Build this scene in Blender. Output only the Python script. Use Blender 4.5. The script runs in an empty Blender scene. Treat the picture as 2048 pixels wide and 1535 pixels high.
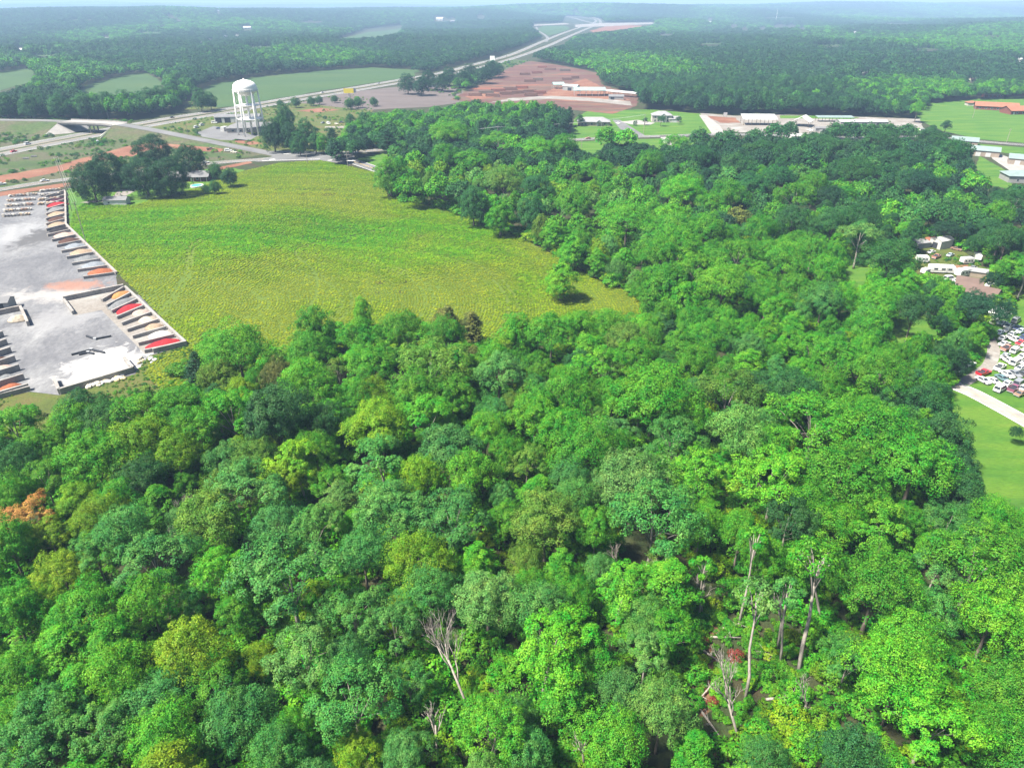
import bpy, bmesh, math, random
import numpy as np
from mathutils import Vector, noise

random.seed(7)
rng = np.random.default_rng(7)
scene = bpy.context.scene
COL = scene.collection

# ------------------------------------------------------------------ camera
F = 1420.0                       # focal length in pixels of the 2048 px wide photograph
CX, CY = 1024.0, 767.5
CAM_H = 95.0
PITCH = math.atan((CY + 1.0) / F)
cam_d = bpy.data.cameras.new('camera')
cam_d.sensor_fit = 'HORIZONTAL'
cam_d.sensor_width = 36.0
cam_d.lens = 36.0 * F / 2048.0
cam_d.clip_start = 1.0
cam_d.clip_end = 60000.0
cam = bpy.data.objects.new('camera', cam_d)
COL.objects.link(cam)
cam.location = (0, 0, CAM_H)
cam.rotation_euler = (math.pi / 2 - PITCH, 0, 0)
scene.camera = cam

# ------------------------------------------------------------------ sky, sun, exposure
SUN_EL, SUN_ROT = math.radians(57), math.radians(-112)
world = bpy.data.worlds.new('World')
scene.world = world
world.use_nodes = True
wn = world.node_tree
for n in list(wn.nodes):
    wn.nodes.remove(n)
sky = wn.nodes.new('ShaderNodeTexSky')
sky.sky_type = 'NISHITA'
sky.sun_disc = False
sky.sun_elevation = SUN_EL
sky.sun_rotation = SUN_ROT
sky.air_density = 1.0
sky.dust_density = 1.6
bg = wn.nodes.new('ShaderNodeBackground')
bg.inputs['Strength'].default_value = 0.06
wo = wn.nodes.new('ShaderNodeOutputWorld')
wn.links.new(sky.outputs[0], bg.inputs[0])
wn.links.new(bg.outputs[0], wo.inputs[0])
sd = bpy.data.lights.new('sun', 'SUN')
sd.energy = 5.0
sd.angle = math.radians(4.0)
sd.color = (1.0, 0.935, 0.82)
sun = bpy.data.objects.new('sun', sd)
COL.objects.link(sun)
sdir = Vector((math.sin(SUN_ROT) * math.cos(SUN_EL), math.cos(SUN_ROT) * math.cos(SUN_EL), math.sin(SUN_EL)))
sun.rotation_euler = sdir.to_track_quat('Z', 'Y').to_euler()
sun.location = (0, 0, 300)
vs = scene.view_settings
vs.view_transform = 'Standard'
vs.look = 'None'
vs.exposure = 1.55
vs.gamma = 1.0
vs.use_curve_mapping = False
try:
    scene.cycles.use_denoising = True
    scene.cycles.max_bounces = 6
    scene.cycles.diffuse_bounces = 2
    scene.cycles.glossy_bounces = 2
    scene.cycles.transmission_bounces = 3
    scene.cycles.volume_bounces = 0
    scene.cycles.transparent_max_bounces = 4
except Exception:
    pass

# ------------------------------------------------------------------ pixel <-> place
SP, CP = math.sin(PITCH), math.cos(PITCH)
def G(px, py, z=0.0):
    """photo pixel -> point on the level z"""
    u = (px - CX) / F
    v = -(py - CY) / F
    dx, dy, dz = u, CP + v * SP, -SP + v * CP
    t = (z - CAM_H) / dz
    return Vector((dx * t, dy * t, z))
def proj(x, y, z):
    x, y, z = np.asarray(x, float), np.asarray(y, float), np.asarray(z, float) - CAM_H
    d = y * CP - z * SP
    v = y * SP + z * CP
    d = np.where(d < 1.0, 1.0, d)
    return CX + F * x / d, CY - F * v / d
def mpp(px, py, z=0.0):
    """metres per photo pixel at the ground under that pixel"""
    p = G(px, py, z)
    return (p.y * CP - (z - CAM_H) * SP) / F
def in_poly(px, py, poly):
    px = np.asarray(px, float); py = np.asarray(py, float)
    r = np.zeros(px.shape, bool)
    n = len(poly)
    j = n - 1
    for i in range(n):
        xi, yi = poly[i]; xj, yj = poly[j]
        if yi != yj:
            c = ((yi > py) != (yj > py)) & (px < (xj - xi) * (py - yi) / (yj - yi) + xi)
            r ^= c
        j = i
    return r
def seg_dist(x, y, pts):
    x = np.asarray(x, float); y = np.asarray(y, float)
    best = np.full(x.shape, 1e9)
    for (ax, ay), (bx, by) in zip(pts[:-1], pts[1:]):
        vx, vy = bx - ax, by - ay
        L = vx * vx + vy * vy + 1e-9
        t = np.clip(((x - ax) * vx + (y - ay) * vy) / L, 0, 1)
        best = np.minimum(best, np.hypot(x - ax - t * vx, y - ay - t * vy))
    return best
def smooth(pts, k=6):
    """Catmull-Rom through points of any dimension"""
    P = [np.array(p, float) for p in pts]
    P = [2 * P[0] - P[1]] + P + [2 * P[-1] - P[-2]]
    out = []
    for i in range(1, len(P) - 2):
        for s in range(k):
            t = s / k
            a, b, c, d = P[i - 1], P[i], P[i + 1], P[i + 2]
            out.append(0.5 * (2 * b + (c - a) * t + (2 * a - 5 * b + 4 * c - d) * t * t + (3 * b - a - 3 * c + d) * t ** 3))
    out.append(P[-2])
    return [tuple(p) for p in out]

# ------------------------------------------------------------------ the roads' centre lines (ground points)
def gp(pts, z=0.0):
    return [tuple(G(a, b, z)[:2]) for a, b in pts]
HWY_N = smooth(gp([(-420, 372), (-180, 333), (0, 299), (145, 272), (225, 257), (342, 236), (444, 220), (581, 196), (700, 177), (805, 159), (887, 145), (945, 130), (1024, 109), (1088, 82), (1128, 66), (1160, 55), (1190, 45), (1185, 38), (1140, 33)]), 6)
HWY_S = smooth(gp([(-420, 392), (-180, 346), (0, 309), (137, 282), (222, 266), (342, 244), (444, 227), (581, 203), (700, 183), (805, 165), (887, 151), (976, 131), (1044, 111), (1100, 90), (1140, 72), (1178, 56), (1200, 47), (1192, 37), (1150, 31)]), 6)
RAMP = smooth(gp([(1092, 84), (1094, 74), (1078, 62), (1072, 54)]), 6)
CROSS = smooth(gp([(1068, 49), (1130, 48), (1200, 49), (1260, 49), (1320, 46)]), 6)
W_ROAD = smooth(gp([(-300, 425), (-100, 394), (0, 379), (78, 366), (141, 358), (250, 345), (350, 334), (440, 325), (520, 319), (575, 314), (640, 309), (700, 305), (760, 300), (870, 291), (960, 286), (1060, 284), (1140, 280), (1230, 275), (1330, 272), (1430, 269), (1520, 270), (1620, 274), (1720, 276), (1830, 273), (1900, 277), (1960, 283), (2060, 291), (2250, 306)]), 6)
SE_ROAD = smooth(gp([(640, 309), (680, 316), (715, 326), (745, 336), (790, 351), (860, 366)]), 6)
# the bridge road carries a height as well
def gz(lst):
    return [(G(a, b, z).x, G(a, b, z).y, z) for a, b, z in lst]
OVER = smooth(gz([(-320, 232, 7.2), (-150, 236, 7.2), (0, 240, 7.2), (80, 241, 7.3), (135, 243, 7.5), (185, 245, 7.6), (232, 248, 7.4), (300, 259, 5.8), (380, 275, 3.2), (450, 289, 1.2), (510, 301, 0.25), (560, 311, 0.05)]), 8)
OVER2 = [(p[0], p[1]) for p in OVER]
OVERZ = np.array([p[2] for p in OVER])
LOT_ROAD = smooth(gp([(1880, 745), (1905, 768), (1950, 788), (2025, 828), (2100, 870), (2250, 950)]), 6)
ROADS = [(HWY_N, 21), (HWY_S, 21), (RAMP, 12), (CROSS, 40), (W_ROAD, 9), (SE_ROAD, 8), (OVER2, 16)]

# ------------------------------------------------------------------ terrain
_bumps = [(G(540, 425), 34, 34, 2.4), (G(470, 520), 24, 24, 1.4), (G(900, 540), 30, 22, 1.6), (G(680, 470), 26, 24, -1.4), (G(1160, 575), 22, 22, -0.8)]
def vnoise(x, y, s, seed=0.0):
    return noise.noise(Vector((x / s + seed, y / s - seed * 1.7, seed)))
_hillN = [(0.0017, 0.0009, 1.3, 0.5), (-0.0011, 0.0015, 0.4, 0.6), (0.0006, -0.0011, 2.2, 1.0), (0.0031, 0.0024, 4.1, 0.25), (-0.0004, 0.00052, 5.0, 0.9)]
def hgt(x, y):
    x = np.asarray(x, float); y = np.asarray(y, float)
    h = np.zeros(np.broadcast(x, y).shape)
    for c, sx, sy, a in _bumps:
        h = h + a * np.exp(-((x - c.x) / sx) ** 2 - ((y - c.y) / sy) ** 2)
    d = np.hypot(x, y)
    if np.any(d > 1000):
        m = np.clip((d - 1000) / 1800, 0, 1); m = m * m * (3 - 2 * m)
        s = np.zeros_like(h)
        for a, b, ph, w in _hillN:
            s = s + w * np.sin(a * x + b * y + ph)
        r = np.minimum(seg_dist(x, y, HWY_N), seg_dist(x, y, CROSS))
        rm = np.clip((r - 110) / 420, 0, 1); rm = rm * rm * (3 - 2 * rm)
        h = h + m * rm * (s * 17.0 + 6.0)
    return h
def h1(x, y):
    return float(hgt(np.array([x]), np.array([y]))[0])

# ------------------------------------------------------------------ materials
def newmat(name):
    m = bpy.data.materials.new(name)
    m.use_nodes = True
    nt = m.node_tree
    for n in list(nt.nodes):
        nt.nodes.remove(n)
    out = nt.nodes.new('ShaderNodeOutputMaterial')
    return m, nt, out
def N(nt, t, **kw):
    n = nt.nodes.new(t)
    for k, v in kw.items():
        if k.startswith('i_'):
            n.inputs[k[2:].replace('_', ' ')].default_value = v
        else:
            setattr(n, k, v)
    return n
def c4(c):
    return (c[0], c[1], c[2], 1.0)
def surf(name, stops, scale=0.2, rough=0.9, bump=0.0, fine=None, metal=0.0, fine_amt=0.25, warp=0.0, stretch=None, spec=0.3, coords='pos'):
    """a ground or wall material: colours blended by large noise, broken up by fine noise"""
    m, nt, out = newmat(name)
    L = nt.links.new
    if coords == 'pos':
        geo = N(nt, 'ShaderNodeNewGeometry'); vec = geo.outputs['Position']
    else:
        tc = N(nt, 'ShaderNodeTexCoord'); vec = tc.outputs['Object']
    if stretch:
        mp = N(nt, 'ShaderNodeMapping'); mp.inputs['Scale'].default_value = stretch[:3]
        mp.inputs['Rotation'].default_value = (0, 0, stretch[3] if len(stretch) > 3 else 0)
        L(vec, mp.inputs['Vector']); vec = mp.outputs[0]
    n1 = N(nt, 'ShaderNodeTexNoise'); n1.inputs['Scale'].default_value = scale; n1.inputs['Detail'].default_value = 7; n1.inputs['Roughness'].default_value = 0.62
    n1.inputs['Distortion'].default_value = warp
    L(vec, n1.inputs['Vector'])
    cr = N(nt, 'ShaderNodeValToRGB')
    els = cr.color_ramp.elements
    while len(els) < len(stops):
        els.new(0.5)
    for e, (p, c) in zip(els, stops):
        e.position = p; e.color = c4(c)
    L(n1.outputs['Fac'], cr.inputs['Fac'])
    n2 = N(nt, 'ShaderNodeTexNoise'); n2.inputs['Scale'].default_value = fine or scale * 14; n2.inputs['Detail'].default_value = 5; n2.inputs['Roughness'].default_value = 0.7
    L(vec, n2.inputs['Vector'])
    mr = N(nt, 'ShaderNodeMapRange'); mr.inputs['From Min'].default_value = 0.3; mr.inputs['From Max'].default_value = 0.7
    mr.inputs['To Min'].default_value = 1 - fine_amt; mr.inputs['To Max'].default_value = 1 + fine_amt
    L(n2.outputs['Fac'], mr.inputs['Value'])
    mx = N(nt, 'ShaderNodeMix', data_type='RGBA', blend_type='MULTIPLY'); mx.inputs['Factor'].default_value = 1.0
    L(cr.outputs[0], mx.inputs[6]); L(mr.outputs[0], mx.inputs[7])
    b = N(nt, 'ShaderNodeBsdfPrincipled')
    b.inputs['Roughness'].default_value = rough; b.inputs['Metallic'].default_value = metal
    b.inputs['Specular IOR Level'].default_value = spec
    L(mx.outputs[2], b.inputs['Base Color'])
    if bump:
        bp = N(nt, 'ShaderNodeBump'); bp.inputs['Strength'].default_value = min(1.0, bump); bp.inputs['Distance'].default_value = 0.3
        L(n2.outputs['Fac'], bp.inputs['Height']); L(bp.outputs[0], b.inputs['Normal'])
    L(b.outputs[0], out.inputs['Surface'])
    return m
def plain(name, c, rough=0.6, metal=0.0, var=0.12, scale=0.7):
    lo = tuple(v * (1 - var) for v in c); hi = tuple(min(1, v * (1 + var)) for v in c)
    return surf(name, [(0.35, lo), (0.65, hi)], scale=scale, rough=rough, metal=metal, fine_amt=0.08, coords='obj')
def objcolor(name, rough=0.35, spec=0.5, coat=0.0, var=0.06):
    m, nt, out = newmat(name)
    L = nt.links.new
    oi = N(nt, 'ShaderNodeObjectInfo')
    tc = N(nt, 'ShaderNodeTexCoord')
    n1 = N(nt, 'ShaderNodeTexNoise'); n1.inputs['Scale'].default_value = 1.7; n1.inputs['Detail'].default_value = 6
    L(tc.outputs['Object'], n1.inputs['Vector'])
    mr = N(nt, 'ShaderNodeMapRange'); mr.inputs['From Min'].default_value = 0.3; mr.inputs['From Max'].default_value = 0.7
    mr.inputs['To Min'].default_value = 1 - var * 2; mr.inputs['To Max'].default_value = 1 + var
    L(n1.outputs['Fac'], mr.inputs['Value'])
    mx = N(nt, 'ShaderNodeMix', data_type='RGBA', blend_type='MULTIPLY'); mx.inputs['Factor'].default_value = 1.0
    L(oi.outputs['Color'], mx.inputs[6]); L(mr.outputs[0], mx.inputs[7])
    b = N(nt, 'ShaderNodeBsdfPrincipled')
    b.inputs['Roughness'].default_value = rough; b.inputs['Specular IOR Level'].default_value = spec
    b.inputs['Coat Weight'].default_value = coat
    L(mx.outputs[2], b.inputs['Base Color']); L(b.outputs[0], out.inputs['Surface'])
    return m
def leafmat(name, src, rough=0.58, trans=0.15, hue=0.020, val=0.42):
    """foliage: the tree's own colour, varied from leaf clump to leaf clump, a little light coming through"""
    m, nt, out = newmat(name)
    L = nt.links.new
    if src == 'object':
        oi = N(nt, 'ShaderNodeObjectInfo'); colr = oi.outputs['Color']
    else:
        at = N(nt, 'ShaderNodeAttribute', attribute_type='INSTANCER', attribute_name='tcol'); colr = at.outputs['Color']
    geo = N(nt, 'ShaderNodeNewGeometry')
    mh = N(nt, 'ShaderNodeMapRange'); mh.inputs['To Min'].default_value = 0.5 - hue; mh.inputs['To Max'].default_value = 0.5 + hue
    L(geo.outputs['Random Per Island'], mh.inputs['Value'])
    wn_ = N(nt, 'ShaderNodeTexWhiteNoise', noise_dimensions='1D')
    L(geo.outputs['Random Per Island'], wn_.inputs['W'])
    mv = N(nt, 'ShaderNodeMapRange'); mv.inputs['To Min'].default_value = 1 - val; mv.inputs['To Max'].default_value = 1 + val
    L(wn_.outputs['Value'], mv.inputs['Value'])
    tc = N(nt, 'ShaderNodeTexCoord')
    nz_ = N(nt, 'ShaderNodeTexNoise'); nz_.inputs['Scale'].default_value = 0.42; nz_.inputs['Detail'].default_value = 4
    rnd_ = N(nt, 'ShaderNodeObjectInfo')
    ofs = N(nt, 'ShaderNodeVectorMath', operation='ADD')
    L(tc.outputs['Object'], ofs.inputs[0]); L(rnd_.outputs['Location'], ofs.inputs[1]); L(ofs.outputs[0], nz_.inputs['Vector'])
    md = N(nt, 'ShaderNodeMapRange'); md.inputs['From Min'].default_value = 0.3; md.inputs['From Max'].default_value = 0.7
    md.inputs['To Min'].default_value = 0.022; md.inputs['To Max'].default_value = -0.030
    L(nz_.outputs['Fac'], md.inputs['Value'])
    ah = N(nt, 'ShaderNodeMath', operation='ADD'); L(mh.outputs[0], ah.inputs[0]); L(md.outputs[0], ah.inputs[1])
    me_ = N(nt, 'ShaderNodeMapRange'); me_.inputs['From Min'].default_value = 0.3; me_.inputs['From Max'].default_value = 0.7
    me_.inputs['To Min'].default_value = 0.80; me_.inputs['To Max'].default_value = 1.25
    L(nz_.outputs['Fac'], me_.inputs['Value'])
    av = N(nt, 'ShaderNodeMath', operation='MULTIPLY'); L(mv.outputs[0], av.inputs[0]); L(me_.outputs[0], av.inputs[1])
    hs = N(nt, 'ShaderNodeHueSaturation')
    L(ah.outputs[0], hs.inputs['Hue']); L(av.outputs[0], hs.inputs['Value']); L(colr, hs.inputs['Color'])
    b = N(nt, 'ShaderNodeBsdfPrincipled'); b.inputs['Roughness'].default_value = rough; b.inputs['Specular IOR Level'].default_value = 0.14
    L(hs.outputs[0], b.inputs['Base Color'])
    tr = N(nt, 'ShaderNodeBsdfTranslucent')
    tm = N(nt, 'ShaderNodeMix', data_type='RGBA', blend_type='MULTIPLY'); tm.inputs['Factor'].default_value = 1.0
    tm.inputs[7].default_value = (1.25, 1.25, 0.6, 1)
    L(hs.outputs[0], tm.inputs[6]); L(tm.outputs[2], tr.inputs['Color'])
    mix = N(nt, 'ShaderNodeMixShader'); mix.inputs[0].default_value = trans
    L(b.outputs[0], mix.inputs[1]); L(tr.outputs[0], mix.inputs[2]); L(mix.outputs[0], out.inputs['Surface'])
    return m

M = {}
M['floor'] = surf('forest_floor', [(0.30, (0.041, 0.027, 0.015)), (0.48, (0.031, 0.037, 0.012)), (0.60, (0.024, 0.041, 0.010)), (0.74, (0.075, 0.037, 0.020))], 0.11, bump=0.4, fine=2.4, fine_amt=0.45)
M['field_soil'] = surf('field_soil', [(0.3, (0.060, 0.105, 0.008)), (0.7, (0.082, 0.120, 0.010))], 0.03, fine=1.3, fine_amt=0.25)
M['verge'] = surf('rough_grass', [(0.30, (0.043, 0.061, 0.013)), (0.5, (0.065, 0.087, 0.014)), (0.62, (0.087, 0.079, 0.023)), (0.75, (0.109, 0.083, 0.043))], 0.07, bump=0.3, fine=1.9, fine_amt=0.4)
M['scrub'] = surf('roadside_scrub', [(0.30, (0.030, 0.050, 0.014)), (0.46, (0.042, 0.070, 0.016)), (0.58, (0.070, 0.065, 0.036)), (0.72, (0.050, 0.085, 0.016))], 0.035, bump=0.3, fine=0.8, fine_amt=0.45, stretch=(0.6, 1.0, 1.0, 0.4))
M['lawn'] = surf('mown_lawn', [(0.30, (0.026, 0.088, 0.008)), (0.45, (0.045, 0.120, 0.009)), (0.58, (0.066, 0.138, 0.011)), (0.72, (0.105, 0.155, 0.020))], 0.09, bump=0.2, fine=1.8, fine_amt=0.32, stretch=(0.35, 1.8, 1.0, 0.5))
M['meadow'] = surf('meadow_grass', [(0.30, (0.026, 0.056, 0.016)), (0.5, (0.034, 0.074, 0.018)), (0.66, (0.042, 0.079, 0.019)), (0.8, (0.079, 0.074, 0.038))], 0.012, fine=0.35, fine_amt=0.2, stretch=(0.5, 1.2, 1, 0.3))
M['asphalt'] = surf('asphalt', [(0.35, (0.105, 0.105, 0.108)), (0.65, (0.15, 0.15, 0.152))], 0.05, fine=1.5, fine_amt=0.16, rough=0.85)
M['asphalt_dark'] = surf('asphalt_dark', [(0.35, (0.10, 0.10, 0.108)), (0.65, (0.16, 0.16, 0.165))], 0.06, fine=1.8, fine_amt=0.14, rough=0.85)
M['concrete_road'] = surf('concrete_road', [(0.35, (0.122, 0.122, 0.118)), (0.65, (0.166, 0.162, 0.156))], 0.05, fine=1.2, fine_amt=0.12)
M['concrete'] = surf('concrete', [(0.3, (0.202, 0.191, 0.180)), (0.7, (0.302, 0.288, 0.274))], 0.25, fine=3.0, fine_amt=0.15, bump=0.1)
M['concrete_old'] = surf('weathered_concrete', [(0.3, (0.183, 0.168, 0.156)), (0.6, (0.297, 0.273, 0.254)), (0.8, (0.407, 0.381, 0.358))], 0.35, fine=3.2, fine_amt=0.25, bump=0.1)
M['slab'] = surf('yard_slab', [(0.30, (0.082, 0.084, 0.094)), (0.46, (0.120, 0.122, 0.132)), (0.60, (0.158, 0.161, 0.168)), (0.74, (0.240, 0.240, 0.245))], 0.045, fine=0.9, fine_amt=0.25, warp=1.4, stretch=(1.0, 0.6, 1.0, 0.5))
M['gravel_white'] = surf('white_gravel', [(0.3, (0.147, 0.125, 0.105)), (0.55, (0.206, 0.192, 0.176)), (0.7, (0.274, 0.270, 0.259))], 0.06, fine=1.0, fine_amt=0.22)
M['marble_dust'] = surf('white_stone_dust', [(0.3, (0.345, 0.341, 0.338)), (0.55, (0.465, 0.458, 0.450)), (0.7, (0.555, 0.547, 0.540))], 0.16, fine=1.6, fine_amt=0.15)
M['clay'] = surf('red_clay', [(0.3, (0.132, 0.052, 0.031)), (0.55, (0.182, 0.083, 0.050)), (0.75, (0.210, 0.127, 0.079))], 0.05, fine=0.9, fine_amt=0.25)
M['brown_earth'] = surf('tilled_earth', [(0.3, (0.080, 0.064, 0.059)), (0.55, (0.105, 0.086, 0.080)), (0.75, (0.134, 0.105, 0.093))], 0.03, fine=0.4, fine_amt=0.2, stretch=(0.3, 1.4, 1, 0.2))
M['bark_mulch'] = surf('log_yard_earth', [(0.28, (0.069, 0.033, 0.024)), (0.45, (0.097, 0.042, 0.033)), (0.56, (0.097, 0.063, 0.042)), (0.68, (0.202, 0.068, 0.039)), (0.8, (0.145, 0.046, 0.050))], 0.022, fine=0.25, fine_amt=0.3, stretch=(0.4, 1.3, 1, -0.1), warp=0.6)
# pale stone dust trodden over the slab, with its own ragged outline
def dusty(m, spots):
    nt = m.node_tree; L = nt.links.new
    b = [n for n in nt.nodes if n.type == 'BSDF_PRINCIPLED'][0]
    src = b.inputs['Base Color'].links[0].from_socket
    geo = N(nt, 'ShaderNodeNewGeometry')
    nz_ = N(nt, 'ShaderNodeTexNoise'); nz_.inputs['Scale'].default_value = 0.13; nz_.inputs['Detail'].default_value = 9; nz_.inputs['Roughness'].default_value = 0.7; nz_.inputs['Distortion'].default_value = 1.6
    L(geo.outputs['Position'], nz_.inputs['Vector'])
    for (x, y), r, sy, amt, col in spots:
        sb = N(nt, 'ShaderNodeVectorMath', operation='SUBTRACT'); sb.inputs[1].default_value = (x, y, 0); L(geo.outputs['Position'], sb.inputs[0])
        ml = N(nt, 'ShaderNodeVectorMath', operation='MULTIPLY'); ml.inputs[1].default_value = (1 / r, 1 / (r * sy), 0); L(sb.outputs[0], ml.inputs[0])
        ln = N(nt, 'ShaderNodeVectorMath', operation='LENGTH'); L(ml.outputs[0], ln.inputs[0])
        ma = N(nt, 'ShaderNodeMath', operation='MULTIPLY_ADD'); ma.inputs[1].default_value = 3.2; L(nz_.outputs['Fac'], ma.inputs[0])
        sub_ = N(nt, 'ShaderNodeMath', operation='SUBTRACT'); sub_.inputs[0].default_value = -0.60; L(ln.outputs['Value'], sub_.inputs[1]); L(sub_.outputs[0], ma.inputs[2])
        mr = N(nt, 'ShaderNodeMapRange'); mr.inputs['From Min'].default_value = -0.15; mr.inputs['From Max'].default_value = 0.45; mr.inputs['To Max'].default_value = amt; L(ma.outputs[0], mr.inputs['Value'])
        mx = N(nt, 'ShaderNodeMix', data_type='RGBA'); mx.inputs[7].default_value = c4(col)
        L(mr.outputs[0], mx.inputs['Factor']); L(src, mx.inputs[6]); src = mx.outputs[2]
    L(src, b.inputs['Base Color'])
dusty(M['slab'], [(tuple(G(212, 728)[:2]), 11, 1.0, 1.0, (.48, .47, .46)), (tuple(G(120, 640)[:2]), 13, 1.0, .4, (.28, .28, .285)), (tuple(G(130, 590)[:2]), 22, .35, .6, (.33, .315, .30)), (tuple(G(40, 470)[:2]), 22, 1.3, .45, (.28, .285, .295)), (tuple(G(90, 470)[:2]), 9, 2.6, .8, (.05, .048, .05)), (tuple(G(150, 572)[:2]), 12, .5, .7, (.26, .12, .075))])
M['leaf'] = leafmat('leaves', 'object')
M['leaf_mass'] = leafmat('leaves_mass', 'instancer')
M['bark'] = surf('bark', [(0.3, (0.10, 0.080, 0.062)), (0.7, (0.22, 0.185, 0.155))], 1.2, fine=6, fine_amt=0.3, stretch=(3, 3, 0.5), coords='obj')
M['bark_pale'] = surf('pale_bark', [(0.3, (0.17, 0.15, 0.125)), (0.7, (0.32, 0.29, 0.26))], 1.2, fine=6, fine_amt=0.25, stretch=(3, 3, 0.4), coords='obj')
M['paint'] = objcolor('vehicle_paint', 0.32, 0.5, 0.4)
M['coat'] = objcolor('painted_surface', 0.6, 0.35)
M['pile'] = objcolor('loose_material', 0.95, 0.15, var=0.16)
M['glass'] = plain('dark_glass', (0.03, 0.04, 0.05), 0.12, var=0.3)
M['tyre'] = plain('tyre_rubber', (0.03, 0.03, 0.03), 0.9)
M['steel'] = plain('galvanised_steel', (0.42, 0.43, 0.44), 0.5, 0.3)
M['white_steel'] = plain('white_painted_steel', (0.74, 0.73, 0.70), 0.5, var=0.05)
M['wood_pole'] = plain('weathered_wood', (0.26, 0.23, 0.20), 0.9)
M['line_white'] = plain('road_paint_white', (0.72, 0.72, 0.70), 0.7)
M['line_yellow'] = plain('road_paint_yellow', (0.60, 0.38, 0.07), 0.7)
M['water'] = plain('pool_water', (0.08, 0.38, 0.42), 0.1)
M['litter'] = surf('leaf_litter', [(0.3, (0.070, 0.042, 0.024)), (0.5, (0.15, 0.070, 0.040)), (0.62, (0.060, 0.075, 0.020)), (0.75, (0.24, 0.11, 0.065))], 0.35, bump=0.4, fine=3.0, fine_amt=0.4)
# ------------------------------------------------------------------ building helpers
class MB:
    def __init__(s):
        s.v = []; s.f = []
    def add(s, vs, fs):
        o = len(s.v)
        s.v += [tuple(p) for p in vs]
        s.f += [tuple(i + o for i in f) for f in fs]
        return s
    def box(s, x, y, z, sx, sy, sz, rz=0.0):
        """centre x, y; z is the underside"""
        c, n = math.cos(rz), math.sin(rz)
        P = []
        for dz in (0, sz):
            for a, b in ((-1, -1), (1, -1), (1, 1), (-1, 1)):
                u, w = a * sx / 2, b * sy / 2
                P.append((x + u * c - w * n, y + u * n + w * c, z + dz))
        return s.add(P, [(3, 2, 1, 0), (4, 5, 6, 7), (0, 1, 5, 4), (1, 2, 6, 5), (2, 3, 7, 6), (3, 0, 4, 7)])
    def prism(s, poly, axis, a, b):
        """a 2D outline swept along one axis from a to b"""
        n = len(poly)
        def at(p, t):
            return {'x': (t, p[0], p[1]), 'y': (p[0], t, p[1]), 'z': (p[0], p[1], t)}[axis]
        P = [at(p, a) for p in poly] + [at(p, b) for p in poly]
        return s.add(P, [tuple(range(n))[::-1], tuple(range(n, 2 * n))] + [(i, (i + 1) % n, n + (i + 1) % n, n + i) for i in range(n)])
    def loft(s, rings, cap=True):
        n = len(rings[0]); P = [p for r in rings for p in r]; Fc = []
        for k in range(len(rings) - 1):
            for i in range(n):
                j = (i + 1) % n
                Fc.append((k * n + i, k * n + j, (k + 1) * n + j, (k + 1) * n + i))
        if cap:
            Fc.append(tuple(range(n))[::-1]); Fc.append(tuple(range((len(rings) - 1) * n, len(rings) * n)))
        return s.add(P, Fc)
    def tube(s, pts, rad, n=6):
        rings = []
        for i, p in enumerate(pts):
            p = Vector(p)
            d = Vector(pts[min(i + 1, len(pts) - 1)]) - Vector(pts[max(i - 1, 0)])
            d.normalize()
            u = d.cross(Vector((0.31, 0.95, 0.07))); u.normalize(); w = d.cross(u)
            r = rad[i] if hasattr(rad, '__len__') else rad
            rings.append([tuple(p + (u * math.cos(6.2832 * k / n) + w * math.sin(6.2832 * k / n)) * r) for k in range(n)])
        return s.loft(rings)
    def lathe(s, prof, n=20, x=0, y=0):
        return s.loft([[(x + r * math.cos(6.28318 * k / n), y + r * math.sin(6.28318 * k / n), z) for k in range(n)] for r, z in prof])
    def build(s, name, mat, parent=None, smooth=False, color=None):
        me = bpy.data.meshes.new(name)
        me.from_pydata(s.v, [], s.f)
        bm = bmesh.new(); bm.from_mesh(me)
        bmesh.ops.recalc_face_normals(bm, faces=bm.faces)
        bm.to_mesh(me); bm.free()
        if smooth:
            me.polygons.foreach_set('use_smooth', [True] * len(me.polygons))
        me.materials.append(M[mat] if isinstance(mat, str) else mat)
        o = bpy.data.objects.new(name, me)
        COL.objects.link(o)
        o.parent = parent
        if color:
            o.color = c4(color)
        return o
def tag(o, label=None, cat=None, group=None, kind=None):
    if label: o['label'] = label
    if cat: o['category'] = cat
    if group: o['group'] = group
    if kind: o['kind'] = kind
    return o
def thing(name, label, cat, loc=(0, 0, 0), rz=0.0, group=None, scale=None):
    o = bpy.data.objects.new(name, None)
    o.empty_display_size = 0.5
    COL.objects.link(o)
    o.location = loc; o.rotation_euler = (0, 0, rz)
    if scale: o.scale = scale
    return tag(o, label, cat, group)
def link_copy(src, parent, color=None):
    c = src.copy(); COL.objects.link(c); c.parent = parent
    if color: c.color = c4(color)
    return c
ORD = ['', 'second ', 'third ', 'fourth ', 'fifth ', 'sixth ', 'seventh ', 'eighth ', 'ninth ', 'tenth ', 'eleventh ', 'twelfth ', 'thirteenth ', 'fourteenth ', 'fifteenth ', 'sixteenth ', 'seventeenth ', 'eighteenth ', 'nineteenth ', 'twentieth ']

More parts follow.
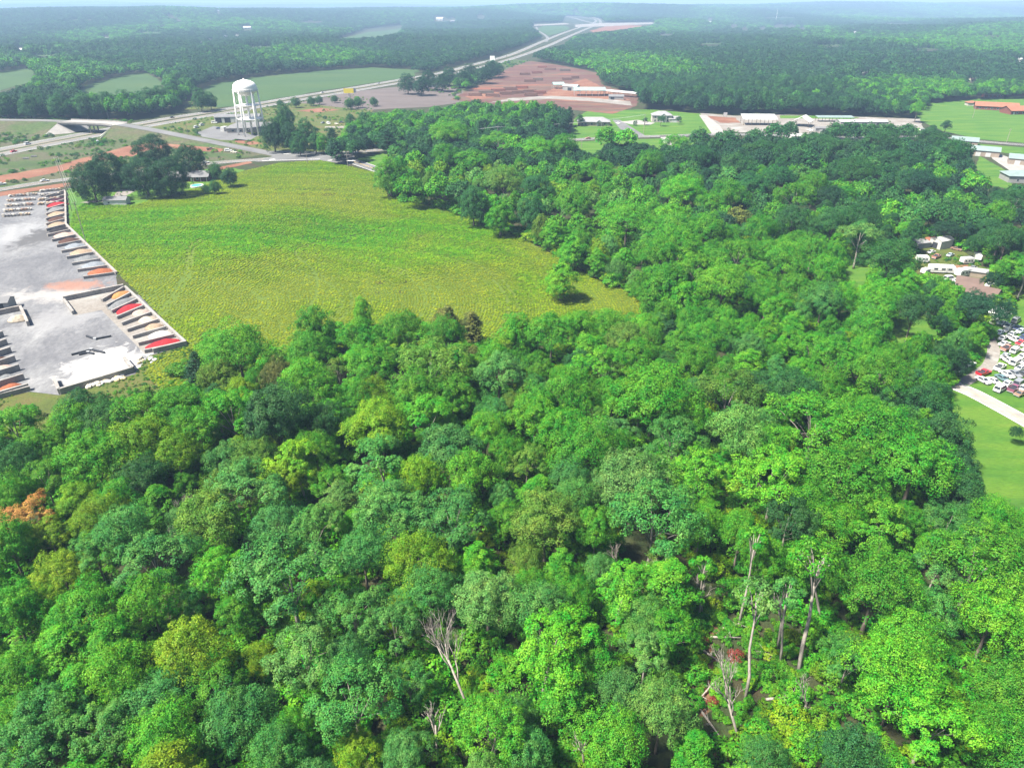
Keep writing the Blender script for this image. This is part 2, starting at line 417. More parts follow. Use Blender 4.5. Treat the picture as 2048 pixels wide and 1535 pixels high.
# ------------------------------------------------------------------ ground and sheets
def rough_edge(pts, step, amp, seed):
    out = []
    n = len(pts)
    for i in range(n):
        a, b = Vector(pts[i]), Vector(pts[(i + 1) % n])
        L = (b - a).length
        k = max(1, min(60, int(L / step)))
        for j in range(k):
            p = a.lerp(b, j / k)
            d = Vector((noise.noise(Vector((p.x / step / 2.2, p.y / step / 2.2, seed))), noise.noise(Vector((p.x / step / 2.2, p.y / step / 2.2, seed + 9.1)))))
            e = Vector((noise.noise(Vector((p.x / step * 1.3, p.y / step * 1.3, seed + 3))), noise.noise(Vector((p.x / step * 1.3, p.y / step * 1.3, seed + 5)))))
            out.append(p + d * amp + e * amp * 0.4)
    return out
def sheet(name, px, mat, z, edge=0.0, cut=0.0, parent=None, seed=1.0):
    """a flush sheet on the ground inside a pixel outline"""
    pts = [Vector(G(a, b)[:2]) for a, b in px]
    if edge:
        pts = rough_edge(pts, edge * 2.0, edge, seed)
    bm = bmesh.new()
    vs = [bm.verts.new((p.x, p.y, 0)) for p in pts]
    f = bm.faces.new(vs)
    bmesh.ops.triangulate(bm, faces=[f])
    if cut:
        xs = [p.x for p in pts]; ys = [p.y for p in pts]
        for lo, hi, no in ((min(xs), max(xs), (1, 0, 0)), (min(ys), max(ys), (0, 1, 0))):
            q = lo + cut
            while q < hi:
                bmesh.ops.bisect_plane(bm, geom=bm.verts[:] + bm.edges[:] + bm.faces[:], plane_co=(q * no[0], q * no[1], 0), plane_no=no)
                q += cut
        co = np.array([v.co[:2] for v in bm.verts])
        hz = hgt(co[:, 0], co[:, 1])
        for v, h in zip(bm.verts, hz):
            v.co.z = h
    for v in bm.verts:
        v.co.z += z
    bmesh.ops.recalc_face_normals(bm, faces=bm.faces)
    me = bpy.data.meshes.new(name); bm.to_mesh(me); bm.free()
    if len(me.polygons) and me.polygons[0].normal.z < 0:
        me.flip_normals()
    me.materials.append(M[mat])
    o = bpy.data.objects.new(name, me); COL.objects.link(o); o.parent = parent
    if parent is None:
        tag(o, kind='structure')
    return o
def ribbon(name, pts, width, mat, z, parent=None, off=0.0, dash=None, t0=0.0, t1=1.0, thick=0.0):
    """a road, or a painted line off its centre, along ground points"""
    P = [Vector((p[0], p[1], (p[2] if len(p) > 2 else 0.0))) for p in pts]
    n = len(P); i0, i1 = int(t0 * (n - 1)), int(t1 * (n - 1))
    P = P[i0:i1 + 1]
    L, R = [], []
    for i, p in enumerate(P):
        d = P[min(i + 1, len(P) - 1)] - P[max(i - 1, 0)]
        d.z = 0; d.normalize()
        s = Vector((-d.y, d.x, 0))
        L.append(p + s * (off + width / 2)); R.append(p + s * (off - width / 2))
    mb = MB()
    for i in range(len(P) - 1):
        if dash and i % dash >= dash / 2:
            continue
        q = [L[i], R[i], R[i + 1], L[i + 1]]
        mb.add([(v.x, v.y, v.z + z) for v in q], [(0, 1, 2, 3)])
    o = mb.build(name, mat, parent)
    if parent is None:
        tag(o, kind='structure')
    return o
def dense(pts, step):
    out = []
    for a, b in zip(pts[:-1], pts[1:]):
        a, b = Vector(a), Vector(b)
        k = max(1, int((b - a).length / step))
        out += [tuple(a.lerp(b, j / k)) for j in range(k)]
    return out + [tuple(pts[-1])]

# one sheet of ground to the horizon
rows = [20.0]
while rows[-1] < 34000:
    rows.append(rows[-1] * (1.035 if rows[-1] > 700 else 1.03) + 2)
gv, gf = [], []
NCOL = 90
for ry in rows:
    w = ry * 0.95 + 160
    for k in range(NCOL + 1):
        gv.append((w * (2 * k / NCOL - 1), ry))
ga = np.array(gv); gh = hgt(ga[:, 0], ga[:, 1])
for r in range(len(rows) - 1):
    for k in range(NCOL):
        a = r * (NCOL + 1) + k
        gf.append((a, a + 1, a + NCOL + 2, a + NCOL + 1))
mb = MB(); mb.v = [(x, y, h) for (x, y), h in zip(gv, gh)]; mb.f = gf
tag(mb.build('ground', 'floor', smooth=True), kind='structure')
w0 = rows[0] * 0.95 + 160
tag(MB().add([(-w0, -120, 0), (w0, -120, 0), (w0, 20, 0), (-w0, 20, 0)], [(0, 1, 2, 3)]).build('ground', 'floor'), kind='structure')

FIELD = [(165, 408), (215, 404), (262, 412), (330, 392), (400, 374), (470, 346), (560, 326), (640, 321), (700, 333), (762, 348), (775, 392), (850, 405), (960, 437), (1060, 485), (1105, 508), (1190, 555), (1275, 588), (1300, 650), (1150, 668), (1000, 700), (900, 690), (800, 690), (700, 690), (620, 712), (540, 735), (470, 745), (395, 762), (330, 785), (290, 750), (305, 716), (380, 694), (268, 577), (245, 556), (140, 455), (146, 425)]
FIELD_SEE = [(165, 408), (215, 404), (262, 412), (330, 392), (400, 374), (470, 346), (560, 326), (640, 321), (700, 333), (762, 348), (768, 395), (850, 410), (960, 440), (1060, 485), (1100, 505), (1190, 552), (1270, 588), (1285, 630), (1150, 630), (1010, 672), (960, 690), (900, 640), (850, 640), (770, 636), (700, 640), (640, 640), (560, 700), (470, 672), (420, 660), (372, 690), (268, 577), (245, 556), (140, 455), (146, 425)]
VERGE = [(-260, 850), (0, 797), (60, 783), (118, 790), (200, 768), (270, 748), (297, 712), (374, 690), (450, 690), (430, 760), (400, 800), (250, 830), (150, 850), (60, 860), (-260, 930)]
VERGE_SEE = [(-60, 812), (0, 797), (60, 783), (118, 790), (200, 768), (270, 748), (297, 712), (374, 690), (400, 690), (375, 750), (335, 785), (250, 800), (170, 796), (110, 806), (0, 818), (-60, 830)]
YARD = [(-330, 440), (-100, 405), (0, 392), (60, 386), (130, 379), (133, 452), (236, 552), (262, 573), (374, 690), (297, 712), (270, 748), (118, 790), (60, 783), (0, 797), (-260, 850), (-420, 640)]
HOUSEYARD = [(134, 378), (200, 369), (330, 352), (445, 333), (490, 340), (470, 352), (400, 378), (330, 396), (258, 418), (165, 414), (140, 455)]
WEST = [(-420, 250), (0, 234), (130, 236), (240, 240), (400, 262), (545, 306), (430, 326), (140, 360), (0, 380), (-300, 425), (-560, 470)]
WEST_SEE = [(-420, 238), (0, 238), (130, 238), (240, 240), (400, 270), (545, 306), (430, 326), (140, 360), (0, 380), (-300, 425)]
CLAY1 = [(-60, 366), (0, 352), (60, 341), (120, 331), (165, 316), (215, 303), (262, 291), (300, 287), (360, 285), (430, 289), (455, 294), (440, 304), (400, 302), (335, 296), (292, 302), (268, 313), (195, 321), (130, 342), (60, 356), (0, 366), (-60, 380)]
TOWER_LOT = [(240, 252), (342, 246), (444, 230), (581, 206), (700, 188), (760, 205), (730, 240), (700, 262), (760, 296), (640, 305), (560, 309), (480, 297), (400, 282), (290, 260)]
TOWER_SEE = [(240, 252), (342, 246), (444, 230), (581, 206), (700, 188), (742, 205), (715, 232), (690, 262), (640, 285), (640, 305), (560, 309), (480, 297), (400, 282), (290, 260)]
GREYLOT = [(392, 266), (428, 252), (475, 262), (515, 272), (497, 282), (440, 280), (405, 274)]
MEADOW1 = [(385, 200), (395, 182), (425, 168), (520, 153), (640, 142), (740, 135), (838, 140), (830, 153), (700, 173), (560, 196), (444, 216), (400, 210)]
MEADOW2 = [(150, 185), (180, 168), (225, 156), (290, 146), (320, 160), (330, 185), (200, 192)]
MEADOW3 = [(-80, 152), (0, 147), (40, 138), (66, 142), (66, 162), (0, 182), (-80, 195)]
MEADOW4 = [(670, 80), (735, 58), (806, 50), (802, 64), (755, 76)]
MEADOW5 = [(365, 202), (430, 206), (440, 216), (370, 220)]
BROWN = [(600, 206), (700, 184), (830, 170), (890, 168), (932, 184), (935, 203), (860, 214), (740, 220), (680, 215)]
LOGYARD = [(900, 200), (1020, 135), (1060, 122), (1110, 129), (1192, 144), (1205, 170), (1275, 190), (1275, 212), (1225, 228), (1130, 218), (1050, 210), (980, 208)]
SLOPE = [(840, 176), (905, 153), (976, 135), (1024, 118), (1060, 122), (1020, 137), (900, 200), (935, 203)]
LAWN1 = [(1140, 270), (1150, 236), (1175, 222), (1300, 219), (1405, 228), (1452, 264), (1400, 268), (1290, 272), (1140, 278)]
LAWN1B = [(1040, 300), (1140, 284), (1230, 280), (1330, 277), (1400, 274), (1420, 285), (1330, 300), (1200, 312), (1100, 312)]
STORAGE = [(1398, 226), (1470, 232), (1560, 230), (1720, 234), (1840, 238), (1850, 268), (1720, 271), (1620, 269), (1480, 265), (1446, 262)]
CLAY2 = [(1412, 232), (1470, 236), (1482, 246), (1440, 246)]
LAWN2 = [(1828, 236), (1846, 208), (1940, 199), (2048, 192), (2300, 184), (2300, 306), (2060, 287), (1960, 279), (1885, 262)]
LAWN2_SEE = [(1845, 240), (1850, 208), (1940, 200), (2048, 198), (2300, 190), (2300, 306), (2060, 287), (1960, 279), (1890, 262)]
LAWN2B = [(1915, 283), (1960, 288), (2060, 296), (2300, 315), (2300, 335), (2048, 312), (1985, 302)]
APRON = [(1975, 300), (2055, 328), (2200, 350), (2200, 385), (2050, 362), (1985, 318)]
LAWN2C = [(1960, 312), (2010, 340), (2030, 380), (1985, 372), (1950, 335)]
CAMP = [(1790, 530), (1820, 495), (1890, 478), (1935, 508), (1990, 558), (2040, 600), (1960, 640), (1890, 640), (1810, 610)]
CAMP_SEE = [(1826, 515), (1834, 486), (1890, 476), (1925, 500), (1962, 508), (1985, 555), (1990, 575), (1975, 600), (1935, 575), (1870, 550), (1835, 545)]
CARLOT = [(1880, 720), (1930, 640), (1945, 615), (2048, 588), (2300, 580), (2300, 960), (2100, 866), (2025, 826), (1905, 766)]
CARLOT_SEE = [(1905, 730), (1950, 722), (1990, 680), (1996, 625), (2048, 600), (2100, 600), (2100, 860), (2030, 826), (1908, 764)]
STRIP1 = [(1780, 570), (1830, 585), (1855, 640), (1895, 690), (1900, 740), (1860, 740), (1790, 700)]
STRIP1_SEE = [(1802, 592), (1822, 592), (1848, 640), (1886, 680), (1886, 705), (1840, 672), (1806, 680)]
STRIP2 = [(1660, 520), (1745, 520), (1745, 590), (1680, 590)]
STRIP2_SEE = [(1690, 532), (1728, 530), (1730, 572), (1702, 574)]
LAWN3 = [(1860, 770), (1905, 770), (2025, 832), (2100, 872), (2300, 985), (2300, 1250), (2050, 1120), (1950, 1060), (1890, 900)]
LAWN3_SEE = [(1895, 800), (1905, 775), (2030, 838), (2060, 850), (2060, 1035), (2010, 1025), (1978, 990), (1952, 900), (1925, 850)]
ISLAND = [(712, 318), (760, 306), (860, 296), (860, 330), (775, 342), (735, 331)]
ISLAND_SEE = [(712, 318), (750, 309), (775, 306), (775, 340), (735, 331)]
CLEAR = [FIELD_SEE, VERGE_SEE, YARD, HOUSEYARD, WEST_SEE, TOWER_SEE, MEADOW1, MEADOW2, MEADOW3, MEADOW4, MEADOW5, BROWN, LOGYARD, LAWN1, STORAGE, LAWN2_SEE, LAWN2B, APRON, LAWN2C, CAMP_SEE, CARLOT_SEE, STRIP1_SEE, STRIP2_SEE, LAWN3_SEE, ISLAND_SEE, [(1165, 296), (1150, 283), (1200, 279), (1205, 294)], [(1285, 288), (1300, 276), (1420, 272), (1430, 280), (1350, 290)], [(1066, 58), (1066, 47), (1125, 46), (1130, 32), (1160, 33), (1215, 46), (1310, 44), (1308, 49), (1215, 62), (1170, 68), (1100, 72)]]
FARM = [(90, 112, 60, 4), (520, 96, 70, 4), (300, 66, 60, 2.5), (620, 44, 70, 2), (1420, 88, 60, 4), (1660, 92, 70, 3.5), (1850, 100, 60, 4), (1980, 72, 70, 2.5), (1560, 36, 80, 1.6), (1330, 70, 40, 3), (160, 40, 80, 1.6), (1790, 48, 70, 2)]
FARM = [[(x - w * .5, y + h * .3), (x - w * .2, y - h * .6), (x + w * .3, y - h * .7), (x + w * .5, y), (x + w * .25, y + h * .6), (x - w * .25, y + h * .7)] for x, y, w, h in FARM]
CLEAR += FARM

sheet('meadow', MEADOW1, 'meadow', 0.10, 6, seed=2)
sheet('meadow', MEADOW2, 'meadow', 0.10, 6, cut=40, seed=3)
sheet('meadow', MEADOW3, 'meadow', 0.10, 6, cut=40, seed=4)
sheet('meadow', MEADOW4, 'meadow', 0.4, 10, cut=40, seed=5)
for i_, q_ in enumerate(FARM):
    sheet('meadow', q_, 'meadow', 0.5, 12, cut=60, seed=70 + i_)
sheet('meadow', MEADOW5, 'verge', 0.10, 4, seed=6)
sheet('roadside_ground', WEST, 'scrub', 0.02, 2, seed=7)
sheet('roadside_ground', TOWER_LOT, 'verge', 0.04, 1.5, seed=8)
sheet('roadside_ground', SLOPE, 'scrub', 0.05, 3, seed=9)
sheet('brown_field', BROWN, 'brown_earth', 0.08, 3, seed=10)
sheet('log_yard', LOGYARD, 'bark_mulch', 0.09, 3, seed=11)
sheet('clay_ground', CLAY1, 'clay', 0.06, 2.5, seed=12)
sheet('house_yard', HOUSEYARD, 'lawn', 0.03, 0.8, seed=13)
sheet('rough_grass', VERGE, 'verge', 0.02, 0.8, seed=14)
sheet('crop_field', FIELD, 'field_soil', 0.035, 0.6, cut=9, seed=15)
sheet('yard_slab', YARD, 'slab', 0.05)
sheet('lawn', LAWN1, 'lawn', 0.05, 1.5, seed=16)
sheet('lawn', LAWN1B, 'lawn', 0.03, 1.0, seed=17)
sheet('gravel_yard', STORAGE, 'gravel_white', 0.07, 1.5, seed=18)
sheet('lawn', [(1560, 231), (1640, 232), (1720, 235), (1700, 239), (1620, 237), (1560, 237)], 'lawn', 0.09, 1.0, seed=62)
sheet('lawn', [(1760, 256), (1845, 256), (1848, 266), (1770, 268)], 'lawn', 0.09, 1.0, seed=63)
sheet('clay_ground', CLAY2, 'clay', 0.09, 1.5, seed=19)
sheet('lawn', LAWN2, 'lawn', 0.03, 1.0, seed=20)
sheet('lawn', LAWN2B, 'lawn', 0.04, 0.8, seed=21)
sheet('lawn', LAWN2C, 'lawn', 0.03, 0.8, seed=22)
sheet('concrete_apron', APRON, 'concrete', 0.06)
sheet('rough_grass', CAMP, 'verge', 0.03, 0.8, seed=23)
sheet('rough_grass', CARLOT, 'lawn', 0.03, 0.8, seed=24)
sheet('lawn', STRIP1, 'lawn', 0.02, 0.8, seed=25)
sheet('lawn', STRIP2, 'lawn', 0.02, 0.8, seed=26)
sheet('lawn', LAWN3, 'lawn', 0.02, 0.8, seed=27)
sheet('lawn', ISLAND, 'lawn', 0.04, 0.4, seed=28)
sheet('parking_lot', GREYLOT, 'asphalt', 0.07)
# smaller patches of bare earth and pale gravel
sheet('clay_ground', [(1900, 540), (1912, 531), (1938, 530), (1944, 540), (1920, 546)], 'clay', 0.05, 0.6, seed=29)
sheet('clay_ground', [(1150, 165), (1170, 157), (1200, 172), (1230, 190), (1262, 200), (1210, 205), (1130, 202), (1080, 196), (1100, 180)], 'clay', 0.14, 3, seed=30)
sheet('clay_ground', [(930, 193), (985, 183), (1010, 188), (980, 197), (945, 200)], 'clay', 0.14, 2.5, seed=31)
sheet('gravel_track', [(975, 206), (1020, 197), (1100, 192), (1180, 196), (1260, 203), (1265, 212), (1180, 203), (1100, 198), (1030, 202)], 'gravel_white', 0.17, 1.5, seed=32)
sheet('driveway', [(1225, 240), (1240, 240), (1275, 262), (1290, 271), (1262, 272), (1240, 258)], 'asphalt', 0.08)
sheet('driveway', [(1240, 244), (1275, 240), (1310, 246), (1300, 250), (1262, 249)], 'concrete', 0.10)
sheet('driveway', [(1320, 272), (1336, 272), (1344, 290), (1326, 290)], 'concrete', 0.09)
sheet('driveway', [(1398, 230), (1412, 230), (1440, 252), (1450, 268), (1424, 268)], 'concrete', 0.11)
sheet('clay_ground', [(430, 336), (500, 322), (505, 326), (440, 340)], 'clay', 0.07, 0.7, seed=34)
sheet('clay_ground', [(-60, 392), (0, 384), (60, 376), (140, 365), (142, 372), (60, 384), (0, 393), (-60, 402)], 'clay', 0.07, 0.7, seed=35)
sheet('clay_ground', [(470, 278), (500, 281), (525, 287), (500, 290), (470, 285)], 'clay', 0.07, 1.0, seed=36)
sheet('dry_grass_strip', [(640, 304), (700, 290), (770, 284), (800, 290), (760, 297), (700, 303)], 'verge', 0.06, 1.0, seed=37)
sheet('gravel_drive', [(160, 405), (180, 402), (215, 400), (225, 395), (235, 382), (262, 375), (275, 380), (255, 390), (225, 404), (190, 408)], 'gravel_white', 0.05, 0.5, seed=38)
sheet('gravel_drive', [(700, 252), (715, 253), (718, 262), (700, 272), (690, 270), (704, 262), (690, 256), (650, 256), (650, 253)], 'gravel_white', 0.07, 0.6, seed=39)
sheet('tilled_earth', [(590, 222), (640, 216), (680, 220), (640, 225)], 'clay', 0.07, 2.0, seed=40)
dirt = smooth(gp([(1926, 766), (1960, 745), (1978, 730), (1987, 705), (1985, 690), (1975, 670)]), 6)
ribbon('gravel_drive', dirt, 3.4, 'gravel_white', 0.06)

# roads
def road(name, pts, width, mat, z, lines=()):
    o = ribbon(name, pts, width, mat, z)
    for off, w, m, dash, t0, t1 in lines:
        ribbon('lane_marking', dense(pts, 3.0), w, m, z + 0.02, o, off, dash, t0, t1)
    return o
road('highway', HWY_N, 13, 'concrete_road', 0.12, [(4.6, 0.25, 'line_white', None, 0, 1), (-4.6, 0.25, 'line_yellow', None, 0, 1)])
road('highway', HWY_S, 13, 'concrete_road', 0.12, [(4.6, 0.25, 'line_yellow', None, 0, 1), (-4.6, 0.25, 'line_white', None, 0, 1)])
ribbon('highway_median', [((a[0] + b[0]) / 2, (a[1] + b[1]) / 2) for a, b in zip(HWY_N, HWY_S)], 3.0, 'scrub', 0.20)
road('slip_road', RAMP, 8, 'concrete_road', 0.16)
sheet('gravel_ground', [(1150, 50), (1200, 46.5), (1305, 45.5), (1305, 48.5), (1220, 53), (1150, 55)], 'gravel_white', 0.34, 8, seed=91)
sheet('gravel_ground', [(1066, 50), (1130, 46.5), (1140, 49), (1068, 52.5)], 'gravel_white', 0.34, 8, seed=92)
ribbon('slip_road', smooth(gp([(1132, 33), (1150, 37), (1175, 44), (1200, 49)]), 6), 18, 'concrete_road', 0.26)
road('cross_road', CROSS, 20, 'concrete_road', 0.24)
sheet('clay_ground', [(1180, 62), (1215, 52), (1262, 51), (1295, 52), (1240, 60), (1190, 68)], 'clay', 0.3, 8, seed=41)
sheet('meadow', [(1075, 60), (1085, 52), (1130, 52), (1140, 58), (1120, 66), (1098, 72)], 'meadow', 0.3, 8, seed=42)
road('country_road', W_ROAD, 8.6, 'asphalt', 0.09, [(3.7, 0.18, 'line_white', None, 0.0, 0.40), (-3.7, 0.18, 'line_white', None, 0, 0.30), (-3.7, 0.18, 'line_white', None, 0.5, 1), (3.7, 0.18, 'line_white', None, 0.46, 1), (0.16, 0.14, 'line_yellow', None, 0, 0.38), (-0.16, 0.14, 'line_yellow', None, 0, 0.38), (0.16, 0.14, 'line_yellow', None, 0.48, 1)])
road('side_road', SE_ROAD, 10.0, 'asphalt', 0.105, [(4.4, 0.2, 'line_white', None, 0.15, 1), (-4.4, 0.25, 'line_white', None, 0.1, 1), (0.2, 0.16, 'line_yellow', None, 0.3, 1), (-0.2, 0.16, 'line_yellow', None, 0.3, 1)])
sheet('road_junction', [(520, 303), (560, 302), (640, 304), (705, 306), (712, 318), (700, 330), (640, 321), (560, 322), (510, 324), (545, 313)], 'asphalt', 0.125)
for q in ([(548, 309), (600, 306), (600, 306.5), (548, 309.6)], [(524, 322), (640, 318), (640, 318.3), (524, 322.4)], [(655, 321), (712, 316), (712, 316.4), (656, 321.5)], [(560, 303), (630, 305), (630, 305.3), (560, 303.4)], [(548, 302.5), (562, 300.5), (564, 301.5), (550, 303.8)], [(538, 319.5), (548, 317.5), (552, 319), (540, 321)], [(698, 304), (716, 302), (718, 304.5), (700, 306.5)], [(690, 321), (706, 318), (712, 322), (700, 325)]):
    cy_ = sum(v[1] for v in q) / 4
    sheet('painted_marking', [(v[0], v[1] + (cy_ - v[1]) * (.55 if max(u[0] for u in q) - min(u[0] for u in q) < 30 else 0)) for v in q], 'line_white', 0.15)
lot_r = road('lane_road', LOT_ROAD, 5.8, 'concrete', 0.08, [(2.6, 0.16, 'line_white', None, 0, 1), (-2.6, 0.2, 'line_white', None, 0, 1), (0.1, 0.1, 'line_yellow', None, 0, 1)])
# ------------------------------------------------------------------ tree prototypes
def unit(v):
    return v / (np.linalg.norm(v, axis=-1, keepdims=True) + 1e-9)
def leaf_mesh(name, P, Nn, size, mat, aspect=0.62, up=0.25, ran=0.85):
    """one small folded leaf clump per point, faces turned roughly along the given outward directions"""
    n = len(P)
    card = unit(Nn * 0.9 + rng.normal(0, ran / 1.7, (n, 3)) + np.array([0, 0, up]))
    t = unit(np.cross(card, rng.normal(0, 1, (n, 3))))
    b = np.cross(card, t)
    s = size * rng.uniform(0.5, 1.5, (n, 1))
    a = P + t * s * 0.5; c = P - t * s * 0.5
    fold = card * s * 0.14
    d = P + b * s * 0.5 * aspect - fold; e = P - b * s * 0.5 * aspect - fold
    V = np.stack([a, d, c, e], 1).reshape(-1, 3)
    me = bpy.data.meshes.new(name)
    me.vertices.add(4 * n); me.loops.add(4 * n); me.polygons.add(n)
    me.vertices.foreach_set('co', V.ravel())
    me.loops.foreach_set('vertex_index', np.arange(4 * n, dtype=np.int32))
    me.polygons.foreach_set('loop_start', np.arange(0, 4 * n, 4, dtype=np.int32))
    me.polygons.foreach_set('use_smooth', np.ones(n, bool))
    me.update()
    vn = unit(Nn * 0.65 + card * 0.8)
    me.normals_split_custom_set_from_vertices(np.repeat(vn, 4, axis=0).tolist())
    me.materials.append(M[mat])
    return me
def lumps_dome(rx, rz, cz, nl, lr, low=-0.35, jit=0.16, point=0.0):
    """centres and radii of foliage lumps over an egg-shaped crown"""
    C, R = [], []
    g = math.pi * (3 - math.sqrt(5))
    for i in range(nl):
        zz = 1 - (1 - low) * (i + 0.5) / nl
        rr = math.sqrt(max(0, 1 - zz * zz))
        a = i * g + rng.uniform(-0.5, 0.5)
        k = rng.uniform(0.66, 0.98) * (1 + rng.uniform(-jit, jit))
        w = 1.0
        if point > 0 and zz > 0:
            rr *= (1 - point * zz)
        C.append((math.cos(a) * rr * rx * k, math.sin(a) * rr * rx * k, cz + zz * rz * k))
        R.append(lr * rng.uniform(0.70, 1.25) * w)
    return np.array(C), np.array(R)
def lump_points(C, R, per, center, flat=0.85, shell=0.72):
    P, Nn = [], []
    for c, r in zip(C, R):
        m = max(8, int(per * (r / R.mean()) ** 2))
        d = unit(rng.normal(0, 1, (m, 3)))
        out = unit(c - center)
        # keep the outer and upper side of every lump
        keep = (d @ out) * 0.8 + d[:, 2] * 0.6 > rng.uniform(-0.55, 0.15, m)
        d = d[keep]
        rad = rng.uniform(shell, 1.04, (len(d), 1))
        # small knobs on the lump
        kn = np.array([noise.noise(Vector(tuple(q * 2.3 + c))) for q in d])[:, None]
        p = c + d * r * (rad + kn * 0.28) * np.array([1, 1, flat])
        P.append(p); Nn.append(unit(d * 0.8 + out * 0.45))
    return np.concatenate(P), np.concatenate(Nn)
def limbs(mb, base_r, H, targets, bend=0.5, lean=(0, 0), first=0.4):
    top = Vector((lean[0], lean[1], H))
    pts = [Vector((0, 0, -0.4))] + [Vector((lean[0] * t + random.uniform(-.15, .15) * bend, lean[1] * t + random.uniform(-.15, .15) * bend, H * t)) for t in (0.12, 0.35, 0.6, 0.82, 1.0)]
    rad = [base_r * k for k in (1.25, 1.0, 0.8, 0.58, 0.32, 0.12)]
    mb.tube(pts, rad, 7)
    for tg in targets:
        tg = Vector(tg)
        s = random.uniform(first, 0.75)
        st = Vector((lean[0] * s, lean[1] * s, H * s))
        if tg.z < st.z + 0.5:
            st.z = max(H * 0.25, tg.z - 1.5)
        md = st.lerp(tg, 0.5) + Vector((0, 0, 0.5))
        r = base_r * (0.85 - s * 0.7)
        mb.tube([st, md, st.lerp(tg, 0.92)], [r * 0.6, r * 0.38, r * 0.12], 5)
PROTO = {}
def add_proto(key, crown, trunk_mb, radius, height, bark='bark'):
    tm = bpy.data.meshes.new('trunk')
    tm.from_pydata(trunk_mb.v, [], trunk_mb.f)
    tm.polygons.foreach_set('use_smooth', [True] * len(tm.polygons))
    tm.materials.append(M[bark])
    PROTO[key] = (crown, tm, radius, height)
def make_dome(key, rx, rz, cz, nl, lr, per, leaf, mat='leaf', low=-0.35, point=0.0, flat=0.85, H=None, base=0.32, bark='bark', lean=(0, 0), shell=0.72, nlimb=9):
    C, R = lumps_dome(rx, rz, cz, nl, lr, low, point=point)
    C[:, 0] += lean[0]; C[:, 1] += lean[1]
    ctr = np.array([lean[0], lean[1], cz - rz * 0.25])
    P, Nn = lump_points(C, R, per, ctr, flat, shell)
    cm = leaf_mesh('crown', P, Nn, leaf, mat)
    mb = MB()
    idx = rng.choice(len(C), min(nlimb, len(C)), replace=False)
    limbs(mb, base, cz + rz * 0.3, [tuple(C[i]) for i in idx], lean=lean)
    add_proto(key, cm, mb, rx * 1.02, cz + rz, bark)

def make_tree(key, rx, rz, cz, ns, per, leaf, mat='leaf', low=-0.3, point=0.0, base=0.32, bark='bark', sub=0.46, nl=13, flat=0.95, nlimb=12, lean=(0, 0), seed=0, spread=0.62):
    """a crown of several sub-crowns of uneven size and height, each of them a cluster of leafy lumps"""
    S = []
    g = math.pi * (3 - math.sqrt(5)); a0 = rng.uniform(0, 6.28)
    for i in range(ns):
        zz = 1 - (1 - low) * (i + 0.35) / ns
        rr = math.sqrt(max(0, 1 - zz * zz)) * (1 - point * max(0, zz))
        a = a0 + i * g + rng.uniform(-0.45, 0.45)
        k = spread * rng.uniform(0.75, 1.25)
        sr = rx * sub * rng.uniform(0.68, 1.22) * (1 - 0.35 * point * max(0, zz))
        S.append((math.cos(a) * rr * rx * k, math.sin(a) * rr * rx * k, cz + zz * rz * (0.70 + rng.uniform(-0.14, 0.18)), sr))
    P, Nn, tg = [], [], []
    ctr = np.array([0, 0, cz - rz * 0.3])
    for x, y, z, sr in S:
        C, R = lumps_dome(sr, sr * (1.0 + 0.5 * point), 0, nl, sr * 0.40, -0.45, jit=0.22, point=point * 0.6)
        sc = np.array([x, y, z])
        p, n = lump_points(C, R, per, np.array([0, 0, -sr * 0.4]), flat, 0.62)
        P.append(p + sc); Nn.append(unit(n * 0.9 + unit(sc - ctr) * 0.3)); tg.append((x, y, z - sr * 0.2))
    P = np.concatenate(P); Nn = np.concatenate(Nn)
    P[:, 0] += lean[0]; P[:, 1] += lean[1]
    cm = leaf_mesh('crown', P, Nn, leaf, mat)
    mb = MB(); limbs(mb, base, cz + rz * 0.35, [(x + lean[0], y + lean[1], z) for x, y, z in tg[:nlimb]], lean=lean)
    add_proto(key, cm, mb, rx * 1.0, cz + rz, bark)

# close trees
make_tree('oak0', 6.0, 5.0, 9.4, 12, 228, 0.238)
make_tree('oak1', 6.2, 4.4, 9.0, 9, 285, 0.252, sub=0.52)
make_tree('oak2', 5.6, 5.6, 9.6, 15, 190, 0.223, sub=0.40)
make_tree('oak3', 6.2, 4.8, 9.0, 11, 247, 0.245, low=-0.15)
make_tree('oak4', 5.8, 5.0, 9.4, 8, 323, 0.259, sub=0.55, nl=15)
make_tree('oak5', 6.0, 5.4, 9.6, 17, 159, 0.223, sub=0.37, spread=0.72)
make_tree('pop0', 3.9, 6.6, 9.4, 13, 190, 0.223, point=0.45, low=-0.7, sub=0.5)
make_tree('pop1', 4.3, 6.0, 9.0, 11, 228, 0.230, point=0.35, low=-0.6, sub=0.52)
make_tree('pop2', 3.5, 7.2, 9.8, 15, 163, 0.216, point=0.55, low=-0.75, sub=0.46)
make_tree('loose0', 5.6, 4.8, 10.3, 9, 199, 0.238, low=-0.1, base=0.28, bark='bark_pale', sub=0.36, spread=0.82, nlimb=9)
make_tree('loose1', 4.8, 4.2, 11.2, 7, 199, 0.238, low=0.0, base=0.26, bark='bark_pale', sub=0.36, spread=0.85, lean=(1.2, 0.4), nlimb=7)
make_tree('loose2', 5.4, 5.4, 10.0, 12, 171, 0.230, low=-0.3, base=0.28, bark='bark_pale', sub=0.33, spread=0.85, nlimb=12)
make_tree('dark0', 7.0, 6.2, 6.6, 20, 247, 0.259, low=-0.85, base=0.42, sub=0.42)
make_tree('edge0', 4.4, 6.2, 6.4, 17, 190, 0.230, point=0.25, low=-0.93, sub=0.46)
make_tree('edge1', 5.2, 5.4, 5.8, 17, 209, 0.238, point=0.1, low=-0.9, sub=0.44)
make_dome('round0', 7.0, 6.2, 6.6, 150, 1.35, 330, 0.27, low=-0.9, base=0.42)
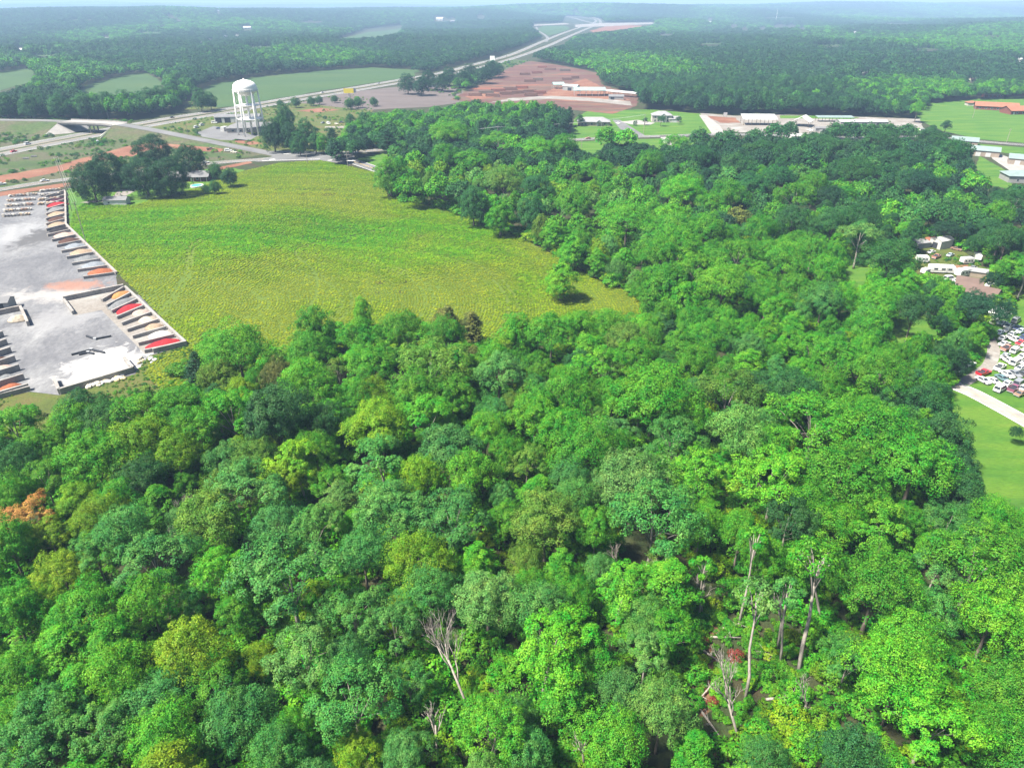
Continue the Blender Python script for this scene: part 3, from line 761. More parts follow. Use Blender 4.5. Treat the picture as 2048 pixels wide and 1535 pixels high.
make_dome('shrub0', 2.2, 1.9, 1.6, 22, 0.8, 130, 0.30, low=-0.6, base=0.09)
make_dome('shrub1', 2.6, 1.5, 1.3, 18, 0.9, 150, 0.32, low=-0.5, base=0.09)
def make_pine(key, H, rb, mat, leaf, per, z0=0.3):
    P, Nn = [], []
    mb = MB(); mb.tube([(0, 0, -0.4), (0.1, 0, H * 0.5), (0, 0.05, H * 0.97)], [0.30, 0.19, 0.03], 7)
    lv = 13
    for i in range(lv):
        z = H * (z0 + (1 - z0) * (i + 0.4) / lv)
        t = (z / H - z0) / (1 - z0)
        r = rb * (1 - t) ** 0.75 * (0.6 + 0.4 * min(1, t * 5)) + 0.25
        nb = 6 if t < 0.7 else 4
        for k in range(nb):
            a = 6.283 * k / nb + i * 0.9 + rng.uniform(-.3, .3)
            rr = r * rng.uniform(0.7, 1.1)
            tip = np.array([math.cos(a) * rr, math.sin(a) * rr, z + rr * 0.18 - 0.1])
            st = np.array([0, 0, z - rr * 0.1])
            mb.tube([tuple(st), tuple(tip * 0.95)], [0.06, 0.015], 4)
            m = int(per * (0.3 + rr / rb))
            s = rng.uniform(0.35, 1.05, (m, 1)) ** 0.8
            p = st + (tip - st) * s + rng.normal(0, 0.28, (m, 3)) * np.array([1, 1, 0.5]) * (0.5 + s * 0.6)
            P.append(p); Nn.append(unit((p - (st + tip) / 2) + np.array([0, 0, 0.9])))
    P = np.concatenate(P); Nn = np.concatenate(Nn)
    add_proto(key, leaf_mesh('crown', P, Nn, leaf, mat, aspect=0.35, ran=1.1), mb, rb, H)
make_pine('pine0', 15, 3.4, 'leaf', 0.5, 75)
make_pine('pine1', 13, 2.6, 'leaf', 0.45, 65, 0.12)
# trees further off, lighter
make_tree('mid0', 6.0, 4.8, 9.2, 11, 34, 0.80, 'leaf_mass', sub=0.48)
make_tree('mid1', 5.6, 5.2, 9.4, 13, 28, 0.75, 'leaf_mass', low=-0.5, sub=0.43)
make_tree('mid2', 4.0, 6.4, 9.2, 11, 28, 0.70, 'leaf_mass', point=0.4, low=-0.7, sub=0.5)
make_tree('mid3', 6.2, 4.4, 8.8, 9, 40, 0.85, 'leaf_mass', low=-0.3, sub=0.5)
make_pine('mid4', 15, 3.2, 'leaf_mass', 0.9, 20)
make_dome('far0', 6.2, 5.0, 9.4, 16, 2.6, 24, 2.1, 'leaf_mass', low=-0.4)
make_dome('far1', 5.8, 5.6, 9.8, 18, 2.3, 20, 2.0, 'leaf_mass', low=-0.5)
make_dome('far2', 4.6, 6.4, 9.6, 16, 2.0, 18, 1.8, 'leaf_mass', low=-0.6, point=0.3)
make_dome('under0', 2.2, 1.6, 1.3, 26, 0.65, 130, 0.26, 'leaf_mass', low=-0.5, base=0.07)
make_dome('under1', 1.7, 2.2, 2.0, 26, 0.55, 120, 0.25, 'leaf_mass', low=-0.6, base=0.07)
make_dome('under2', 2.8, 2.4, 2.8, 34, 0.75, 130, 0.28, 'leaf_mass', low=-0.8, base=0.10)

# ------------------------------------------------------------------ foliage colours
FC = {'B': (0.043, 0.165, 0.029), 'G': (0.044, 0.187, 0.010), 'Y': (0.098, 0.212, 0.008), 'L': (0.060, 0.235, 0.012),
      'D': (0.020, 0.094, 0.020), 'O': (0.072, 0.160, 0.018), 'R': (0.42, 0.20, 0.035), 'W': (0.092, 0.115, 0.024), 'S': (0.068, 0.190, 0.036), 'E': (0.013, 0.056, 0.021)}
CNAME = {'B': 'blue-green', 'G': 'mid-green', 'Y': 'yellow-green', 'L': 'bright green', 'D': 'dark green', 'O': 'olive green', 'R': 'orange-leaved', 'W': 'brownish green', 'S': 'pale grey-green', 'E': 'blackish green'}
def vary(c, a=0.16):
    k = 1 + random.uniform(-a, a)
    return (c[0] * k * (1 + random.uniform(-a, a)), c[1] * k, c[2] * k * (1 + random.uniform(-a, a)))

# crowns picked off the photograph: x, y, width in the enlarged view, colour
ZA = (0, 760, 1.98, [(60, 190, 180, 'G'), (160, 270, 170, 'G'), (335, 120, 195, 'D'), (420, 160, 190, 'D'), (300, 180, 170, 'G'), (60, 340, 190, 'D'), (380, 320, 240, 'L'), (600, 150, 230, 'G'), (560, 260, 220, 'Y'), (720, 130, 230, 'G'), (760, 210, 200, 'G'), (570, 400, 180, 'D'), (700, 300, 190, 'Y'), (920, 140, 230, 'G'), (1100, 160, 260, 'D'), (1220, 60, 200, 'G'), (1250, 290, 170, 'G'), (1200, 190, 130, 'L'), (900, 320, 170, 'B'), (1030, 340, 190, 'O'), (1300, 180, 170, 'D'), (1420, 60, 150, 'G'), (1480, 200, 240, 'Y'), (1640, 60, 190, 'G'), (1700, 170, 200, 'L'), (1790, 60, 160, 'G'), (1920, 220, 160, 'L'), (1960, 150, 140, 'B'), (1530, 340, 240, 'B'), (1780, 290, 260, 'B'), (1860, 390, 200, 'L'), (2000, 300, 150, 'G'), (980, 460, 280, 'B'), (850, 560, 250, 'O'), (1100, 580, 200, 'B'), (640, 500, 150, 'G'), (400, 560, 200, 'Y'), (310, 480, 160, 'Y'), (500, 620, 240, 'B'), (380, 700, 200, 'B'), (620, 740, 280, 'B'), (880, 760, 220, 'L'), (250, 780, 200, 'Y'), (600, 890, 230, 'G'), (350, 930, 260, 'G'), (750, 880, 150, 'B'), (1150, 800, 380, 'B'), (1560, 520, 280, 'B'), (1790, 560, 260, 'B'), (1440, 700, 200, 'B'), (1660, 730, 260, 'Y'), (1400, 930, 230, 'B'), (1560, 980, 210, 'B'), (1700, 830, 220, 'B'), (1930, 870, 260, 'S'), (60, 930, 220, 'G'), (150, 900, 170, 'Y'), (60, 1180, 220, 'G'), (430, 1060, 180, 'G'), (760, 1090, 280, 'Y'), (250, 1080, 200, 'L'), (480, 1180, 260, 'L'), (330, 1250, 200, 'L'), (1210, 1100, 260, 'S'), (950, 930, 150, 'G'), (1050, 1120, 140, 'Y'), (850, 1230, 230, 'G'), (950, 1350, 250, 'B'), (640, 1290, 230, 'B'), (200, 1330, 240, 'B'), (660, 1420, 270, 'L'), (420, 1400, 250, 'B'), (1400, 1280, 320, 'B'), (1150, 1400, 170, 'G'), (1100, 1490, 220, 'B'), (1420, 1480, 150, 'Y'), (1610, 1490, 170, 'B'), (1960, 1400, 260, 'L'), (60, 1370, 190, 'G'), (100, 1470, 250, 'B'), (1620, 1200, 150, 'B'), (1380, 1110, 170, 'B'), (2000, 560, 170, 'G'), (200, 620, 150, 'Y'), (1330, 420, 160, 'G'), (60, 480, 170, 'G'), (180, 400, 170, 'G'), (470, 480, 160, 'G')])
ZB = (1024, 760, 1.98, [(90, 150, 190, 'L'), (60, 330, 150, 'O'), (200, 200, 180, 'G'), (130, 560, 270, 'O'), (300, 280, 260, 'G'), (560, 80, 330, 'G'), (230, 70, 200, 'G'), (400, 60, 180, 'G'), (850, 60, 240, 'O'), (640, 250, 220, 'B'), (900, 230, 250, 'S'), (720, 160, 160, 'L'), (730, 380, 220, 'L'), (480, 420, 270, 'S'), (560, 560, 320, 'B'), (1040, 400, 280, 'L'), (1000, 280, 220, 'L'), (1200, 180, 330, 'G'), (1450, 230, 330, 'G'), (1600, 330, 300, 'G'), (1300, 380, 330, 'G'), (1180, 500, 200, 'G'), (1490, 600, 230, 'L'), (1280, 590, 200, 'G'), (1660, 100, 190, 'D'), (1700, 230, 200, 'D'), (1760, 350, 180, 'D'), (1780, 460, 160, 'D'), (1720, 590, 200, 'B'), (1900, 560, 170, 'L'), (1660, 660, 110, 'L'), (1830, 740, 340, 'G'), (1440, 830, 320, 'G'), (1660, 780, 200, 'B'), (1650, 930, 200, 'B'), (1900, 950, 290, 'L'), (1560, 1050, 260, 'L'), (1330, 1120, 190, 'B'), (190, 770, 140, 'L'), (60, 740, 150, 'O'), (350, 760, 130, 'B'), (420, 830, 230, 'L'), (80, 840, 170, 'G'), (250, 870, 140, 'G'), (530, 960, 180, 'B'), (620, 1010, 200, 'G'), (530, 1090, 190, 'S'), (120, 1090, 330, 'L'), (330, 1130, 190, 'G'), (220, 1280, 200, 'L'), (430, 1260, 200, 'B'), (590, 1330, 250, 'S'), (400, 1450, 270, 'L'), (720, 1480, 160, 'G'), (1530, 1180, 330, 'L'), (1650, 1370, 330, 'L'), (1950, 1230, 260, 'G'), (1950, 1430, 260, 'G'), (20, 1360, 170, 'B'), (60, 1490, 180, 'B'), (1000, 1510, 180, 'B'), (950, 40, 140, 'D'), (1100, 60, 200, 'D'), (330, 420, 140, 'S'), (230, 400, 170, 'B'), (1120, 740, 150, 'G'), (1400, 500, 200, 'G')])
ZC = (400, 560, 2.2756, [(170, 320, 270, 'G'), (520, 220, 190, 'G'), (510, 330, 190, 'G'), (740, 150, 80, 'L'), (740, 260, 200, 'G'), (940, 240, 170, 'G'), (1120, 180, 130, 'W'), (1230, 200, 110, 'W'), (1120, 260, 170, 'G'), (780, 390, 220, 'G'), (1050, 400, 290, 'O'), (480, 480, 210, 'L'), (350, 440, 150, 'W'), (100, 440, 160, 'O'), (190, 520, 130, 'Y'), (690, 510, 120, 'L'), (790, 520, 150, 'Y'), (720, 610, 100, 'G'), (960, 530, 160, 'G'), (1150, 520, 110, 'G'), (1250, 350, 90, 'W'), (1600, 240, 210, 'G'), (1440, 240, 160, 'G'), (1720, 230, 170, 'G'), (1860, 220, 170, 'G'), (1940, 280, 160, 'O'), (1360, 430, 230, 'S'), (1540, 390, 140, 'G'), (1720, 380, 130, 'D'), (1850, 420, 220, 'L'), (1980, 340, 170, 'L'), (2000, 560, 240, 'L'), (1540, 610, 200, 'G'), (1660, 540, 190, 'S'), (1030, 640, 150, 'L'), (1120, 650, 120, 'L'), (1340, 620, 110, 'B'), (1280, 720, 160, 'L'), (1430, 580, 120, 'O'), (350, 670, 230, 'D'), (810, 670, 240, 'Y'), (590, 640, 180, 'G'), (80, 600, 170, 'L'), (250, 590, 170, 'L'), (640, 420, 120, 'O')])
ZD = (700, 230, 2.926, [(230, 340, 190, 'G'), (350, 420, 150, 'G'), (380, 270, 130, 'G'), (510, 430, 150, 'L'), (560, 260, 170, 'G'), (720, 270, 220, 'G'), (650, 450, 150, 'D'), (720, 510, 170, 'D'), (900, 400, 230, 'O'), (870, 170, 200, 'L'), (960, 190, 130, 'L'), (1090, 210, 200, 'L'), (1240, 200, 160, 'G'), (1090, 430, 160, 'D'), (1280, 330, 150, 'G'), (1190, 340, 110, 'D'), (1440, 320, 180, 'G'), (880, 570, 170, 'G'), (1070, 560, 170, 'D'), (1310, 540, 200, 'G'), (1580, 410, 140, 'G'), (1300, 770, 170, 'L'), (1190, 690, 130, 'L'), (1620, 620, 320, 'L'), (1450, 840, 120, 'L'), (1870, 700, 300, 'G'), (1560, 900, 110, 'S'), (1670, 950, 90, 'S'), (1780, 1020, 180, 'G'), (1950, 460, 220, 'L'), (1960, 1060, 220, 'L'), (560, 130, 200, 'L'), (620, 100, 150, 'G'), (1500, 130, 140, 'G'), (1610, 140, 130, 'L'), (1900, 180, 150, 'L'), (1740, 300, 160, 'G')])
ZE = (1300, 230, 2.738, [(570, 120, 90, 'D'), (690, 100, 120, 'D'), (760, 90, 90, 'D'), (1020, 90, 100, 'D'), (1110, 90, 110, 'D'), (1200, 95, 110, 'D'), (1300, 95, 110, 'D'), (1400, 95, 100, 'D'), (270, 130, 120, 'D'), (420, 140, 140, 'D'), (270, 240, 150, 'D'), (480, 270, 170, 'D'), (600, 200, 190, 'D'), (760, 200, 170, 'D'), (930, 170, 190, 'D'), (1060, 200, 180, 'D'), (1250, 160, 190, 'D'), (1540, 130, 190, 'D'), (1620, 220, 170, 'D'), (1700, 200, 130, 'D'), (1130, 310, 200, 'D'), (1380, 250, 190, 'D'), (1450, 380, 220, 'E'), (700, 340, 170, 'D'), (550, 390, 190, 'D'), (900, 390, 150, 'G'), (800, 450, 200, 'G'), (980, 470, 150, 'E'), (430, 460, 190, 'G'), (330, 490, 160, 'G'), (180, 430, 200, 'L'), (490, 570, 130, 'W'), (600, 640, 180, 'G'), (780, 580, 190, 'D'), (1000, 600, 170, 'D'), (1160, 560, 190, 'D'), (1640, 560, 330, 'E'), (1320, 540, 130, 'L'), (1440, 480, 110, 'G'), (1530, 460, 80, 'L'), (1650, 470, 90, 'L'), (1780, 380, 130, 'L'), (1150, 690, 190, 'S'), (890, 740, 150, 'G'), (1000, 760, 130, 'G'), (300, 640, 220, 'G'), (160, 720, 260, 'L'), (480, 780, 250, 'G'), (740, 810, 230, 'G'), (260, 860, 240, 'L'), (400, 930, 260, 'L'), (960, 860, 190, 'L'), (820, 960, 200, 'G'), (1050, 1010, 180, 'L'), (1250, 990, 200, 'L'), (1310, 800, 290, 'D'), (1580, 960, 240, 'E'), (1900, 820, 230, 'E'), (1980, 980, 240, 'E'), (1950, 700, 180, 'D'), (1780, 650, 170, 'D'), (1900, 560, 150, 'G'), (2000, 480, 150, 'D'), (1400, 630, 110, 'L'), (80, 580, 200, 'L'), (60, 780, 200, 'G'), (100, 930, 220, 'G'), (640, 1010, 180, 'G')])  # upper-right crowns: cloud shade is partly put into their dark greens
ZF = (1600, 420, 2.398, [(790, 640, 250, 'E'), (700, 480, 200, 'E'), (850, 480, 170, 'E'), (740, 760, 80, 'L'), (560, 690, 130, 'G'), (680, 700, 150, 'D'), (600, 930, 190, 'D'), (720, 880, 130, 'G'), (640, 780, 140, 'G'), (330, 580, 190, 'G'), (430, 440, 140, 'G'), (180, 700, 230, 'G'), (380, 800, 260, 'G'), (430, 920, 140, 'D'), (1060, 1010, 130, 'E'), (1050, 1450, 120, 'E'), (760, 1280, 200, 'D'), (740, 1150, 170, 'D'), (60, 660, 170, 'L'), (930, 1450, 130, 'L')])
def H_of(w):
    return min(19.0, max(5.0, 3.5 + w * 0.95))
TREES = []      # x, y, crown width, height, colour key, kind
for ox, oy, sc, lst in (ZA, ZB, ZC, ZD, ZE, ZF):
    for zx, zy, zw, ck in lst:
        px, py, pw = ox + zx / sc, oy + zy / sc, zw / sc * 1.06
        H = 14.0
        for _ in range(4):
            p = G(px, py, H * 0.66)
            w = pw * (p.y * CP - (H * 0.66 - CAM_H) * SP) / F
            H = H_of(w)
        small = w < 8.2
        kind = 'poplar_tree' if (small and ck in 'LGD' and random.random() < 0.75) else 'broadleaf_tree'
        if px > 1780 and py < 1100:
            for _ in range(9):
                hx = [proj(p.x + q * w * .5, p.y, H * zq) for q in (-1, 1) for zq in (.3, .6)] + [proj(p.x, p.y, H * .1), proj(p.x, p.y, H * .95)]
                if any(in_poly(np.array([float(u)]), np.array([float(v)]), pg)[0] for u, v in hx for pg in (LAWN3_SEE, CARLOT_SEE, CAMP_SEE, STRIP1_SEE)):
                    w *= .92; H *= .93
        TREES.append([p.x, p.y, w, H * (1.15 if kind == 'poplar_tree' else 1.0), ck, kind])

def clear_mask(x, y, h, r, extra=None):
    """False where a tree of that size would stand on, or hide, open ground seen in the photograph"""
    ok = np.ones(x.shape, bool)
    z0 = hgt(x, y)
    for zz, rr in ((0.0, 0), (0.45, -1), (0.45, 1), (0.7, -0.7), (0.7, 0.7), (0.97, 0)):
        a, b = proj(x + rr * r, y, z0 + h * zz)
        for poly in CLEAR + (extra or []):
            ok &= ~in_poly(a, b, poly)
    for pts, w in ROADS:
        if pts is SE_ROAD: continue
        for k in (0.0, 0.6, 0.95):
            s = CAM_H / (CAM_H - k * h)
            ok &= seg_dist(x * s, y * s, pts) > w * (0.75 if k else 1.0)
    return ok
GAPS = [[(1385, 1215), (1440, 1200), (1545, 1215), (1610, 1290), (1620, 1410), (1500, 1470), (1400, 1440)], [(850, 1280), (900, 1260), (965, 1320), (970, 1420), (900, 1430)]]
def colour_key(px, py):
    r = random.random()
    if py < 480 and px > 1380: ch = 'DDDDEGGDB'  # darker species, with cloud shade over these woods put into the colour too
    elif px > 1250: ch = 'GGGGLLBD'
    elif py < 760: ch = 'GGGYOLS'
    elif py < 1010 and px < 900: ch = 'GYYGLDO'
    elif py > 1000 and px < 1024: ch = 'BBGLBSYG'
    else: ch = 'GGLBSLO'
    return random.choice(ch)
# fill the rest of the nearer woods
def jitter_grid(y0, y1, s, half=0.86, pad=40):
    ys = np.arange(y0, y1, s)
    out = []
    for j, yy in enumerate(ys):
        w = yy * half + pad
        xs = np.arange(-w, w, s) + (s / 2 if j % 2 else 0)
        out.append(np.stack([xs, np.full(xs.shape, yy)], 1))
    g = np.concatenate(out)
    return g + rng.uniform(-0.42, 0.42, g.shape) * s
g = jitter_grid(34, 430, 5.4)
rng.shuffle(g)
hh = rng.uniform(9, 15, len(g)); ww = (hh - 3.0) / 1.05 * rng.uniform(0.8, 1.1, len(g))
ok = clear_mask(g[:, 0], g[:, 1], hh, ww * 0.5, GAPS)
g, hh, ww = g[ok], hh[ok], ww[ok]
cell = {}
def near_free(x, y, w, k):
    ci, cj = int(x // 12), int(y // 12)
    for a in (-1, 0, 1):
        for b in (-1, 0, 1):
            for (qx, qy, qw) in cell.get((ci + a, cj + b), ()):
                if math.hypot(qx - x, qy - y) < k * (qw + w) * 0.5:
                    return False
    return True
for t in TREES:
    cell.setdefault((int(t[0] // 12), int(t[1] // 12)), []).append((t[0], t[1], t[2]))
FILL = []
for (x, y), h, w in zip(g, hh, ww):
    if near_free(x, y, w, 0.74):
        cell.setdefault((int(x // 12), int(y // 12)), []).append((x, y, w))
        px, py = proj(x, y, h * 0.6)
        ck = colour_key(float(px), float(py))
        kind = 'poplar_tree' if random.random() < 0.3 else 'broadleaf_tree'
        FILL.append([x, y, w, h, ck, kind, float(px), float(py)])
# ------------------------------------------------------------------ which trees are things, which merge into the mass
def pxsize(t):
    p = Vector((t[0], t[1], t[3] * 0.66))
    return t[2] * F / (p.y * CP - (p.z - CAM_H) * SP)
cand = [(pxsize(t), t) for t in TREES] + [(pxsize(t) * 0.8, t[:6]) for t in FILL if -30 < t[6] < 2080 and -30 < t[7] < 1570]
cand.sort(key=lambda q: -q[0])
SINGLE, MASS = [], []
cnt = {}
for s, t in cand:
    k = t[5]
    if cnt.get(k, 0) < 295:
        cnt[k] = cnt.get(k, 0) + 1; SINGLE.append(t)
    else:
        MASS.append(t)
MASS += [t[:6] for t in FILL if not (-30 < t[6] < 2080 and -30 < t[7] < 1570)]
LAND = [('the orange-topped tree', 55, 1060), ('the lone field tree', 1122, 555), ('the fallen-trunk clearing', 1460, 1320), ('the leaning bare snag', 890, 1310), ('the storage yard', 220, 770), ('the mown lawn', 1985, 900), ('the lime-green tree', 606, 955), ('the junk car lot', 1980, 690), ('the campers', 1880, 535), ('the brown-tinged pines', 910, 640), ('the road junction', 690, 315), ('the storage units', 1960, 300), ('the grey-roofed house', 1190, 245), ('the open metal sheds', 1570, 245), ('the wide pale oak', 580, 1165), ('the leaning tall trunk', 1600, 1240), ('the lower left corner', 60, 1500), ('the lower right corner', 2000, 1500)]
seen = {}
rank = []
for t in SINGLE:
    px, py = proj(t[0], t[1], t[3] * 0.66)
    px, py = float(px), float(py)
    best = min(LAND, key=lambda l: (l[1] - px) ** 2 + (l[2] - py) ** 2)
    dx, dy = px - best[1], py - best[2]
    side = ('right of' if dx > 0 else 'left of') if abs(dx) > abs(dy) else ('nearer than' if dy > 0 else 'beyond')
    shape = 'pointed' if t[5] == 'poplar_tree' else ('broad domed' if t[2] > 9.5 else 'small round')
    key = (CNAME[t[4]], shape, side, best[0])
    rank.append((key, math.hypot(dx, dy), t))
rank.sort(key=lambda r: (r[0], r[1]))
tot = {}
for k, d, t in rank: tot[k] = tot.get(k, 0) + 1
SETS = {'broadleaf_tree': ['oak0', 'oak1', 'oak2', 'oak3', 'oak4', 'oak5', 'loose2'], 'poplar_tree': ['pop0', 'pop1', 'pop2']}
def put_tree(name, label, key, x, y, w, h, color, cat='tree', group=None, bark_color=None, rz=None):
    crown, trunk, r, H = PROTO[key]
    o = thing(name, label, cat, (x, y, h1(x, y)), random.uniform(0, 6.28) if rz is None else rz, group, (w / (2 * r), w / (2 * r), h / H))
    c = bpy.data.objects.new('crown', crown); COL.objects.link(c); c.parent = o; c.color = c4(color)
    t = bpy.data.objects.new('trunk', trunk); COL.objects.link(t); t.parent = o
    return o
EDGE_PTS = gp([(762, 380), (800, 405), (870, 418), (960, 445), (1060, 490), (1105, 510), (1190, 560), (1275, 595), (1290, 640)])
S_PTS = gp([(372, 745), (420, 715), (470, 700), (560, 715), (620, 690), (700, 668), (800, 668), (900, 670), (960, 705), (1010, 690), (1100, 665), (1200, 650), (1290, 645)])
R_PTS = gp([(1885, 770), (1905, 850), (1935, 910), (1960, 1000), (2010, 1050)])
def edgy(x, y):
    return min(float(seg_dist([x], [y], q)[0]) for q in (EDGE_PTS, S_PTS, R_PTS)) < 13
num = {}
for k, d, t in rank:
    num[k] = num.get(k, 0) + 1
    i = num[k]
    lab = f"{k[0]} {k[1]} tree {k[2]} {k[3]}"
    if tot[k] > 1:
        lab = f"{k[0]} {k[1]} tree, {ORD[i - 1] if i <= 20 else str(i) + 'th '}nearest {k[2]} {k[3]}"
    keys = SETS[t[5]]
    if t[5] == 'broadleaf_tree' and t[4] in 'SOLB' and random.random() < 0.3: keys = ['loose0', 'loose1', 'loose2']
    if edgy(t[0], t[1]): keys = ['edge0', 'edge1']
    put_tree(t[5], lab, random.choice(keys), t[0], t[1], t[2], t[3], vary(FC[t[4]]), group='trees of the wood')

# ------------------------------------------------------------------ the woods beyond, as one mass
def scatter(name, label, keys, pts, rot, scl, idx, col, cat):
    me = bpy.data.meshes.new(name)
    n = len(pts)
    me.vertices.add(n); me.vertices.foreach_set('co', np.asarray(pts, np.float32).ravel())
    for nm, ty, arr in (('rot', 'FLOAT', rot), ('idx', 'INT', idx)):
        a = me.attributes.new(nm, ty, 'POINT'); a.data.foreach_set('value', np.ascontiguousarray(arr, dtype=np.int32 if ty == 'INT' else np.float32))
    a = me.attributes.new('scl', 'FLOAT_VECTOR', 'POINT'); a.data.foreach_set('vector', np.asarray(scl, np.float32).ravel())
    a = me.attributes.new('tcol', 'FLOAT_COLOR', 'POINT'); a.data.foreach_set('color', np.concatenate([np.asarray(col, np.float32), np.ones((n, 1), np.float32)], 1).ravel())
    o = bpy.data.objects.new(name, me); COL.objects.link(o)
    lib = bpy.data.collections.new(name + '_kinds')
    for i, k in enumerate(keys):
        if isinstance(k, str):
            crown, trunk, r, H = PROTO[k]
            mm = crown.copy()
            po = bpy.data.objects.new(f'kind_{i:02d}', mm)
        else:
            po = bpy.data.objects.new(f'kind_{i:02d}', k)
        lib.objects.link(po)
    ng = bpy.data.node_groups.new(name + '_scatter', 'GeometryNodeTree')
    ng.interface.new_socket('Geometry', in_out='INPUT', socket_type='NodeSocketGeometry')
    ng.interface.new_socket('Geometry', in_out='OUTPUT', socket_type='NodeSocketGeometry')
    gi = ng.nodes.new('NodeGroupInput'); go = ng.nodes.new('NodeGroupOutput')
    ci = ng.nodes.new('GeometryNodeCollectionInfo'); ci.inputs['Collection'].default_value = lib
    ci.inputs['Separate Children'].default_value = True; ci.inputs['Reset Children'].default_value = True
    ip = ng.nodes.new('GeometryNodeInstanceOnPoints'); ip.inputs['Pick Instance'].default_value = True
    def attr(nm, ty):
        a = ng.nodes.new('GeometryNodeInputNamedAttribute'); a.data_type = ty; a.inputs['Name'].default_value = nm
        return a.outputs['Attribute']
    cx = ng.nodes.new('ShaderNodeCombineXYZ')
    L = ng.links.new
    L(attr('rot', 'FLOAT'), cx.inputs['Z'])
    er = ng.nodes.new('FunctionNodeEulerToRotation')
    L(cx.outputs[0], er.inputs[0])
    L(gi.outputs[0], ip.inputs['Points']); L(ci.outputs[0], ip.inputs['Instance']); L(attr('idx', 'INT'), ip.inputs['Instance Index'])
    L(er.outputs[0], ip.inputs['Rotation']); L(attr('scl', 'FLOAT_VECTOR'), ip.inputs['Scale'])
    L(ip.outputs[0], go.inputs[0])
    md = o.modifiers.new('scatter', 'NODES'); md.node_group = ng
    return tag(o, label, cat, kind='stuff')

ax, ar, asx, ai, ac = [], [], [], [], []
def mass(x, y, w, h, key, col, keys):
    crown, trunk, r, H = PROTO[keys[key]]
    ax.append((x, y)); ar.append(random.uniform(0, 6.28)); asx.append((w / (2 * r), w / (2 * r), h / H)); ai.append(key); ac.append(col)
for nk, sk in (('near0', 'oak0'), ('near1', 'oak2'), ('near2', 'pop0')):
    q = PROTO[sk]; mc = q[0].copy(); mc.materials.clear(); mc.materials.append(M['leaf_mass']); PROTO[nk] = (mc,) + q[1:]
KEYS = ['mid0', 'mid1', 'mid2', 'mid3', 'mid4', 'far0', 'far1', 'far2', 'near0', 'near1', 'near2']
for t in MASS:
    mass(t[0], t[1], t[2], t[3], (random.choice([8, 9, 10]) if t[1] < 300 else (random.choice([0, 1, 3]) if t[5] == 'broadleaf_tree' else 2)), vary(FC[t[4]]), KEYS)
FAR_HOUSES = [(40, 100, 8, 6, 'w'), (45, 98, 4, 6, 'w'), (213, 74, 9, 3, 'w'), (325, 53, 5, 3, 'w'), (342, 35, 9, 3, 'g'), (358, 42, 6, 3, 'w'), (437, 26, 4, 6, 'w'), (495, 58, 14, 4, 'w'), (474, 69, 7, 3, 'w'), (452, 72, 5, 3, 'w'), (420, 78, 6, 3, 'g'), (402, 84, 6, 3, 'w'), (880, 40, 16, 6, 'w'), (905, 42, 8, 5, 'g'), (962, 35, 10, 4, 'w'), (1468, 54, 8, 5, 'w'), (1490, 60, 9, 4, 'g'), (1525, 59, 10, 4, 'w'), (1558, 55, 14, 4, 'r'), (1583, 55, 12, 4, 'g'), (1605, 60, 8, 4, 'w'), (1710, 66, 5, 4, 'w'), (1756, 129, 7, 4, 'w'), (1420, 42, 5, 6, 'w'), (1945, 163, 11, 6, 'b'), (1730, 150, 10, 4, 'g'), (2040, 125, 12, 6, 'w')]
EXTRA = [[(a - w * 0.7, b - h * 1.1), (a + w * 0.7, b - h * 1.1), (a + w * 0.7, b + h * 0.5), (a - w * 0.7, b + h * 0.5)] for a, b, w, h, c in FAR_HOUSES]
for y0, y1, s, hm, kk, wk in ((430, 950, 6.6, 13.5, (0, 1, 2, 3, 4), 1.0), (950, 2300, 8.6, 14, (5, 6, 7), 1.12), (2300, 5200, 14, 15, (5, 6, 7), 1.75), (5200, 13500, 31, 17, (5, 6, 7), 3.3)):
    g = jitter_grid(y0, y1, s, 0.80, 60)
    hh = hm * rng.uniform(0.72, 1.22, len(g)); ww = hm * 0.72 * wk * rng.uniform(0.75, 1.3, len(g))
    ok = clear_mask(g[:, 0], g[:, 1], hh, ww * 0.5, EXTRA)
    g, hh, ww = g[ok], hh[ok], ww[ok]
    # stands of one kind: broad patches of darker pine wood and lighter hardwood
    for (x, y), h, w in zip(g, hh, ww):
        q = 1.3 * vnoise(x, y, 150 + y * 0.10, 3.3) + 0.22 * random.uniform(-1, 1)
        px = CX + F * x / (y * CP + 80 * SP)
        h *= 1 + 0.40 * vnoise(x, y, 120 + y * 0.05, 8.8)
        if q < 0.05: ck = random.choice('EEDEE')  # bluish cast of the distance haze is partly put into these leaf colours
        elif q < 0.28: ck = random.choice('DDDBDE')
        else: ck = random.choice('GGBDDL')
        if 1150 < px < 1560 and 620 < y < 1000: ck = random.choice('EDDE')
        if x > 0 and y < 950 and ck in 'BG' and random.random() < 0.3: ck = 'L'
        key = random.choice(kk)
        if key == 4 and ck not in 'DE': key = 1
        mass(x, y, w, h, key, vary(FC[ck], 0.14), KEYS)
pa = np.array(ax); pz = hgt(pa[:, 0], pa[:, 1]) - 0.2
scatter('far_woodland', 'distant green woodland rolling away to the hazy horizon', KEYS, np.concatenate([pa, pz[:, None]], 1), ar, asx, ai, ac, 'woodland')

# undergrowth between the near trees
g = jitter_grid(30, 330, 3.1)
hh = rng.uniform(1.2, 4.0, len(g))
ok = clear_mask(g[:, 0], g[:, 1], hh, hh * 0.6)
g, hh = g[ok], hh[ok]
dens = np.array([vnoise(x, y, 16, 7.7) for x, y in g])
gx, gy = proj(g[:, 0], g[:, 1], 0)
thin = in_poly(gx, gy, GAPS[0]) | in_poly(gx, gy, GAPS[1])
ok = (dens > -0.35) | thin
g, hh, thin = g[ok], hh[ok], thin[ok]
hh = np.where(thin, hh * 0.45, hh)
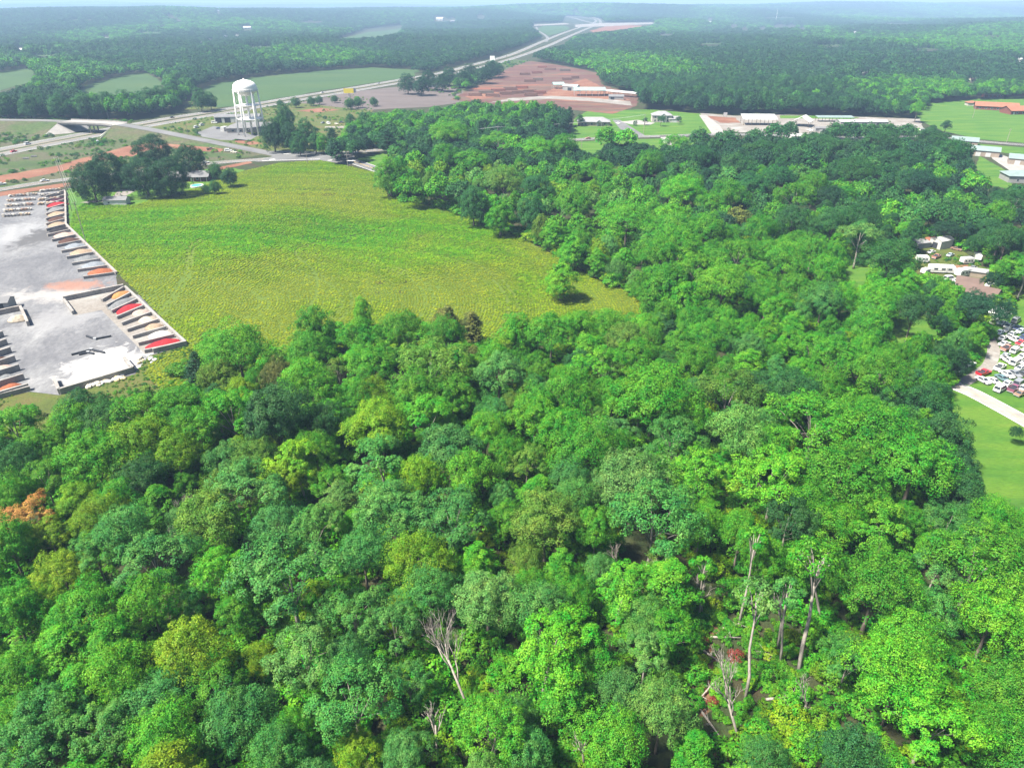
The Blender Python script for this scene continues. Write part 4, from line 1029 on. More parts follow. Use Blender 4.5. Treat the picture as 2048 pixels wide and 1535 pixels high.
# thickets along the edges of the woods, and low growth in the gaps
ex = []
for pts, ox_, oy_ in ((EDGE_PTS, 3.5, 3.0), (S_PTS, 0, -2.5)):
    for q in dense(pts, 1.5):
        ex.append((q[0] + ox_ + random.uniform(-2.5, 2.5), q[1] + oy_ + random.uniform(-2.5, 2.0), random.uniform(1.6, 4.0)))
for gpz in GAPS:
    xs = [q[0] for q in gpz]; ys = [q[1] for q in gpz]
    for _ in range(420):
        a_, b_ = random.uniform(min(xs) - 20, max(xs) + 20), random.uniform(min(ys) - 20, max(ys) + 20)
        if in_poly(np.array([a_]), np.array([b_]), gpz)[0] and vnoise(a_, b_, 40, 2.2) > -0.22:
            q = G(a_, b_); ex.append((q.x, q.y, random.uniform(.35, 1.3)))
ex = np.array(ex)
g = np.concatenate([g, ex[:, :2]]); hh = np.concatenate([hh, ex[:, 2]])
ui = rng.integers(0, 3, len(g))
uc = [vary(FC[random.choice('GGLLY')], 0.25) for _ in g]
us = [(h / PROTO[('under0', 'under1', 'under2')[i]][3] * random.uniform(0.9, 1.7),) * 2 + (h / PROTO[('under0', 'under1', 'under2')[i]][3],) for h, i in zip(hh, ui)]
scatter('undergrowth', 'low green undergrowth on the forest floor between the trunks', ['under0', 'under1', 'under2'], np.concatenate([g, hgt(g[:, 0], g[:, 1])[:, None]], 1), rng.uniform(0, 6.28, len(g)), us, ui, uc, 'undergrowth')

# weeds and small bushes on the rough ground along the roads, by the yard and in the clearings
wp = []
for poly, n_, lo, hi in ((WEST, 2600, .4, 1.7), (TOWER_LOT, 900, .3, 1.3), (VERGE, 1500, .2, .6), (CAMP, 700, .2, .9), (SLOPE, 400, .6, 2.5), (HOUSEYARD, 250, .15, .5)):
    q = np.array(gp(poly)); x_, y_ = rng.uniform(q[:, 0].min(), q[:, 0].max(), n_ * 3), rng.uniform(q[:, 1].min(), q[:, 1].max(), n_ * 3)
    u_, v_ = proj(x_, y_, 0 * x_)
    m_ = in_poly(u_, v_, poly)
    for o_ in (CLAY1, GREYLOT, YARD): m_ &= ~in_poly(u_, v_, o_)
    for r_ in (HWY_N, HWY_S, W_ROAD, OVER2, SE_ROAD): m_ &= seg_dist(x_, y_, r_) > 8.5
    x_, y_ = x_[m_][:n_], y_[m_][:n_]
    d_ = np.array([vnoise(s, t, 22, 4.4) for s, t in zip(x_, y_)])
    for s, t, w_ in zip(x_, y_, d_):
        if w_ > -0.15:
            z_ = max(0.0, 7.2 - max(0.0, float(seg_dist([s], [t], OVER2)[0]) - 6.6) / 2.1) if poly is WEST and float(proj(s, t, 0)[0]) < 330 else 0.0
            wp.append((s, t, z_ * 0, random.uniform(lo, hi) * (1 + w_), z_))
wp = [w for w in wp if w[4] < 0.3]
wi = rng.integers(0, 3, len(wp))
scatter('roadside_weeds', 'low weeds and scattered bushes on rough ground beside the roads', ['under0', 'under1', 'under2'], [(w[0], w[1], h1(w[0], w[1])) for w in wp], rng.uniform(0, 6.28, len(wp)), [(w[3] / PROTO[('under0', 'under1', 'under2')[i]][3] * 1.4,) * 2 + (w[3] / PROTO[('under0', 'under1', 'under2')[i]][3],) for w, i in zip(wp, wi)], wi, [vary(FC[random.choice('GDDOGY')], .25) for _ in wp], 'weeds')

# ------------------------------------------------------------------ the crop, plant by plant in curved rows
def tuft(name, n, h, w, seed):
    r = np.random.default_rng(seed)
    mb = MB()
    for k in range(n):
        a = 6.283 * k / n + r.uniform(-.4, .4); l = w * r.uniform(0.7, 1.1); hh_ = h * r.uniform(0.75, 1.1)
        c, s_ = math.cos(a), math.sin(a); wd = 0.11
        P = [(-s_ * wd * .5, c * wd * .5, 0.02), (s_ * wd * .5, -c * wd * .5, 0.02), (c * l * .55 + s_ * wd, s_ * l * .55 - c * wd, hh_), (c * l * .55 - s_ * wd, s_ * l * .55 + c * wd, hh_), (c * l, s_ * l, hh_ * 0.72)]
        mb.add(P, [(0, 1, 2, 3), (3, 2, 4)])
    me = bpy.data.meshes.new(name); me.from_pydata(mb.v, [], mb.f)
    me.polygons.foreach_set('use_smooth', [True] * len(me.polygons))
    me.normals_split_custom_set_from_vertices([tuple(Vector((v[0] * 0.7, v[1] * 0.7, 1)).normalized()) for v in mb.v])
    me.materials.append(M['leaf_mass'])
    return me
fp = np.array(gp(FIELD))
x0, x1, y0, y1 = fp[:, 0].min(), fp[:, 0].max(), fp[:, 1].min(), fp[:, 1].max()
cxr, cyr = G(80, 640).x, G(80, 640).y          # rows bend round this point
rr = np.arange(6, 420, 0.80)
P_ = []; PR = []
for ri, r in enumerate(rr):
    k = int(r * 3.6 / 0.95)
    a = np.linspace(-1.45, 2.75, max(8, k)) + rng.uniform(-0.3, 0.3) / r
    a = a + rng.normal(0, 0.18, len(a)) / r
    rj = r + rng.normal(0, 0.10, len(a)) + 5 * np.sin(a * 3.1 + r * 0.004)
    PR.append(np.full(len(a), ri))
    P_.append(np.stack([cxr + rj * np.cos(a) * 1.35, cyr + rj * np.sin(a) * 0.95], 1))
P_ = np.concatenate(P_); PR = np.concatenate(PR)
bx = (P_[:, 0] > x0) & (P_[:, 0] < x1) & (P_[:, 1] > y0) & (P_[:, 1] < y1)
P_ = P_[bx]; PR = PR[bx]
qx, qy = proj(P_[:, 0], P_[:, 1], 0)
mk = in_poly(qx, qy, FIELD); P_ = P_[mk]; PR = PR[mk]
qx, qy = proj(P_[:, 0], P_[:, 1], hgt(P_[:, 0], P_[:, 1]))
nz = np.array([vnoise(x, y, 34, 1.1) + 0.45 * vnoise(x, y, 11, 5.5) for x, y in P_])
track = np.zeros(len(P_), bool)
for tr in ([(290, 660), (345, 590), (375, 540), (378, 500), (400, 480)], [(300, 662), (352, 594), (383, 545), (387, 503), (408, 484)], [(600, 640), (632, 590), (628, 545), (590, 505), (640, 480), (760, 455), (830, 425)]):
    track |= seg_dist(P_[:, 0], P_[:, 1], smooth(gp(tr), 5)) < 0.6
tram = ((PR % 27) == 0) | ((PR % 27) == 3)
keep = (nz > -0.75) & (~track | (rng.uniform(0, 1, len(track)) < 0.18)) & (~tram | (rng.uniform(0, 1, len(track)) < 0.45))
PR = PR[keep]
P_, qx, qy, nz = P_[keep], qx[keep], qy[keep], nz[keep]
# the crop's own vigour: lush belt across the middle and the far edge, yellowing rows to the south and east
lush = np.clip(0.42 + 0.55 * nz + 0.75 * np.exp(-((qx - 700) / 330) ** 2 - ((qy - 470 + (qx - 700) * 0.06) / 38) ** 2) + 0.6 * np.exp(-((qx - 230) / 170) ** 2 - ((qy - 445) / 50) ** 2) - 0.35 * np.exp(-((qx - 640) / 260) ** 2 - ((qy - 395) / 32) ** 2) - 0.25 * (qy > 520) * np.clip((qy - 520) / 60, 0, 1), 0, 1)[:, None]
yel = np.array([0.172, 0.218, 0.005]); lus = np.array([0.068, 0.200, 0.003])
cc = yel * (1 - lush) + lus * lush
cc = cc * rng.uniform(0.86, 1.14, (len(P_), 1)) * (1 + 0.07 * np.where((PR // 9) % 2 == 0, 1, -1))[:, None]
hs = (0.75 + 0.5 * lush[:, 0]) * rng.uniform(0.75, 1.2, len(P_))
scatter('crop_plants', 'leafy green crop standing in curved rows across the field', [tuft('plant', 6, 0.34, 0.58, 1), tuft('plant', 5, 0.40, 0.52, 2), tuft('plant', 7, 0.30, 0.62, 3)], np.concatenate([P_, hgt(P_[:, 0], P_[:, 1])[:, None] + 0.03], 1), rng.uniform(0, 6.28, len(P_)), np.stack([hs * 1.5, hs * 1.5, hs], 1), rng.integers(0, 3, len(P_)), cc, 'crop')
print('crop', len(P_), 'mass', len(ax), 'single', len(SINGLE), cnt)

# ------------------------------------------------------------------ helpers for placed things
def zof(bx, by, py_top):
    """height of a post whose foot is seen at bx, by and whose top at py_top"""
    p = G(bx, by); lo, hi = 0.0, 90.0
    for _ in range(40):
        m = (lo + hi) / 2
        if float(proj(p.x, p.y, m)[1]) > py_top: lo = m
        else: hi = m
    return lo
def heading(px, py, dx, dy):
    a, b = G(px, py), G(px + dx, py + dy)
    return math.atan2(b.y - a.y, b.x - a.x)

# ------------------------------------------------------------------ bridge over the highway
ap = np.array(OVER)
def along(px):
    qx, _ = proj(ap[:, 0], ap[:, 1], ap[:, 2])
    return int(np.argmin(np.abs(qx - px)))
ia, ib = along(126), along(236)
ribbon('bridge_road', [tuple(p) for p in OVER[:ia + 1]], 9.5, 'concrete_road', 0.14)
ribbon('bridge_road', [tuple(p) for p in OVER[ib:]], 9.5, 'asphalt', 0.14)
emb = MB()
def bank(seg, mbk):
    L = []
    for i, p in enumerate(seg):
        a = seg[max(i - 1, 0)]; b = seg[min(i + 1, len(seg) - 1)]
        d = Vector((b[0] - a[0], b[1] - a[1], 0)).normalized(); s = Vector((-d.y, d.x, 0))
        z = p[2]
        c = Vector((p[0], p[1], 0))
        w = 6.6
        L.append([tuple(c + s * (w + z * 2.1) + Vector((0, 0, -0.2))), tuple(c + s * w + Vector((0, 0, z))), tuple(c - s * w + Vector((0, 0, z))), tuple(c - s * (w + z * 2.1) + Vector((0, 0, -0.2)))])
    mbk.loft(L)
bank([tuple(p) for p in OVER[:ia + 1]], emb)
tag(emb.build('embankment', 'scrub'), kind='structure')
emb = MB(); bank([tuple(p) for p in OVER[ib:]], emb)
tag(emb.build('embankment', 'scrub'), kind='structure')
br = thing('road_bridge', 'pale concrete road bridge crossing the two highway carriageways', 'bridge', (0, 0, 0))
seg = [Vector(p) for p in OVER[ia:ib + 1]]
def strip(off, w, z0, z1, name, mat):
    rings = []
    for i, p in enumerate(seg):
        d = seg[min(i + 1, len(seg) - 1)] - seg[max(i - 1, 0)]; d.z = 0; d.normalize(); s = Vector((-d.y, d.x, 0))
        rings.append([tuple(p + s * (off + a * w / 2) + Vector((0, 0, zz))) for a, zz in ((-1, z0), (1, z0), (1, z1), (-1, z1))])
    return MB().loft(rings).build(name, mat, br)
strip(0, 15.0, -0.25, 0.15, 'deck', 'concrete')
for o_ in (-6.4, -2.2, 2.2, 6.4):
    strip(o_, 0.7, -1.5, -0.25, 'girder', 'concrete_old')
for o_ in (-7.35, 7.35):
    strip(o_, 0.28, 0.15, 1.0, 'parapet', 'concrete')
mid = seg[len(seg) // 2]
dd = (seg[-1] - seg[0]).normalized(); sd_ = Vector((-dd.y, dd.x, 0))
ang = math.atan2(dd.y, dd.x)
strip_cap = MB().box(mid.x, mid.y, mid.z - 2.3, 1.3, 11.2, 0.8, ang).build('pier_cap', 'concrete', br)
for k in (-4, 0, 4):
    q = mid + sd_ * k
    MB().tube([(q.x, q.y, -0.1), (q.x, q.y, mid.z - 2.3)], [0.55, 0.55], 12).build('pier', 'concrete', br)
for e, sg in ((seg[0], 1), (seg[-1], -1)):
    d2 = dd * sg
    P = []
    for s_ in (-1, 1):
        for l_, z_, hw in ((0.2, e.z - .6, 7.6), (13.0, 0.13, 8.5), (0.2, 0.13, 23.0)):
            q = e + d2 * l_ + sd_ * s_ * hw
            P.append((q.x, q.y, z_))
    MB().add(P, [(0, 1, 2), (3, 5, 4), (0, 3, 4, 1), (1, 4, 5, 2), (2, 5, 3, 0)]).build('abutment_slope', 'concrete', br)

# ------------------------------------------------------------------ water tower
tb = G(505, 269)
wt = thing('water_tower', 'tall white water tower with domed tank on splayed legs', 'water tower', (tb.x, tb.y, 0))
R_ = 9.0
MB().lathe([(0.05, 28.6), (2.5, 28.9), (5.2, 29.8), (7.4, 31.2), (8.7, 32.6), (9.0, 33.4), (9.0, 35.2), (8.6, 36.8), (7.4, 38.3), (5.2, 39.5), (2.6, 40.2), (0.05, 40.4)], 32).build('tank', 'white_steel', wt, True)
MB().lathe([(8.9, 32.5), (9.6, 32.5), (9.6, 32.75), (8.9, 32.75)], 32).build('catwalk', 'white_steel', wt)
MB().lathe([(9.45, 33.65), (9.6, 33.65), (9.6, 33.8), (9.45, 33.8)], 32).build('handrail', 'white_steel', wt)
for k in range(16):
    a = k * 6.2832 / 16
    MB().tube([(9.52 * math.cos(a), 9.52 * math.sin(a), 32.75), (9.52 * math.cos(a), 9.52 * math.sin(a), 33.7)], 0.05, 4).build('rail_post', 'white_steel', wt)
legs = [k * 6.2832 / 6 + 0.25 for k in range(6)]
for a in legs:
    MB().tube([(10.6 * math.cos(a), 10.6 * math.sin(a), 0.3), (8.8 * math.cos(a), 8.8 * math.sin(a), 33.2)], [0.62, 0.56], 10).build('leg', 'white_steel', wt, True)
    MB().box(10.6 * math.cos(a), 10.6 * math.sin(a), 0, 1.8, 1.8, 0.5, a).build('footing', 'concrete', wt)
for zz, rr_ in ((12, 9.95), (22, 9.4)):
    MB().lathe([(rr_ - .1, zz), (rr_ + .1, zz), (rr_ + .1, zz + .22), (rr_ - .1, zz + .22)], 6).build('strut_ring', 'white_steel', wt).rotation_euler = (0, 0, 0.25)
for i in range(6):
    a, b = legs[i], legs[(i + 1) % 6]
    for z0, z1 in ((1, 12), (12, 22), (22, 31)):
        r0, r1 = 10.6 - z0 * 0.0545, 10.6 - z1 * 0.0545
        MB().tube([(r0 * math.cos(a), r0 * math.sin(a), z0), (r1 * math.cos(b), r1 * math.sin(b), z1)], 0.05, 4).build('tie_rod', 'white_steel', wt)
MB().tube([(0, 0, 0), (0, 0, 29)], [0.9, 0.8], 12).build('riser_pipe', 'white_steel', wt, True)
MB().lathe([(0.5, 40.3), (0.5, 41.0), (0.7, 41.1), (0.1, 41.4)], 10).build('roof_vent', 'white_steel', wt)

# ------------------------------------------------------------------ buildings
for nm, c in (('w_white', (0.518, 0.511, 0.490)), ('w_beige', (0.331, 0.295, 0.252)), ('w_brick', (0.180, 0.061, 0.043)), ('w_cream', (0.432, 0.403, 0.346)), ('w_grey', (0.288, 0.288, 0.281)), ('w_tan', (0.302, 0.245, 0.194)),
              ('r_grey', (0.173, 0.173, 0.180)), ('r_ltgrey', (0.259, 0.259, 0.266)), ('r_white', (0.504, 0.511, 0.504)), ('r_green', (0.202, 0.266, 0.259)), ('r_red', (0.302, 0.122, 0.072)), ('r_brown', (0.140, 0.095, 0.080)), ('r_teal', (0.259, 0.418, 0.403)), ('d_dark', (0.036, 0.040, 0.050)), ('d_white', (0.504, 0.504, 0.497)), ('trim', (0.504, 0.504, 0.490)), ('w_wood', (0.144, 0.094, 0.065))):
    M[nm] = plain(nm, tuple(v * .85 for v in c), 0.7, var=0.10, scale=0.35)
def building(name, label, cat, px, py, yaw, Lx, Wy, h, roof='gable', rh=2.0, wall='w_white', rm='r_grey', over=0.4, openings=(), posts=False, porch=None, group=None, z=0.0, chimney=False, gables=()):
    p = G(px, py)
    z = h1(p.x, p.y) if math.hypot(p.x, p.y) > 1000 else z
    o = thing(name, label, cat, (p.x, p.y, z), math.radians(yaw), group)
    a, b = Lx / 2, Wy / 2
    if posts:
        n = max(2, int(Lx / 6) + 1)
        for i in range(n):
            for s in (-1, 1):
                MB().box(-a + 0.2 + i * (Lx - 0.4) / (n - 1), s * (b - 0.2), 0, 0.28, 0.28, h).build('post', 'w_wood' if wall == 'w_wood' else 'steel', o)
    elif roof == 'gable':
        MB().prism([(-b, -0.3), (b, -0.3), (b, h), (0, h + rh * 0.98), (-b, h)], 'x', -a, a).build('wall', wall, o)
    else:
        MB().box(0, 0, -0.3, Lx, Wy, h + 0.3).build('wall', wall, o)
    t = 0.16
    if roof == 'gable':
        k = rh / b
        y1, z1 = b + over, h - over * k
        MB().prism([(-y1, z1), (0, h + rh), (y1, z1), (y1, z1 + t), (0, h + rh + t), (-y1, z1 + t)], 'x', -a - over, a + over).build('roof', rm, o)
    elif roof == 'hip':
        A, B = a + over, b + over
        r = max(0.3, a - b)
        P = [(-A, -B, h + .004), (A, -B, h + .004), (A, B, h + .004), (-A, B, h + .004), (-A, -B, h + .2), (A, -B, h + .2), (A, B, h + .2), (-A, B, h + .2), (-r, 0, h + rh), (r, 0, h + rh)]
        MB().add(P, [(0, 3, 2, 1), (0, 1, 5, 4), (1, 2, 6, 5), (2, 3, 7, 6), (3, 0, 4, 7), (4, 5, 9, 8), (5, 6, 9), (6, 7, 8, 9), (7, 4, 8)]).build('roof', rm, o)
    elif roof == 'flat':
        MB().box(0, 0, h + .004, Lx + 2 * over, Wy + 2 * over, 0.35).build('roof', rm, o)
    elif roof == 'shed':
        y1 = b + over
        MB().prism([(-y1, h), (y1, h + rh), (y1, h + rh + t), (-y1, h + t)], 'x', -a - over, a + over).build('roof', rm, o)
        if not posts:
            MB().prism([(-b, h - 0.02), (b, h - 0.02), (b, h + rh * 0.9)], 'x', -a, a).build('wall', wall, o)
    for kind, side, u, zz, w_, h_ in openings:
        mat_ = {'window': 'glass', 'door': 'd_white', 'dark_door': 'd_dark', 'garage_door': 'd_white', 'bay_door': 'd_dark'}[kind]
        nm = {'dark_door': 'door', 'bay_door': 'bay_door'}.get(kind, kind)
        d = 0.09
        if side in 'sn':
            y = (-b - d / 2 + 0.02) * (1 if side == 's' else -1)
            q = MB().box(u, y, zz, w_, d, h_).build(nm, mat_, o)
            if kind == 'window':
                fr = MB()
                for xx in (-w_ / 2 - .06, w_ / 2 + .06): fr.box(u + xx, y, zz - .1, .12, d + .05, h_ + .2)
                for z_ in (-.12, h_): fr.box(u, y, zz + z_, w_ + .24, d + .06, .12)
                fr.build('frame', 'trim', q)
        else:
            x = (a + d / 2 - 0.02) * (1 if side == 'e' else -1)
            q = MB().box(x, u, zz, d, w_, h_).build(nm, mat_, o)
            if kind == 'window':
                fr = MB()
                for yy in (-w_ / 2 - .06, w_ / 2 + .06): fr.box(x, u + yy, zz - .1, d + .05, .12, h_ + .2)
                for z_ in (-.12, h_): fr.box(x, u, zz + z_, d + .06, w_ + .24, .12)
                fr.build('frame', 'trim', q)
    for gx, gw, gd in gables:      # small cross gables with a porch on the south front
        MB().prism([(gx - gw / 2, h - 0.1), (gx + gw / 2, h - 0.1), (gx, h + gw * 0.34)], 'y', -b - gd, -b + 2.0).build('porch_gable', 'trim', o)
        k = 0.34 * 2
        e = gw / 2 + 0.35
        MB().prism([(gx - e, h - 0.1 - 0.35 * k), (gx, h + gw * 0.34 + .02), (gx + e, h - 0.1 - 0.35 * k), (gx + e, h + .06 - 0.35 * k), (gx, h + gw * 0.34 + .2), (gx - e, h + .06 - 0.35 * k)], 'y', -b - gd - 0.3, -b + 2.6).build('porch_roof', rm, o)
        for s in (-1, 1):
            MB().box(gx + s * (gw / 2 - .2), -b - gd + .2, 0, .3, .3, h - .1).build('porch_post', 'trim', o)
    if chimney:
        MB().box(a * 0.4, 0.6, h + rh * 0.3, 0.9, 0.7, rh * 0.7 + 0.9).build('chimney', 'w_brick', o)
    return o
W5 = lambda side, us, z=1.0, w=1.2, h=1.3: [('window', side, u, z, w, h) for u in us]
building('workshop', 'white metal workshop with two dark bay doors behind the water tower', 'workshop', 478, 243, 8, 38, 14, 4.8, 'gable', 1.4, 'w_white', 'r_grey', 0.3, [('bay_door', 's', -15.5, 0, 5, 4.2), ('bay_door', 's', -8, 0, 5, 4.2), ('door', 's', -3, 0, 1.2, 2.2)])
building('office_building', 'long beige building with grey hip roof at the tower foot', 'building', 516, 262, 6, 46, 15, 3.4, 'hip', 3.6, 'w_beige', 'r_grey', 0.8, W5('s', [-18, -12, -6, 2, 8, 14, 19], 1.0, 1.8, 1.3) + [('door', 's', -15, 0, 1.3, 2.3)])
building('storage_container', 'white box container parked at the left end of the beige building', 'container', 449, 262, 80, 6.2, 3.2, 3.0, 'flat', 0, 'w_white', 'r_white', 0.05, [('dark_door', 'e', 0, 0, 1.2, 2.2)])
building('brick_house', 'brick house with grey roof and white porch posts under dark trees', 'house', 382, 360, 8, 22, 9, 3.0, 'gable', 2.2, 'w_brick', 'r_grey', 0.7, W5('s', [-8, -5, 5], 1.0, 1.4, 1.3) + [('door', 's', 1.5, 0, 1.0, 2.1)] + W5('e', [-2, 2]), chimney=True)
hp = [o for o in bpy.data.objects if o.name == 'brick_house'][0]
for u in (3.2, 7.2, 10.6):
    MB().box(u, -4.5 - 1.7, 0, .22, .22, 2.75).build('porch_post', 'trim', hp)
MB().box(7, -5.45, 2.72, 9, 2.2, .14).build('porch_roof', 'r_grey', hp)
building('shed', 'long white shed with grey roof at the top of the crop field', 'shed', 235, 408, 3, 11.6, 5.2, 2.7, 'gable', 1.3, 'w_white', 'r_grey', 0.35, [('door', 's', 1.2, 0, 1.0, 2.0), ('window', 's', -3, 1.0, .9, .8)])
building('house', 'low grey hip-roofed house with white gabled porch on a green lawn', 'house', 1187, 250, -2, 27, 12, 3.2, 'hip', 3.4, 'w_tan', 'r_ltgrey', 0.7, W5('s', [-10, -7, -2, 9], .9, 1.5, 1.5) + [('door', 's', 3.0, 0, 1.1, 2.2)], gables=[(4.0, 5.0, 1.8)])
building('house', 'two-storey white house with grey roof between two small lawn trees', 'house', 1322, 243, -4, 17, 11, 5.6, 'hip', 3.2, 'w_cream', 'r_ltgrey', 0.6, W5('s', [-6, -3, 5], .9, 1.3, 1.5) + W5('s', [-6, -3, 5], 3.6, 1.3, 1.3) + [('door', 's', 0.9, 0, 1.2, 2.2)], gables=[(1.0, 5.0, 2.0)])
building('garage', 'low pale garage wing right of the two-storey house', 'garage', 1347, 244, -4, 9, 8, 3.0, 'gable', 1.9, 'w_cream', 'r_ltgrey', 0.4, [('garage_door', 's', 0, 0, 4.6, 2.3)])
building('open_shed', 'white-roofed open shed on posts by the red clay yard', 'shed', 1516, 249, -3, 28, 12, 5.0, 'shed', 2.6, 'w_wood', 'r_white', 0.5, posts=True)
building('open_shed', 'steep white gabled open shed in the middle of the gravel yard', 'shed', 1604, 252, 58, 15, 13, 4.6, 'gable', 3.6, 'w_wood', 'r_white', 0.8, posts=True)
building('open_shed', 'long low pale-green canopy shed at the back of the gravel yard', 'shed', 1668, 243, -2, 31, 7, 3.6, 'shed', 0.8, 'w_wood', 'r_green', 0.4, posts=True)
building('warehouse', 'long white flat-roofed warehouse at the right of the gravel yard', 'warehouse', 1722, 252, -2, 40, 12, 4.2, 'gable', 0.9, 'w_grey', 'r_white', 0.3, [('bay_door', 's', -15, 0, 4, 3.2), ('bay_door', 's', 0, 0, 4, 3.2), ('bay_door', 's', 12, 0, 4, 3.2)])
building('shed', 'small grey shed in front of the gabled open shed', 'shed', 1640, 263, -2, 9.5, 5, 2.8, 'gable', 1.0, 'w_grey', 'r_grey', 0.3, [('garage_door', 's', 0, 0, 3, 2.2)])
building('shop_building', 'white-roofed building half hidden by trees below the gravel yard', 'building', 1598, 280, -4, 14, 8, 3.4, 'gable', 1.2, 'w_white', 'r_white', 0.4, W5('s', [-4, 0, 4]))
building('sawmill_shed', 'large pale-green roofed sawmill shed open at the front', 'sawmill', 1178, 191, -2, 34, 15, 6.2, 'gable', 2.4, 'steel', 'r_teal', 0.7, posts=True)
building('sawmill_shed', 'small teal-roofed shed at the left end of the sawmill', 'sawmill', 1116, 177, 6, 13, 12, 5.0, 'gable', 2.0, 'steel', 'r_teal', 0.5, posts=True)
building('sawmill_shed', 'pale-roofed shed between the teal shed and the large sawmill shed', 'sawmill', 1142, 181, -28, 18, 9, 5.0, 'gable', 1.6, 'w_grey', 'r_white', 0.4, [('bay_door', 's', 0, 0, 5, 3.6)])
building('conveyor_shed', 'narrow white-roofed lean-to stretching right from the sawmill', 'shed', 1238, 192, -42, 46, 7, 4.2, 'shed', 0.9, 'w_wood', 'r_white', 0.3, posts=True)
building('shed', 'grey-roofed lumber shed below the white lean-to', 'shed', 1232, 199, -6, 16, 8, 3.4, 'gable', 1.6, 'w_grey', 'r_grey', 0.4, [('bay_door', 's', -4, 0, 4, 2.8)])
building('church_hall', 'long brick hall with orange-red roof on the big lawn', 'building', 1990, 219, -24, 36, 15, 3.6, 'gable', 3.0, 'w_brick', 'r_red', 0.8, W5('s', [-14, -9, -4, 1, 6, 11], 1.0, 1.6, 1.4))
building('church_hall', 'orange-red roofed wing joining the long brick hall from the right', 'building', 2034, 227, 3, 24, 16, 3.6, 'gable', 3.2, 'w_brick', 'r_red', 0.8, W5('s', [-6, 0, 6], 1.0, 1.8, 1.4) + [('door', 's', -9, 0, 1.6, 2.3)])
building('outbuilding', 'small cream outbuilding with orange-red roof left of the brick hall', 'building', 1942, 211, -6, 9.5, 8, 2.8, 'hip', 1.8, 'w_cream', 'r_red', 0.6, [('garage_door', 's', 1, 0, 2.6, 2.1)])
building('house', 'low house with pale roof behind the orange-roofed hall', 'house', 1984, 194, -5, 19, 10, 3.0, 'gable', 2.4, 'w_brick', 'r_ltgrey', 0.6, W5('s', [-6, -2, 3, 7]))
building('storage_unit', 'tan storage building with grey-green roof nearest the big lawn', 'storage unit', 1927, 290, -30, 17, 13, 3.8, 'gable', 2.0, 'w_tan', 'r_green', 0.5, [('garage_door', 's', -4, 0, 3, 2.6), ('garage_door', 's', 2, 0, 3, 2.6)])
building('storage_unit', 'tan storage building with grey-green roof, middle of the three', 'storage unit', 1968, 310, -30, 17, 13, 3.8, 'gable', 2.0, 'w_tan', 'r_green', 0.5, [('garage_door', 's', -4, 0, 3, 2.6), ('garage_door', 's', 2, 0, 3, 2.6), ('door', 'e', 0, 0, 1.1, 2.1)])
building('storage_unit', 'tan storage building with grey-green roof at the picture edge', 'storage unit', 2054, 328, -30, 22, 12, 3.8, 'gable', 2.0, 'w_tan', 'r_green', 0.5, [('garage_door', 's', -6, 0, 3, 2.6)])
building('storage_unit', 'grey building with grey-green hip roof below the concrete apron', 'storage unit', 2050, 362, -10, 24, 13, 3.8, 'hip', 2.4, 'w_grey', 'r_green', 0.6, W5('s', [-7, -3, 1, 5]))
building('bungalow', 'bungalow with brown shingle roof among the parked campers', 'house', 1953, 596, -46, 12, 8, 2.9, 'gable', 2.0, 'w_white', 'r_brown', 0.5, W5('s', [-3.5, 0, 3.5], .9, 1.1, 1.1))
building('bungalow', 'brown-roofed wing up-left of the bungalow beside the campers', 'house', 1934, 577, -30, 8, 6.5, 2.7, 'gable', 1.7, 'w_white', 'r_brown', 0.5, W5('s', [-2, 2], .9, 1.0, 1.0))
building('barn', 'white metal barn at the far end of the camper clearing', 'barn', 1880, 494, 24, 7.5, 5.5, 3.6, 'gable', 1.2, 'w_white', 'r_white', 0.2, [('bay_door', 'w', 0, 0, 2.4, 2.6)])
building('shed', 'low grey shed left of the white barn in the clearing', 'shed', 1840, 494, 18, 7, 4, 2.3, 'shed', 0.6, 'w_grey', 'r_ltgrey', 0.3)
building('shed', 'rusty-roofed shed between the grey shed and the white barn', 'shed', 1855, 489, 12, 5, 3.4, 2.4, 'gable', 0.9, 'w_wood', 'r_red', 0.3)
building('shed', 'tan shed beside the yellow vans in the camper clearing', 'shed', 1952, 552, -28, 6.5, 3.6, 2.3, 'gable', 0.9, 'w_tan', 'r_ltgrey', 0.3)
building('dark_shed', 'dark grey shed at the left edge of the storage yard', 'shed', 2, 618, 12, 8, 6, 3.2, 'gable', 1.0, 'w_grey', 'r_grey', 0.2, [('bay_door', 's', 1, 0, 3, 3)])
pos_word = {0: 'far left', 1: 'left', 2: 'middle', 3: 'right', 4: 'far right'}
fh = {}
for i, (a, b, w, h, c) in enumerate(FAR_HOUSES):
    s = mpp(a, b)
    bw = min(34, max(10, w * s))
    bh = min(8.0, max(4, h * s * 0.6))
    wm, rm_, cn = {'w': ('w_white', 'r_white', 'white'), 'g': ('w_grey', 'r_ltgrey', 'grey'), 'r': ('w_tan', 'r_red', 'red-roofed'), 'b': ('w_cream', 'r_brown', 'brown-roofed')}[c]
    k = (cn, pos_word[int(a / 410)], 'small' if w < 7 else 'wide', 'near the horizon' if b < 45 else 'in the hazy woods')
    fh[k] = fh.get(k, 0) + 1
    extra_ = '' if fh[k] == 1 else f', {ORD[fh[k] - 1]}from left'
    building('distant_house', f'{k[2]} {cn} house {k[3]} at {k[1]}{extra_}', 'house', a, b + h * 0.4, random.uniform(-25, 25), bw, bw * 0.55, bh, 'gable', bw * 0.16, wm, rm_, 0.5, [('window', 's', -bw * .25, bh * .4, bw * .12, bh * .3), ('window', 's', bw * .2, bh * .4, bw * .12, bh * .3)], group='houses far off in the woods')
ms = G(1552, 42)
mast = thing('radio_mast', 'thin pale radio mast rising from the far woods', 'mast', (ms.x, ms.y, h1(ms.x, ms.y)))
